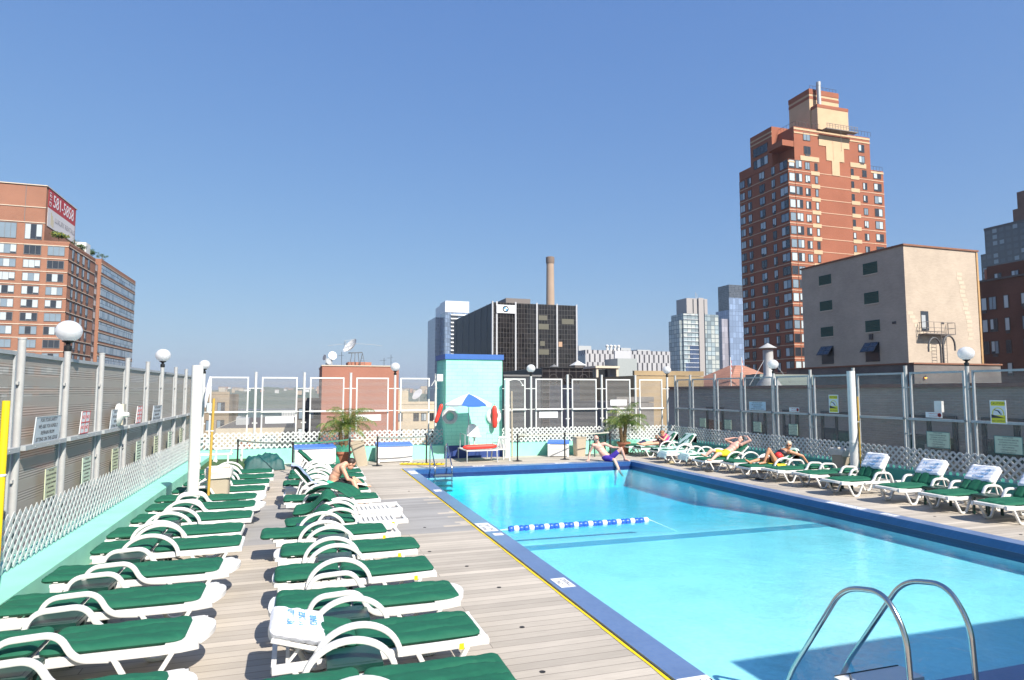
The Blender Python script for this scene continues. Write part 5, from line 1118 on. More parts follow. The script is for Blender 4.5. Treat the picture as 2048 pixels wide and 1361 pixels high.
# 4: man lying back in yellow shorts
J = dict(pelvis=(12.98, 17.78, .52), waist=(13.12, 17.78, .60), chest=(13.30, 17.78, .73), neck=(13.45, 17.78, .85), head=(13.53, 17.76, .94), fdir=(-.75, -.25, .35), udir=(.4, 0, .9),
    shL=(13.42, 17.58, .79), shR=(13.42, 17.98, .79), elL=(13.62, 17.40, .93), elR=(13.14, 18.02, .93), wrL=(13.66, 17.60, 1.04), wrR=(13.36, 17.86, .99), handd=[(-.2, .6, .1), (.5, -.3, 0)],
    hipL=(12.92, 17.68, .50), hipR=(12.92, 17.88, .50), knL=(12.52, 17.58, .52), knR=(12.58, 17.98, .60), anL=(12.18, 17.42, .36), anR=(12.36, 18.00, .44), footd=[(-.9, -.2, .2), (-.9, 0, .4)])
t, P, T, _ = person('man in yellow flowered shorts lying back with hands at his head', J, M_skin2, None, 1.0); hair(T, t, M_hair, .98); eyes(T, t, 1)
fl = mat('yellow_flowered_cloth', (.78, .50, .02), .8, var=.55, nscale=16)
cloth(t, [('e', P['pelvis'], (.14, .18, .125)), ('c', P['hipL'], P['hipL'].lerp(P['knL'], .55), .102, .088), ('c', P['hipR'], P['hipR'].lerp(P['knR'], .55), .102, .088)], fl)
# 5: woman in dark and red swimsuit with sunglasses, one knee raised
J = dict(pelvis=(13.10, 15.70, .52), waist=(13.22, 15.68, .60), chest=(13.38, 15.66, .72), neck=(13.49, 15.62, .83), head=(13.52, 15.57, .93), fdir=(-.62, -.75, -.02), udir=(.05, 0, 1),
    shL=(13.47, 15.46, .75), shR=(13.46, 15.84, .75), elL=(13.74, 15.28, .64), elR=(13.66, 16.04, .58), wrL=(13.88, 15.22, .42), wrR=(13.48, 16.10, .56), handd=[(.2, 0, -.8), (-.7, 0, -.2)],
    hipL=(13.04, 15.60, .50), hipR=(13.04, 15.80, .50), knL=(12.86, 15.62, .82), knR=(12.78, 15.86, .52), anL=(12.70, 15.64, .46), anR=(12.36, 15.84, .45), footd=[(-.9, 0, -.1), (-.8, 0, .5)])
t, P, T, _ = person('tanned woman in black and red swimsuit with sunglasses, one knee raised', J, M_skin3, None, .95, female=True); hair(T, t, M_hairw, 1.0, True); eyes(T, t, .95, True)
cloth(t, [('e', P['pelvis'], (.145, .168, .125)), ('e', P['waist'], (.15, .155, .118)), ('e', P['chest'] + Vector((-.03, 0, -.02)), (.14, .165, .115))], mat('black_swimsuit_cloth', (.015, .012, .02), .6), 'swimsuit')
cloth(t, [('e', P['waist'] + Vector((-.02, -.05, .03)), (.12, .12, .11))], mat('red_swimsuit_panel', (.55, .03, .03), .6), 'swimsuit_panel')
# hats, slippers and small litter by the right row
for (x, y, lb) in ((12.05, 17.35, 'pair of dark slippers under the lounger of the man in yellow'), (12.32, 15.35, 'pair of dark slippers by the lounger of the woman in sunglasses'), (12.15, 19.7, 'pale straw hat lying under a towel-covered lounger')):
    if 'hat' in lb: tag(MB().lathe([(.15, 0), (.15, .01), (.08, .02), (.07, .09), (0, .10)], seg=18).build('straw_hat', mat('straw', (.50, .42, .25), .9, var=.2, nscale=30), loc=(x, y, .001)), lb, 'hat')
    else:
        b = MB(); b.ball((0, 0, .02), (.12, .045, .025), 12, 8); b.ball((.03, .13, .02), (.12, .045, .025), 12, 8); tag(b.build('slippers', M_rubber, loc=(x, y, 0)), lb, 'slippers')

# ------------------------------------------------------------------ city buildings
M_pale = mat('curtained_glass', (.46, .52, .54), .12, var=.12, nscale=.7, spec=.8)
M_mid = mat('reflecting_glass', (.20, .26, .31), .08, var=.2, nscale=.5, spec=.9)
M_dark = mat('dark_glass', (.030, .035, .045), .06, var=.3, nscale=.6, spec=.8)
M_frame = mat('dark_window_frame', (.055, .05, .048), .5)
M_frameg = mat('grey_window_frame', (.16, .16, .16), .5)
M_stone = mat('pale_stone_trim', (.56, .48, .38), .8, var=.08, nscale=2)
M_roof = mat('roof_felt', (.10, .09, .085), .9, var=.3, nscale=.6)
ROT = {'-y': 0, '-x': R(-90), '+x': R(90)}
rw = random.Random(21)
def win_mesh(w, h, panes, glass, frame, ac, key):
    def f():
        b = MB(); e_ = .09; b.mi = 0
        b.box(0, w, -.05, .12, 0, e_); b.box(0, w, -.05, .12, h - e_, h); b.box(0, e_, -.05, .12, e_, h - e_); b.box(w - e_, w, -.05, .12, e_, h - e_)
        for k in range(1, panes): x = w * k / panes; b.box(x - .035, x + .035, -.04, .1, e_, h - e_)
        for k in range(panes):
            g = glass[k % len(glass)]; b.mi = 1 + g; x0, x1 = e_ + (w - 2 * e_) * k / panes, e_ + (w - 2 * e_) * (k + 1) / panes
            b.add([(x0, -.015, e_), (x1, -.015, e_), (x1, -.015, h - e_), (x0, -.015, h - e_)], [(0, 1, 2, 3)])
            if g == 0: b.mi = 3; b.add([(x0, -.018, e_), (x1, -.018, e_), (x1, -.018, e_ + (h - 2 * e_) * .18), (x0, -.018, e_ + (h - 2 * e_) * .18)], [(0, 1, 2, 3)]) if (k + key) % 3 == 0 else None
        if ac: b.mi = 0; b.box(w * .18, w * .82, -.07, .1, -.42, -.06)
        return b.mesh('window', [frame, M_pale, M_mid, M_dark], smooth=False)
    return cached(('win', w, h, panes, glass, frame.name, ac, key), f)
def windows(par, lst, org):
    """lst: (face, u, v, plane, z, w, h, panes, frame, ac); first 100 are parts of their own, the rest one part"""
    rest = MB(); R_ = []
    for i, (face, a, plane, z, w, h, panes, frame, ac) in enumerate(lst):
        gl = rw.choice([(0, 0), (0, 0), (0, 1), (1, 0), (1, 1), (2, 0), (2, 2), (0, 2, 0), (0, 2, 0), (1, 2, 1)]); me = win_mesh(w, h, panes, gl[:max(1, panes)], frame, ac, rw.randint(0, 2))
        loc = {'-y': (a, plane, z), '-x': (plane, a, z), '+x': (plane, a, z)}[face]; loc = tuple(loc[k] - org[k] for k in range(3))
        if i < 100: inst('window', me, par, loc, (0, 0, ROT[face]))
        else:
            T = Matrix.Translation(loc) @ Matrix.Rotation(ROT[face], 4, 'Z'); b0 = len(rest.v)
            rest.v += [tuple(T @ v.co) for v in me.vertices]; rest.f += [tuple(k + b0 for k in p.vertices) for p in me.polygons]; rest.m += [p.material_index for p in me.polygons]; R_.append(frame)
    if rest.v: o = rest.build('window', [R_[0], M_pale, M_mid, M_dark], par, smooth=False); o['kind'] = 'stuff'
def bldg(name, label, x0, x1, y0, y1, top, m, cat='building', base=-60, roof=True, par=None):
    t = thing(name, label, cat, (x0, y0, base)); W = lambda: None
    MB().box(0, x1 - x0, 0, y1 - y0, 0, top - base).build('wall', m, t, smooth=False)
    if roof: MB().box(.3, x1 - x0 - .3, .3, y1 - y0 - .3, top - base - .01, top - base + .05).build('roof', M_roof, t, smooth=False)
    return t, (x0, y0, base)
def part(t, org, name, m, *boxes, smooth=False):
    if name in ('roof_plant', 'roof_house', 'door') and len(boxes) > 1:
        for q in boxes: part(t, org, name, m, q)
        return
    b = MB()
    for q in boxes: b.box(q[0] - org[0], q[1] - org[0], q[2] - org[1], q[3] - org[1], q[4] - org[2], q[5] - org[2])
    return b.build(name, m, t, smooth=smooth)

# left brick apartment house with banner
B1 = brick('orange_brick', (.32, .135, .085), (.27, .11, .07), (.36, .22, .15), .25, .08, .012, stain=.12, sscale=.25)
t, o_ = bldg('apartment_house', 'orange brick apartment house with red phone number banner at far left', -82, -47.9, 157.4, 175.6, 33.6, B1)
part(t, o_, 'upper_wall', B1, (-82, -52.5, 157.42, 176.0, 33.6, 45.7)); part(t, o_, 'wing_wall', B1, (-60, -47.3, 178.3, 212, -60, 34.6)); part(t, o_, 'recess_wall', M_frameg, (-62, -48.0, 175.6, 178.3, -60, 32.5))
part(t, o_, 'parapet_coping', M_stone, (-82.1, -52.3, 157.2, 176.2, 45.703, 45.9))
bands = [(-82, -47.75, 157.27, 157.40, z, z + .16) for z in [33.0 - 2.79 * k for k in range(16)]] + [(-82, -52.4, 157.29, 157.41, z, z + .16) for z in (37.7, 41.0)]
bands += [(-47.895, -47.75, 157.27, 175.6, z, z + .16) for z in [33.0 - 2.79 * k for k in range(16)]] + [(-47.295, -47.15, 178.2, 212, z, z + .16) for z in [33.4 - 2.79 * k for k in range(16)]]
part(t, o_, 'stone_band', M_stone, *bands)
part(t, o_, 'pilaster', brick('orange_brick_proud', (.34, .145, .09), (.29, .12, .075), (.34, .22, .15), .25, .08, .012, stain=.1), *[(x, x + 1.0, 157.33, 157.398, -60, 33.4) for x in (-57.05, -52.7, -61.5)])
part(t, o_, 'wall_joint', M_frameg, (-56.2, -56.1, 157.36, 157.418, 37.8, 45.6))
wl = []
for k in range(12):
    z = 33.0 - 2.79 * (k + 1) + .75; h = 1.75 if k else 2.0
    for x0, x1 in ((-60.5, -57.2), (-55.95, -52.85), (-51.7, -48.6), (-65.2, -61.9), (-69.5, -66.2)): wl.append(('-y', x0, 157.36, z, x1 - x0, h, 3, M_frameg, False))
    for y0, y1 in ((159.4, 160.9), (162.6, 164.2), (166.2, 167.8), (170, 171.7)): wl.append(('+x', y0, -47.86, z, y1 - y0, h, 2, M_frame, True))
    wl.append(('+x', 176.0, -47.96, z, 1.9, h, 1, M_frame, True))
wl += [('-y', x0, 157.36, 34.2, 3.1, 3.3, 3, M_frameg, False) for x0 in (-60.5, -55.95, -65.2)]
windows(t, wl, o_)
Mrib = gridglass('ribbon_windows', (.20, .25, .29), (.05, .05, .05), 1.15, 1.7, .07, var=.4, light=(.34, .38, .40), lightp=.55)
for k in range(13): part(t, o_, 'window_strip', Mrib, (-47.28, -47.22, 178.6, 211.6, 33.4 - 2.79 * (k + 1) + .72, 33.4 - 2.79 * (k + 1) + 2.55))
part(t, o_, 'terrace_wall', B1, (-52.5, -47.8, 157.38, 157.7, 33.605, 34.1), (-48.2, -47.85, 157.7, 175.6, 33.605, 34.1)); part(t, o_, 'white_bulkhead', M_whitepaint, (-50.6, -48.4, 170.2, 173.4, 33.7, 36.8))
# banner
s = thing('wall_banner', 'large red and white rental banner with phone number on the brick wall', 'banner', (-52.44, 158.4, 37.6)); MB().box(0, .05, 0, 16.9, 3.9, 8.0).build('red_panel', mat('banner_red', (.42, .035, .04), .7, var=.06), s, smooth=False); MB().box(0, .05, 0, 16.9, -.1, 3.895).build('white_panel', mat('banner_white', (.62, .60, .60), .7, var=.05), s, smooth=False)
text('lettering', '581-5858', 3.9, (.08, 9.2, 5.85), (R(90), 0, R(90)), M_signw, s, ext=.01, xs=.88); text('lettering', '(212)', 1.5, (.08, 1.1, 5.9), (0, R(-90), R(0)), M_signw, s, ext=.01)
text('lettering', 'LUXURY RENTALS', 1.55, (.08, 10.4, 2.1), (R(90), 0, R(90)), mat('grey_lettering', (.25, .25, .28), .7), s, ext=.01); MB().box(.05, .07, 1.9, 2.2, .5, 3.3).box(.05, .07, 2.5, 2.8, .3, 2.7).box(.05, .07, 3.1, 3.4, .2, 1.9).build('tower_emblem', mat('gold_print', (.45, .38, .18), .7), s, smooth=False)
def bush(name, label, c, r, n, m, seed, cat='shrub', trunk=None):
    t = thing(name, label, cat, c); rd = random.Random(seed); b = MB(); cl = [(Vector((rd.gauss(0, .45), rd.gauss(0, .45), rd.gauss(0, .35))), rd.uniform(.3, .6)) for _ in range(9)]
    for i in range(n):
        q, rr = rd.choice(cl); d = Vector((rd.gauss(0, 1), rd.gauss(0, 1), rd.gauss(0, 1))).normalized(); p = (q + d * rr * rd.random() ** .4); p = Vector((p.x * r[0], p.y * r[1], p.z * r[2])); u = Vector((rd.gauss(0, 1), rd.gauss(0, 1), rd.gauss(0, 1))).normalized(); w = u.cross(d).normalized() * r[0] * .10; u = u * r[0] * .14
        b.mi = rd.random() < .4; b.add([p, p + w, p + w + u, p + u], [(0, 1, 2, 3)])
    b.build('crown', m, t, smooth=False); MB().tube([(0, 0, -r[2] * 1.3), (0, 0, 0), (r[0] * .2, 0, r[2] * .5)], [.09, .06, .03], 6).build('trunk', mat('palm_bark', (.1, .1, .1)), t); return t
Lf = [mat('leaf_green', (.06, .12, .02), .6, var=.4), mat('leaf_yellow', (.22, .21, .02), .6, var=.3)]; Lg = [mat('leaf_green', (.06, .12, .02)), mat('leaf_deep', (.025, .06, .015), .6, var=.4)]
bush('terrace_tree', 'yellow green shrub on the brick terrace below the banner', (-50.2, 158.6, 35.6), (1.7, 1.2, 1.0), 900, Lf, 1); bush('terrace_tree', 'small conical green shrub at the terrace corner', (-48.6, 163.0, 35.2), (.7, .7, 1.2), 400, Lg, 2)
bush('terrace_tree', 'loose grey green shrub further back on the brick roof terrace', (-49, 168.4, 35.3), (1.4, 1.6, .9), 500, Lg, 3); bush('terrace_tree', 'dark shrub beside the white roof hut on the brick terrace', (-48.3, 174.5, 35.3), (1.2, 1.3, .9), 400, Lg, 4); bush('terrace_tree', 'low dark shrub on the far wing roof of the brick house', (-47.8, 180.5, 35.5), (1.0, 1.5, .6), 300, Lg, 5)

# red brick block with dishes
B2 = brick('salmon_brick', (.37, .15, .10), (.33, .13, .088), (.42, .24, .18), .25, .08, .01, stain=.10, sscale=.2)
t, o_ = bldg('brick_block', 'plain red brick block with satellite dishes on its roof', 2.55, 13.2, 93.8, 110, 6.0, B2)
part(t, o_, 'coping', M_stone, (2.45, 13.3, 93.7, 110.1, 6.003, 6.15)); part(t, o_, 'roof_hut', B2, (6.2, 9.6, 97, 101, 6.06, 6.75))
def dish(loc, r, az, el, label, m=M_signw, mesh_=False):
    t = thing('satellite_dish', label, 'satellite dish', loc, R(az), 'dishes on the neighbouring roofs'); prof = [(0, 0)] + [(r * k / 8, .35 * r * (k / 8) ** 2) for k in range(1, 9)]
    T = Matrix.Rotation(R(90 - el), 4, 'X'); MB().lathe(prof + [(r * .99, .35 * r + .03), (0.01, .05)][:1], seg=26, T=T).build('reflector', m, t, (0, 0, 1.2 + r * .3)); MB().tube([(0, .1, 0), (0, .1, 1.2 + r * .25)], .07, 8).tube([(-.4, .5, 0), (0, .1, 1.0)], .04, 6).build('mast', M_galv, t)
    return t
dish((3.9, 94.9, 6.1), .60, 15, 12, 'round white drum dish facing the pool on the brick block'); dish((3.0, 95.2, 5.9), .42, -60, 10, 'grey dish turned left at the left roof corner', mat('grey_dish', (.22, .23, .26), .5)); dish((3.35, 94.6, 5.3), .45, 35, 15, 'low dish behind the roof edge between two others', M_galv)
t = thing('big_dish', 'large ribbed parabolic dish tilted up on a lattice frame', 'satellite dish', (6.7, 96, 6.1)); T = Matrix.Translation((0, 0, 2.7)) @ Matrix.Rotation(R(-48), 4, 'Y') @ Matrix.Rotation(R(20), 4, 'X')
vs = []; S = 24
for i in range(7):
    for k in range(S): a = 2 * math.pi * k / S; r_ = 1.25 * i / 6 * (1 + .03 * (k % 2)); vs.append((r_ * math.cos(a), r_ * math.sin(a), .5 * (i / 6) ** 2))
MB().add(vs, [(i * S + k, i * S + (k + 1) % S, (i + 1) * S + (k + 1) % S, (i + 1) * S + k) for i in range(6) for k in range(S)], T).build('reflector', mat('dish_panels', (.55, .55, .54), .45, var=.3, nscale=6), t, smooth=False)
b = MB()
for k in range(3): a = R(120 * k); b.bar(T @ Vector((1.2 * math.cos(a), 1.2 * math.sin(a), .5)), T @ Vector((0, 0, 1.5)), .05)
b.build('feed_struts', M_galv, t, smooth=False); b = MB()
for x in (-.3, .4, 1.1): b.bar((x, 0, 0), (x * .6 + .2, 0, 2.0), .08)
b.bar((-.5, 0, 1.9), (1.5, 0, 2.0), .12); b.bar((1.5, 0, 1.9), (1.9, 0, 0), .06); b.bar((1.1, 0, 0), (1.5, .2, 1.9), .06)
for k in range(4): b.bar((1.2 + .1 * k, 0, .4 + .4 * k), (1.75 - .05 * k, 0, .4 + .4 * k), .04)
b.build('frame', mat('dark_steel', (.08, .08, .08), .6), t, smooth=False); b = MB(); b.tube([(-3.4, 0, 2.9), (-1.6, 0, 3.15), (.0, 0, 3.3), (3.0, 0, 3.2), (4.3, 0, 3.0)], .03, 5).build('whip_aerials', M_galv, t)
for (x, h, lb) in ((5.2, 2.0, 'thin whip aerial near the middle of the brick block roof'), (11.2, 1.2, 'short mast at the right of the brick block roof'), (12.2, 1.7, 'thin mast near the right corner of the brick block roof')): 
    t = thing('aerial', lb, 'aerial', (x, 95, 6.1)); MB().tube([(0, 0, 0), (0, 0, h)], .03, 5).build('mast', M_black, t); MB().tube([(-.6, 0, h * .7), (.3, 0, h * .75)], .02, 5).build('crossarm', M_black, t)

bldg('low_neighbour', 'dark flat roofed building in the gap below the left fence', -40, -7.5, -10, 70, -4.5, mat('very_dark_brick', (.06, .045, .04), .9, var=.3, nscale=1))  # very dark walls, seen through the lattice holes
# low neighbours behind the far fence
def simple(name, label, x0, x1, y0, y1, top, m, cols, rows, w, h, z0, dz, frame=M_frame, panes=2, side=None):
    t, o_ = bldg(name, label, x0, x1, y0, y1, top, m); wl = []
    for r_ in range(rows):
        for c in cols: wl.append(('-y', c, y0 - .04, z0 - dz * r_, w, h, panes, frame, False))
        if side:
            for c in side: wl.append(('-x' if x0 > 0 else '+x', c if x0 < 0 else c + w, (x0 - .04) if x0 > 0 else (x1 + .04), z0 - dz * r_, w, h, panes, frame, False))
    windows(t, wl, o_); part(t, o_, 'parapet', m, (x0, x1, y0 - .05, y0 + .3, top + .06, top + .5)); return t, o_
Mcream = brick('cream_brick', (.58, .50, .37), (.52, .45, .33), (.5, .45, .36), .3, .1, .01, stain=.15); Mtanb = brick('tan_brick', (.38, .27, .15), (.34, .24, .13), (.36, .3, .2), .25, .08, .01, stain=.25, sscale=.3)
Mgreyb = brick('grey_brick', (.20, .19, .18), (.17, .16, .15), (.22, .21, .2), .25, .08, .01, stain=.2)
simple('tan_loft_building', 'weathered tan loft building behind the far left corner of the fence', -19.5, -12.6, 128, 146, 1.9, brick('weathered_tan', (.33, .26, .18), (.27, .21, .15), (.3, .26, .2), .3, .1, .01, stain=.4, sscale=.15), (-18.6, -16.4, -14.6), 5, 1.3, 1.9, -1.4, 3.2)
simple('dark_office_building', 'dark grey building left of the red brick block', -.9, 2.5, 100, 118, 1.0, Mgreyb, (-.5, 1.0), 4, 1.3, 1.6, -1.6, 2.9)
t, o_ = bldg('low_store_building', 'long low cream store building beyond the fence left of the brick block', -12.4, -1.0, 108, 150, -3.2, Mcream); part(t, o_, 'glass_front', gridglass('store_glass', (.25, .32, .34), (.5, .5, .5), 1.2, .8, .06), (-6.1, -3.6, 107.9, 107.99, -9.5, -4.3)); part(t, o_, 'brick_panel', B2, (-9.2, -7.4, 107.9, 107.99, -9.5, -5.2), (-3.0, -1.2, 107.9, 107.99, -9.5, -6.2))
part(t, o_, 'roof_plant', M_galv, (-10.5, -8.5, 118, 121, -3.15, -2.0), (-6, -3, 126, 128, -3.15, -2.4), (-11.5, -10.8, 130, 133, -3.15, -2.2))
t, o_ = bldg('garage_roof_building', 'flat grey roof with parked plant below the cream store', -14.5, -7.8, 84, 100, -7.2, M_conc); part(t, o_, 'roof_plant', M_galv, (-13.5, -11.9, 86, 88, -7.15, -6.1), (-11, -9, 90, 93, -7.15, -5.9), (-9.4, -8.4, 86, 87, -7.15, -6.4))
t, o_ = bldg('pier_shed', 'long white railed pier building by the river', -30, 34, 1080, 1120, -30, M_whitepaint); part(t, o_, 'colonnade', M_galv, *[(x, x + 1, 1079, 1079.8, -36, -30.5) for x in range(-28, 33, 4)])
t, o_ = simple('cream_office', 'cream office building with paired windows right of the brick block', 14.6, 24.5, 111, 126, .2, Mcream, (15.4, 18.2, 19.5, 20.8), 5, .95, 1.35, -2.6, 2.7); part(t, o_, 'roof_house', Mcream, (15.0, 17.6, 113, 117, .25, 2.6))
dish((19.4, 113, .2), 1.1, -62, 35, 'white parabolic dish on the cream office roof')
simple('brown_corner_building', 'low brown brick building behind the left side of the tower', 21.8, 24.2, 100, 110, -3.2, Mgreyb, (22.3,), 3, .9, 1.3, -6, 2.8)

# glass tower beyond, black office block with logo, chimney
gA = gridglass('blue_curtain_wall', (.16, .22, .32), (.10, .13, .18), 1.5, 3.1, .16, rough=.15, var=.3)
t, o_ = bldg('glass_tower', 'distant blue glass tower with white crown behind the black office block', 104.5, 123.6, 492, 512, 64, gA); 
part(t, o_, 'rear_wing', gridglass('grey_curtain_wall', (.24, .29, .36), (.34, .38, .44), 1.6, 3.0, .3, rough=.3, var=.2), (100.8, 110, 512.1, 545, -60, 62)); part(t, o_, 'crown', mat('white_metal_panel', (.62, .63, .66), .4, .2, var=.08, nscale=.4), (104.5, 123.7, 491.8, 512.2, 64.06, 73), (104.5, 106, 512.3, 530, 62, 71.5))
part(t, o_, 'floor_band', M_signw, *[(109, 123.6, 490.9, 491.99, 61.6 - 3.1 * k, 62.6 - 3.1 * k) for k in range(24)]); part(t, o_, 'balcony_recess', M_dark, *[(109.2, 114.6, 491.4, 491.98, 59.7 - 3.1 * k, 61.4 - 3.1 * k) for k in range(24)])
gB = gridglass('black_curtain_wall', (.014, .012, .012), (.11, .105, .10), 1.17, 1.86, .045, rough=.10, var=.5, spec=.35)
gB2 = gridglass('black_side_wall', (.012, .014, .020), (.02, .024, .034), 1.6, 3.7, .04, rough=.45, var=.4, spec=.15)
t, o_ = bldg('office_block', 'black glass office block with white roundel sign and pale mullions', 66.8, 100.8, 228.7, 294.4, 35.5, gB); part(t, o_, 'side_cladding', gB2, (66.72, 66.79, 228.8, 294.3, -60, 35.45))
part(t, o_, 'mullion', mat('pale_mullion', (.42, .43, .45), .5), *[(x, x + .6, 228.45, 228.69, -60, 35.9) for x in (67.8, 75.2, 83.7, 91.9, 100.05)], (66.2, 66.715, 228.3, 229.2, -60, 35.9)); part(t, o_, 'side_mullion', mat('grey_mullion', (.10, .11, .13), .5), *[(66.62, 66.715, 228.7 + d, 229.0 + d, -60, 35.8) for d in (8.5, 17.5, 27, 37, 48, 60)])
part(t, o_, 'roof_plant', mat('brown_grey_panel', (.16, .14, .13), .7), (74, 84, 236, 260, 35.6, 38.4)); part(t, o_, 'lit_window', mat('blinds_behind_glass', (.12, .115, .085), .3), (84.7, 88.8, 228.6, 228.68, 25.9, 28.0), (84.7, 88.2, 228.6, 228.68, 29.4, 31.2), (84.7, 88.8, 228.6, 228.68, 16.3, 18.3), (85.3, 87.2, 228.6, 228.68, 19.6, 21.4), (94.2, 99.2, 228.6, 228.68, 28.2, 30.2)); part(t, o_, 'open_window', mat('warm_pane', (.42, .27, .17), .5), (92.8, 94.3, 228.6, 228.68, 19.4, 21.3))
part(t, o_, 'sign_board', M_signw, (67.9, 75.1, 228.1, 228.19, 31.5, 34.6)); b = MB()
def disc(r0, r1, a0, a1, y): 
    K = 8; n0 = len(b.v); b.v += [(r * math.cos(R(a0 + (a1 - a0) * k / K)), y, r * math.sin(R(a0 + (a1 - a0) * k / K))) for k in range(K + 1) for r in (r0, r1)]; b.f += [(n0 + 2 * k, n0 + 2 * k + 1, n0 + 2 * k + 3, n0 + 2 * k + 2) for k in range(K)]; b.m += [b.mi] * K
for q in range(4): b.mi = 0; disc(.78, 1.22, q * 90, q * 90 + 90, 0); b.mi = 1 if q % 2 else 2; disc(0.01, .78, q * 90, q * 90 + 90, 0)
b.build('roundel', [M_black, mat('roundel_blue', (.05, .30, .62), .5), M_signw], t, (71.4 - 66.8, 228.05 - 228.7, 33.05 + 60), smooth=False)
t, o_ = bldg('low_office_block', 'lower black glass annex with grid lines before the tall office block', 67.1, 84.3, 178, 230.6 - 8, 9.3, gridglass('annex_curtain_wall', (.012, .010, .011), (.13, .12, .115), 2.15, 2.1, .05, rough=.1, var=.4, spec=.35)); part(t, o_, 'side_cladding', gB2, (67.0, 67.09, 178.2, 222, -60, 9.2)); part(t, o_, 'ledge', M_black, (66.9, 84.5, 177.7, 178.1, 9.31, 9.6))
b = MB()
for cx in (70.5, 75.4, 80.3):
    K = 24
    for k in range(K): a, c = 2 * math.pi * k / K, 2 * math.pi * (k + 1) / K; b.bar((cx + 1.3 * math.cos(a), 177.9, 6.2 + 1.3 * math.sin(a)), (cx + 1.3 * math.cos(c), 177.9, 6.2 + 1.3 * math.sin(c)), .07)
oo = b.build('roundel_ring', mat('ring_grey', (.13, .12, .115), .6), t, (-o_[0], -o_[1], -o_[2]), smooth=False)
for (x, y, s_, lb) in ((80.2, 182, 2.0, 'white pyramid topped vent on the black annex roof'), (73.2, 184, 1.1, 'small dark pyramid vent on the black annex roof')):
    tt = thing('roof_vent', lb, 'vent', (x, y, 9.35)); MB().box(-s_ * .8, s_ * .8, -s_ * .8, s_ * .8, 0, s_ * .5).build('base', mat('brown_grey_panel', (.1, .1, .1)), tt, smooth=False); MB().add([(-s_, -s_, s_ * .5), (s_, -s_, s_ * .5), (s_, s_, s_ * .5), (-s_, s_, s_ * .5), (0, 0, s_ * 1.25)], [(0, 1, 4), (1, 2, 4), (2, 3, 4), (3, 0, 4), (3, 2, 1, 0)]).build('cap', M_whitepaint if s_ > 1.5 else M_frameg, tt, smooth=False)
t, o_ = bldg('annex_shed', 'dark low roofed shed between turquoise tower and annex', 46.6, 56, 150, 172, 6.0, mat('dark_cladding', (.03, .035, .045), .6, var=.2, nscale=1)); part(t, o_, 'roof_edge', M_frameg, (46.4, 56.2, 149.8, 172, 6.06, 6.5))
t = thing('chimney', 'tall round tan brick power station chimney behind the office block', 'chimney', (119.4, 305, -60)); MB().lathe([(2.6, 0), (2.15, 106), (1.9, 128)], seg=28).build('stack', mat('tan_chimney', (.36, .27, .20), .9, var=.12, nscale=.25), t); MB().lathe([(1.98, 127.6), (2.2, 128.4), (2.2, 131), (1.8, 131.2)], seg=28).build('cap', mat('chimney_cap', (.20, .15, .12), .9), t)
# striped grey building
def strip_mat():
    m, nt, b_ = _nt('staggered_slot_panels'); c, g = wallvec(nt); br = N(nt, 'ShaderNodeTexBrick'); br.offset = .36; br.offset_frequency = 2; br.inputs['Scale'].default_value = 1; br.inputs['Brick Width'].default_value = 2.95; br.inputs['Row Height'].default_value = 4.45
    br.inputs['Mortar Size'].default_value = 0.02; br.inputs['Color1'].default_value = (.36, .36, .38, 1); br.inputs['Color2'].default_value = (.42, .42, .43, 1); br.inputs['Mortar'].default_value = (.3, .3, .31, 1); nt.links.new(c.outputs[0], br.inputs['Vector'])
    s = N(nt, 'ShaderNodeSeparateXYZ'); nt.links.new(c.outputs[0], s.inputs[0]); r_ = N(nt, 'ShaderNodeMath', operation='DIVIDE'); r_.inputs[1].default_value = 4.45; nt.links.new(s.outputs[1], r_.inputs[0]); f_ = N(nt, 'ShaderNodeMath', operation='FLOOR'); nt.links.new(r_.outputs[0], f_.inputs[0])
    md = N(nt, 'ShaderNodeMath', operation='MODULO'); md.inputs[1].default_value = 2; nt.links.new(f_.outputs[0], md.inputs[0]); ab = N(nt, 'ShaderNodeMath', operation='ABSOLUTE'); nt.links.new(md.outputs[0], ab.inputs[0])
    x = N(nt, 'ShaderNodeMath', operation='MULTIPLY_ADD'); nt.links.new(ab.outputs[0], x.inputs[0]); x.inputs[1].default_value = 1.2; nt.links.new(s.outputs[0], x.inputs[2])
    d = N(nt, 'ShaderNodeMath', operation='DIVIDE'); d.inputs[1].default_value = 2.95; nt.links.new(x.outputs[0], d.inputs[0]); fr_ = N(nt, 'ShaderNodeMath', operation='FRACT'); nt.links.new(d.outputs[0], fr_.inputs[0])
    lt = N(nt, 'ShaderNodeMath', operation='LESS_THAN'); lt.inputs[1].default_value = .30; nt.links.new(fr_.outputs[0], lt.inputs[0])
    mx = N(nt, 'ShaderNodeMix', data_type='RGBA'); nt.links.new(lt.outputs[0], mx.inputs['Factor']); nt.links.new(br.outputs['Color'], mx.inputs['A']); mx.inputs['B'].default_value = (.035, .035, .045, 1); nt.links.new(mx.outputs['Result'], b_.inputs['Base Color']); b_.inputs['Roughness'].default_value = .5; return m
t, o_ = bldg('panel_clad_building', 'grey panelled building with staggered dark window slots in the distance', 141.4, 192.3, 310.9, 340, 24.2, strip_mat()); part(t, o_, 'blank_panel', mat('pale_metal_wall', (.46, .47, .50), .5, var=.05), (158.2, 167.6, 310.2, 310.89, -60, 24.0)); part(t, o_, 'side_glass', M_mid, (141.2, 141.39, 311, 339, -60, 21.5)); part(t, o_, 'roof_house', M_galv, (141.5, 149, 320, 335, 24.3, 27), (166, 172, 318, 330, 24.3, 26.2)); part(t, o_, 'roof_screen', M_galv, (176, 184, 318, 330, 24.3, 25.4))
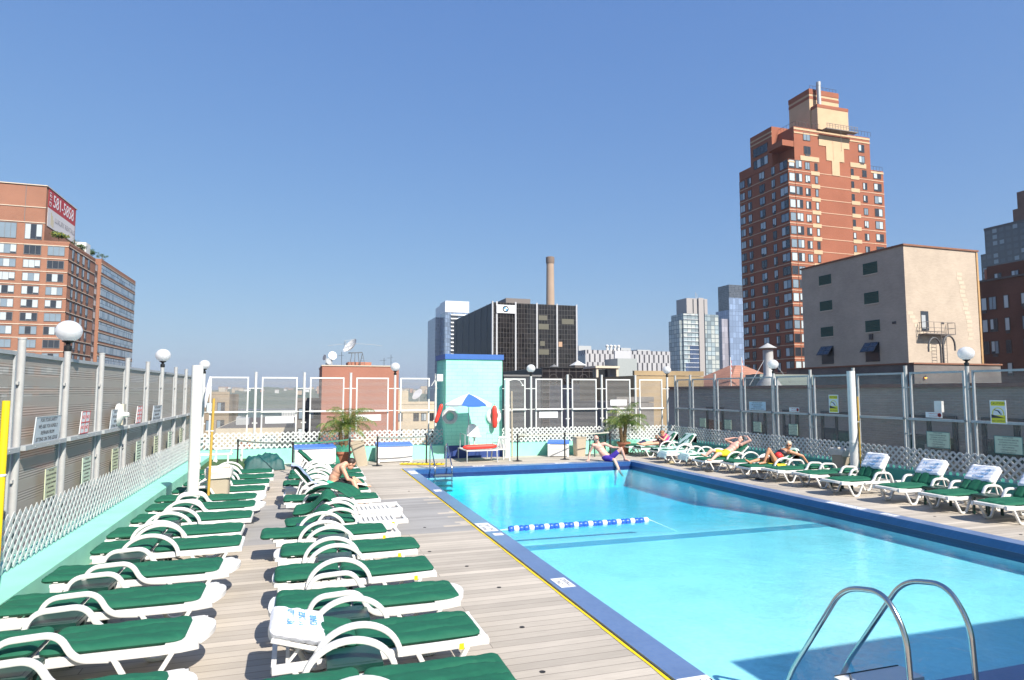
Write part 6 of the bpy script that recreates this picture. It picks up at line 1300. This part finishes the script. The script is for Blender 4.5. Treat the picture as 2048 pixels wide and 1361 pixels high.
for i, x in enumerate((155.6, 157.9, 160.2, 162.4)):
    tt = thing('roof_fan', '%s of four white domed fan stacks on the roof of the panelled building' % ('leftmost', 'second', 'third', 'rightmost')[i], 'vent', (x, 314, 24.3), 0, 'fan stacks on the panelled building'); MB().lathe([(.8, 0), (.55, 1.6), (.9, 2.1), (.9, 2.7), (.4, 3.1)], seg=14).build('stack', M_whitepaint, tt)

# two glass towers
gC = gridglass('pale_glass_wall', (.26, .32, .34), (.10, .13, .15), 3.2, 3.05, .22, rough=.10, var=.35, light=(.42, .45, .42), lightp=.25)
gD = gridglass('blue_glass_wall', (.20, .27, .40), (.12, .16, .24), 2.6, 4.2, .14, rough=.06, var=.22, spec=.8)
t, o_ = bldg('glass_tower', 'stepped pale glass residential tower with concrete top', 251.3, 280.4, 388.6, 404, 56.5, gC); Mcl = mat('grey_tower_panel', (.34, .32, .31), .6, var=.06)
part(t, o_, 'left_step', gC, (249.2, 251.2, 390, 404, -60, 52)); part(t, o_, 'core', Mcl, (263.5, 267.5, 387.6, 388.5, -60, 68), (254.6, 271.6, 389, 402, 56.6, 67.6)); part(t, o_, 'shadow_gap', M_dark, (267.6, 268.6, 387.9, 388.55, -60, 57), (259.5, 260.1, 388.7, 388.95, 57, 67), (268.3, 268.9, 388.7, 388.95, 57, 67)); part(t, o_, 'floor_edges', M_signw, *[(251.4, 263.4, 388.2, 388.58, 55.6 - 3.05 * k, 55.85 - 3.05 * k) for k in range(22)])
part(t, o_, 'mast', M_galv, (266.2, 266.5, 395, 395.3, 67.6, 73), (267.3, 267.5, 395, 395.2, 67.6, 72))
part(t, o_, 'tinted_glazing', gridglass('deep_blue_glass_wall', (.045, .075, .15), (.04, .06, .11), 3.2, 3.05, .18, rough=.06, var=.3, spec=.8), (252.6, 263.3, 388.3, 388.59, -60, 22), (256.2, 263.3, 388.27, 388.6, 22, 34))
t, o_ = bldg('glass_tower', 'smooth blue glass tower partly hidden by the red brick tower', 300.5, 320, 403.7, 420, 62.9, gD); part(t, o_, 'left_wing', gridglass('rose_glass_wall', (.30, .29, .33), (.2, .2, .25), 2.6, 4.2, .12, rough=.08, var=.2), (294.8, 300.4, 405, 420, -60, 56)); part(t, o_, 'crown', gridglass('dark_louvred_top', (.05, .06, .075), (.12, .13, .15), 1.2, 1.3, .12), (301.6, 318, 404.5, 418, 63, 82)); part(t, o_, 'glass_cap', gD, (300.6, 318, 403.5, 403.69, 62, 72))

# red brick tower
B3 = brick('red_tower_brick', (.325, .11, .065), (.275, .095, .055), (.36, .16, .10), .25, .08, .01, stain=.12, sscale=.2); B3c = brick('cream_tower_brick', (.60, .43, .27), (.56, .40, .25), (.5, .38, .25), .25, .08, .01, stain=.08)
t, o_ = bldg('brick_tower', 'tall red brick apartment tower with cream brick pattern and stepped top', 93.3, 118.4, 104.9, 120.4, 49.9, B3)
part(t, o_, 'central_bay', B3, (94.9, 114.9, 104.820, 115.5, -60, 56.9)); part(t, o_, 'left_block', B3, (93.28, 100.3, 109.4, 116.3, 49.96, 58.5)); part(t, o_, 'rear_step', B3, (93.28, 98, 116.31, 120.3, 49.96, 52))
part(t, o_, 'balcony', B3, (92.0, 94.88, 104.9, 109.3, 52.6, 53.8)); part(t, o_, 'penthouse', B3c, (100.5, 108.3, 106.2, 112.2, 56.95, 65.3), (100.8, 108.9, 104.4, 106.19, 56.95, 61.6)); part(t, o_, 'penthouse_band', B3, (100.45, 108.35, 106.15, 112.25, 64.2, 64.8), (100.44, 108.36, 106.14, 112.26, 65.303, 66.4), (100.75, 108.95, 104.35, 106.14, 61.603, 62.3))
cb = [(94.88, 114.92, 104.740, 104.810, 56.3, 56.7), (94.88, 114.92, 104.730, 104.810, 55.5, 55.8), (93.2, 94.87, 104.8, 104.89, 49.2, 49.5), (114.93, 118.45, 104.8, 104.89, 49.2, 49.6), (93.2, 93.27, 109.4, 116.3, 57.2, 57.5), (93.2, 93.27, 109.4, 116.3, 56.3, 56.6)]
part(t, o_, 'cream_band', B3c, *cb); zs = [49.9 - 2.755 * k for k in range(40)]
part(t, o_, 'floor_line', mat('pale_tower_line', (.52, .34, .23), .8), *[(94.85, 114.95, 104.770, 104.815, z - 2.40, z - 2.25) for z in zs], *[(93.2, 94.84, 104.84, 104.895, z - 2.40, z - 2.22) for z in zs], *[(114.96, 118.45, 104.84, 104.895, z - 2.40, z - 2.22) for z in zs], *[(93.2, 93.29, 104.9, 120.4, z - 2.40, z - 2.22) for z in zs])
for q_ in [ (101.2, 109.2, 104.720, 104.800, 53.6, 55.49), (103.0, 107.7, 104.720, 104.800, 50.6, 53.599), (104.4, 106.4, 104.720, 104.800, 47.5, 50.599), (96.3, 101.1, 104.720, 104.800, 49.9, 50.9), (109.3, 113.6, 104.720, 104.800, 49.9, 50.9), *[(98.9, 101.1, 104.740, 104.805, z - 2.15, z - 1.35) for z in [49.2 - 2.755 * k for k in range(12)]], *[(109.3, 111.6, 104.740, 104.805, z - 2.15, z - 1.35) for z in [49.4 - 2.755 * k for k in range(12)]]]: part(t, o_, 'cream_patch', B3c, q_)
wl = []
for k in range(22):
    z = zs[k] - 1.85
    wl += [('-x', 107.3, 93.26, z, 2.2, 1.75, 2, M_frame, False), ('-x', 109.9, 93.26, z, 1.1, 1.6, 2, M_frame, True), ('-x', 113.7, 93.26, z, 1.7, 1.6, 2, M_frame, True), ('-x', 117.5, 93.26, z, 1.2, 1.6, 2, M_frame, True), ('-x', 120.2, 93.26, z, 1.7, 1.6, 2, M_frame, False), ('-y', 93.4, 104.86, z, 1.45, 1.75, 1, M_frame, False)]
    if k < 17: wl += [('-y', 95.0, 104.780, z, 1.6, 1.75, 2, M_frame, False), ('-y', 97.4, 104.780, z, 1.25, 1.6, 2, M_frame, False), ('-y', 99.9, 104.780, z, .75, 1.6, 1, M_frame, False)]
    if k < 10: wl += [('-y', 109.4, 104.780, z, .75, 1.5, 1, M_frame, False), ('-y', 112.5, 104.780, z, 1.15, 1.5, 2, M_frame, False), ('-y', 115.6, 104.86, z, 2.1, 1.7, 2, M_frame, False)]
wl = wl[::1]; wl += [('-y', 97.2, 104.780, 54.2, 1.8, 1.7, 2, M_frame, False), ('-y', 97.3, 104.780, 51.3, 1.7, 1.7, 2, M_frame, True), ('-y', 111.7, 104.780, 53.4, 1.6, 1.7, 2, M_frame, False), ('-y', 111.7, 104.780, 51.1, 1.6, 1.5, 2, M_frame, True)]
wl = wl[-4:] + [('-x', 115.3, 93.24, 53.6, 4.6, 1.9, 4, M_frame, False), ('-x', 115.3, 93.24, 50.9, 4.6, 1.9, 4, M_frame, False)] + wl[:-4]
windows(t, wl, o_)
b = MB(); b.box(0, 8.2, 0, 1.2, 0, .18)
for k in range(12): b.bar((.1 + k * .72, 0, .18), (.1 + k * .72, 0, 1.1), .06)
b.bar((0, 0, 1.1), (8.2, 0, 1.1), .08); b.bar((0, 0, .7), (8.2, 0, .7), .05); b.bar((3.8, .2, .1), (3.8, .2, -4.4), .05); b.build('hanging_scaffold', mat('scaffold_grey', (.20, .18, .16), .7), t, (101.6 - o_[0], 102.9 - o_[1], 56.6 - o_[2]), smooth=False)
b = MB()
for (p, q) in (((95, 104.4, 57.0), (101, 104.4, 57.0)), ((109, 104.4, 57), (114.8, 104.4, 57)), ((101, 106.5, 66.4), (108, 106.5, 66.4)), ((95, 104.4, 57), (95, 112, 57)), ((115, 105, 49.9), (118.3, 105, 49.9))):
    p, q = Vector(p), Vector(q); n = int((q - p).length / .8); b.bar(p + Vector((0, 0, .9)), q + Vector((0, 0, .9)), .05)
    for k in range(n + 1): c = p.lerp(q, k / n); b.bar(c, c + Vector((0, 0, .9)), .04)
b.build('roof_railing', M_frame, t, (-o_[0], -o_[1], -o_[2]), smooth=False); MB().tube([(102.2, 105.3, 61), (102.2, 105.3, 66.8)], .42, 14).tube([(102.2, 105.3, 66.8), (102.2, 105.3, 67.6)], .46, 14).build('flue', M_galv, t, (-o_[0], -o_[1], -o_[2]))

# beige windowless block and its neighbours
B4 = brick('beige_brick', (.50, .415, .325), (.45, .37, .29), (.42, .355, .29), .42, .11, .012, stain=.14, sscale=.35)
t, o_ = bldg('beige_block', 'plain beige brick block with green louvres and a fire escape door', 70.4, 82.9, 60.0, 77.2, 20.5, B4); part(t, o_, 'coping', mat('rusty_coping', (.22, .10, .06), .8, var=.3, nscale=2), (70.25, 83.05, 59.85, 77.35, 20.503, 20.72))
part(t, o_, 'repaired_edge', brick('ochre_brick', (.50, .30, .13), (.46, .27, .12), (.4, .3, .18), .42, .11, .012), (82.62, 82.92, 59.9, 59.99, -10, 20.4))
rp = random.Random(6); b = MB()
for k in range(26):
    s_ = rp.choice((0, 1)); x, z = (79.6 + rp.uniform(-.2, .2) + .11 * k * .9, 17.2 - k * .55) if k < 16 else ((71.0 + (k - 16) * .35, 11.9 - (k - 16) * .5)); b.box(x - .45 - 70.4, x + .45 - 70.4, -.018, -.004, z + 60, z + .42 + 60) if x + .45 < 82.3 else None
b.build('painted_reflected_light', brick('brick_reflected_light', (.57, .475, .36), (.53, .44, .33), (.5, .43, .35), .42, .11, .012, stain=.1), t, smooth=False)  # paler brick patches painted for light reflected onto the wall
Mlv = mat('green_louvre', (.045, .105, .08), .6, var=.15)
def louvre(ya, z, w, h):
    b = MB(); b.box(-.05, .02, 0, w, 0, h)
    for k in range(7): b.bar((-.10, .05, h * (k + .5) / 7), (-.10, w - .05, h * (k + .5) / 7), .09, .03, up=(.5, 0, .8))
    b.mi = 1; b.box(-.08, .02, -.05, w + .05, -.14, -.001); b.build('louvre', [Mlv, M_stone], t, (-.003, ya - o_[1], z - o_[2]), smooth=False)
for k, z in enumerate((17.6, 13.9, 10.2)): louvre(71.6, z, 2.2, 1.35); louvre(63.9, z + (.2 if k == 0 else 0), 2.2, 1.5)
for ya in (71.65, 64.1):
    b = MB(); b.mi = 1; b.box(-.02, .10, 0, 2.2, 0, 2.4); b.mi = 0; b.box(-.06, -.02, 0, 2.2, -.08, 0); T = Matrix.Translation((-.03, 0, 2.4)) @ Matrix.Rotation(R(38), 4, 'Y'); b.box(-.04, 0, 0, 2.2, -1.6, 0, T); b.mi = 2
    for (p0, p1) in ((.08, 1.05), (1.15, 2.12)):
        for (q0, q1) in ((-1.5, -.82), (-.74, -.08)): b.box(-.052, -.041, p0, p1, q0, q1, T)
    b.build('hopper_window', [M_frame, M_dark, M_dark], t, (-.01, ya - o_[1], 6.4 - o_[2]), smooth=False)
part(t, o_, 'door_opening', M_dark, (72.7, 73.9, 59.93, 59.995, 10.0, 12.4)); part(t, o_, 'door_leaf', M_galv, (72.72, 73.35, 59.90, 59.929, 10.25, 11.9)); part(t, o_, 'floor_stain_vent', M_frame, (76.0, 76.5, 59.95, 59.994, 10.9, 11.1), (70.3, 70.394, 61.5, 62.0, 10.9, 11.2), (70.2, 70.394, 65.0, 65.5, 9.2, 9.9))
b = MB(); b.box(72.2, 76.9, 58.8, 59.95, 9.45, 9.55)
for (x, y) in ((72.2, 58.85), (73.4, 58.85), (74.6, 58.85), (75.7, 58.85), (76.88, 58.85), (72.2, 59.8), (76.88, 59.8)): b.bar((x, y, 9.5), (x, y, 10.95), .05)
for z in (10.25, 10.95): b.bar((72.2, 58.85, z), (76.9, 58.85, z), .05); b.bar((72.2, 58.85, z), (72.2, 59.9, z), .05); b.bar((76.88, 58.85, z), (76.88, 59.9, z), .05)
for s_ in (74.6, 75.4): b.bar((s_, 58.9, 9.5), (s_, 58.9, 4.2), .05)
for k in range(13): b.bar((74.6, 58.9, 4.5 + k * .4), (75.4, 58.9, 4.5 + k * .4), .035)
b.build('fire_escape', mat('rusty_grey_iron', (.17, .15, .14), .7), t, (-o_[0], -o_[1], -o_[2]), smooth=False)
t, o_ = bldg('roof_annex', 'low grey brick roof building with a warm wall lamp at the right', 45.2, 54.6, 38.1, 52, 4.6, brick('dark_grey_brick', (.17, .155, .145), (.145, .13, .125), (.2, .19, .18), .3, .1, .01, stain=.25)); part(t, o_, 'coping', mat('rusty_coping', (.2, .1, .1)), (45.1, 54.7, 38.0, 52.1, 4.603, 4.72)); part(t, o_, 'door', mat('dark_green_door', (.03, .06, .055), .5), (50.2, 50.8, 38.02, 38.09, .3, 2.6), (46.0, 49.2, 38.02, 38.09, .3, 2.4))
tt = thing('wall_lamp', 'small lit orange lamp on the grey roof building', 'lamp', (46.2, 37.95, 3.55)); MB().ball((0, 0, 0), .09, 10, 8).build('bulb', None or mat('lamp_glow', (.9, .4, .1)), tt); MB().lathe([(.14, .02), (.05, .16), (0, .17)], seg=12).build('shade', M_frame, tt)
_n = MATS['lamp_glow'].node_tree.nodes['Principled BSDF']; _n.inputs['Emission Color'].default_value = (1, .35, .05, 1); _n.inputs['Emission Strength'].default_value = 3
for (x0, y, z, hh, fl, lb) in ((49.0, 38.6, 4.6, 2.6, 1, 'hooked vent pipe bending right above the grey roof building'), (48.85, 38.7, 4.6, 2.3, -1, 'hooked vent pipe bending left above the grey roof building')):
    tt = thing('vent_pipe', lb, 'pipe', (x0, y, z)); MB().tube([(0, 0, -3), (0, 0, hh * .6)] + [(fl * (.65 - .65 * math.cos(R(a))), 0, hh * .6 + .8 * math.sin(R(a))) for a in range(0, 181, 20)] + [(fl * 1.3, 0, hh * .45)], .07, 8).build('pipe', mat('dark_steel', (.1, .1, .1)), tt)
# parapet building across the alley on the right
B5 = brick('grey_tan_brick', (.50, .42, .35), (.43, .36, .30), (.52, .46, .40), .24, .085, .01, stain=.25, sscale=.4)
t, o_ = bldg('neighbour_building', 'grey tan brick building across the alley behind the right fence', 20.0, 44, 2.0, 32.6, 2.62, B5); part(t, o_, 'coping', mat('terracotta_coping', (.27, .13, .09), .8, var=.3, nscale=3), (19.88, 44.1, 1.9, 32.7, 2.623, 2.75))
def bigwin(ya, w, z, h, ac=None):
    b = MB(); b.box(-.05, .10, 0, w, 0, .08); b.box(-.05, .10, 0, w, h - .08, h); b.box(-.05, .1, 0, .12, .08, h - .08); b.box(-.05, .1, w - .12, w, .08, h - .08); b.box(-.04, .1, w * .48, w * .54, .08, h - .08); b.mi = 1; b.box(-.02, .08, .12, w * .48, .08, h - .08); b.box(-.02, .08, w * .54, w - .12, .08, h - .08); b.mi = 2; b.box(-.028, -.0201, .16, w * .46, h * .5, h - .1); b.box(-.028, -.0201, w * .56, w - .16, h * .55, h - .1); b.mi = 3; b.box(-.12, .02, -.1, w + .1, -.14, -.001)
    wn_ = b.build('window', [M_frame, M_dark, mat('dim_blind', (.36, .31, .28), .8), M_stone], t, (-.01, ya - o_[1], z - o_[2]), smooth=False)
    if ac is not None:
        q = MB().box(-.34, .0, 0, .66, 0, .42); q.mi = 1
        for k in range(6): q.box(-.352, -.3401, .05, .45, .05 + k * .055, .075 + k * .055)
        q.build('air_conditioner', [mat('beige_casing', (.38, .36, .32), .6), M_frame], wn_, (0, ac, .09), smooth=False)
for (ya, w, ac) in ((9.0, 1.6, None), (12.5, 2.1, None), (15.4, 1.9, .25), (19.5, 1.6, None), (22.4, .9, None), (24.4, 1.0, None), (27.5, 1.4, None)): bigwin(ya, w, .25, 1.45, ac)
wl = []
# brown building and dark towers at the right edge
B6 = brick('dark_brown_brick', (.15, .062, .042), (.12, .05, .035), (.14, .08, .06), .25, .08, .01, stain=.3, sscale=.2)
t, o_ = bldg('brown_brick_building', 'dark brown brick apartment building at the right edge behind the beige block', 105, 140, 55, 92, 20.2, B6); part(t, o_, 'cornice', M_roof, (104.8, 140, 54.8, 92.1, 20.203, 20.5)); part(t, o_, 'setback', B6, (112, 140, 57, 79.5, 20.5, 23.9)); part(t, o_, 'rear_parapet', B2, (112.05, 118, 79.6, 80.0, 20.5, 23.5))
windows(t, [('-x', y, 104.96, 15.5 - 3.55 * k, w, 2.1, 2 if w > 1.1 else 1, M_frame, (k + j) % 3 == 0) for k in range(7) for j, (y, w) in enumerate(((75.75, .95), (74.5, 1.2), (72.2, .8), (69.6, 1.2), (67.0, 1.0), (78.2, 1.1)))] + [('-x', y, 111.96, 21.2, 1.2, 1.3, 2, M_frame, False) for y in (78.3, 75.5)], o_)
gE = gridglass('dark_tower_windows', (.04, .05, .062), (.022, .028, .035), 3.1, 2.95, .55, rough=.1, var=.3, spec=.8, light=(.22, .27, .29), lightp=.35)
t, o_ = bldg('dark_tower', 'dark stepped glass and brick tower at the right edge of the picture', 310, 350, 185, 220.2, 80.3, gE); part(t, o_, 'left_step', gE, (310.5, 350, 220.21, 222.9, -60, 68.2)); part(t, o_, 'brick_top', B6, (311, 350, 185, 205.2, 80.4, 93.8), (311, 350, 205.21, 207.4, 80.4, 86.2)); part(t, o_, 'parapet', mat('dark_cladding', (.03, .03, .04)), (309.8, 350, 184.8, 220.3, 79.2, 80.36))
# tan brick and roof clutter behind the far right corner
simple('tan_brick_building', 'tan brick building with blank wall behind the far right fence corner', 29.3, 36.8, 53.6, 66, 3.9, Mtanb, (31.2,), 2, 1.2, .7, -1.6, 4)
simple('tan_brick_building', 'darker low tan brick building left of the blank tan wall', 25.6, 29.2, 50, 60, 1.5, Mgreyb, (26.2,), 2, 1.0, 1.0, -1.2, 3)
t, o_ = bldg('grey_loft_building', 'pale grey loft building with cornice and windows behind the right palm', 37.0, 46.5, 78, 95, 3.4, brick('grey_stone', (.34, .32, .30), (.31, .29, .27), (.3, .29, .27), .6, .3, .01, stain=.3)); part(t, o_, 'cornice', M_conc, (36.8, 46.6, 77.6, 78, 3.0, 3.9)); windows(t, [('-y', x, 77.95, 0.2 - 3 * k, 1.5, 1.8, 2, M_frame, False) for k in range(4) for x in (37.6, 40.2, 42.8)], o_)
part(t, o_, 'roof_tank_house', mat('weathered_copper_box', (.30, .33, .33), .6, var=.2), (41.2, 44.2, 80, 84, 3.5, 7.0)); part(t, o_, 'awning', M_stone, (37.4, 41.0, 79, 83, 5.6, 5.9), (37.6, 37.9, 79.2, 79.5, 3.5, 5.6), (40.6, 40.9, 79.2, 79.5, 3.5, 5.6)); part(t, o_, 'dark_bay', M_dark, (38.0, 40.5, 81, 81.2, 3.5, 5.5))
# vent stack, flags, dome behind the right fence
t = thing('vent_stack', 'white metal exhaust stack with conical cap above the right fence', 'vent', (30.8, 37.2, 2.7)); MB().lathe([(.85, 0), (.85, .2), (.34, .9), (.34, 2.6), (.34, 2.65)], seg=20).build('stack', M_galvw, t); MB().lathe([(.62, 2.78), (.60, 2.80), (.0, 3.15)], seg=20).build('cap', M_galvw, t); MB().tube([(.3, 0, 2.0), (1.8, 0, .4)], .02, 5).tube([(-.3, 0, 2.0), (-1.6, 0, .2)], .02, 5).build('guy_wires', M_galv, t)
tt, oo_ = bldg('rooftop_plant_house', 'low grey green plant house under the white exhaust stack', 31.2, 36.0, 38.6, 40.2, 3.7, mat('grey_green_metal', (.20, .24, .22), .6, var=.2)); 
for (x, lb) in ((40.9, 'right one of two small flags on white poles by the tiled dome'), (39.6, 'left one of two small flags on white poles by the tiled dome')):
    t = thing('flag', lb, 'flag', (x, 53.2, 1.5)); MB().tube([(0, 0, 0), (0, 0, 4.3)], .05, 6).build('pole', M_whitepaint, t); b = MB()
    for i in range(7): b.mi = i % 2; z = 4.1 - i * .22; b.add([(0.04, 0, z), (.22, .1, z - .25), (.20, .1, z - .45), (.04, 0, z - .22)], [(0, 1, 2, 3)])
    b.build('cloth', [mat('flag_red', (.40, .05, .06), .8), mat('flag_grey_white', (.45, .45, .48), .8)], t, smooth=False)
t, o_ = bldg('tiled_roof_building', 'low building with orange tiled hipped roof behind the right fence', 40, 47.5, 54, 62, 3.0, Mtanb, roof=False); MB().add([(-.3, -.3, 63), (7.8, -.3, 63), (7.8, 8.3, 63), (-.3, 8.3, 63), (3.4, 3.4, 65.2), (4.4, 3.4, 65.2), (4.4, 4.6, 65.2), (3.4, 4.6, 65.2)], [(0, 1, 5, 4), (1, 2, 6, 5), (2, 3, 7, 6), (3, 0, 4, 7), (4, 5, 6, 7)]).build('roof', brick('roof_tiles', (.40, .20, .14), (.34, .17, .12), (.25, .14, .1), .3, .22, .02), t, smooth=False)

# ------------------------------------------------------------------ building behind the camera whose shadow crosses the near end of the pool
t, o_ = bldg('stair_house', 'turquoise stair house of the terrace, out of the picture behind the camera', 6.5, 14.6, -5.0, 0.2, 5.05, M_turq, base=0.0)


# ------------------------------------------------------------------ haze
m = bpy.data.materials.new('haze_air'); m.use_nodes = True; nt = m.node_tree; nt.nodes.clear(); out = nt.nodes.new('ShaderNodeOutputMaterial'); pv = nt.nodes.new('ShaderNodeVolumePrincipled')
pv.inputs['Color'].default_value = (.82, .90, 1.0, 1); pv.inputs['Density'].default_value = 0.00016; pv.inputs['Anisotropy'].default_value = 0.2; nt.links.new(pv.outputs[0], out.inputs['Volume'])
HAZE = MB().box(-3600, 3600, -900, 3600, -63, 140).build('haze', m, smooth=False); HAZE['kind'] = 'stuff'
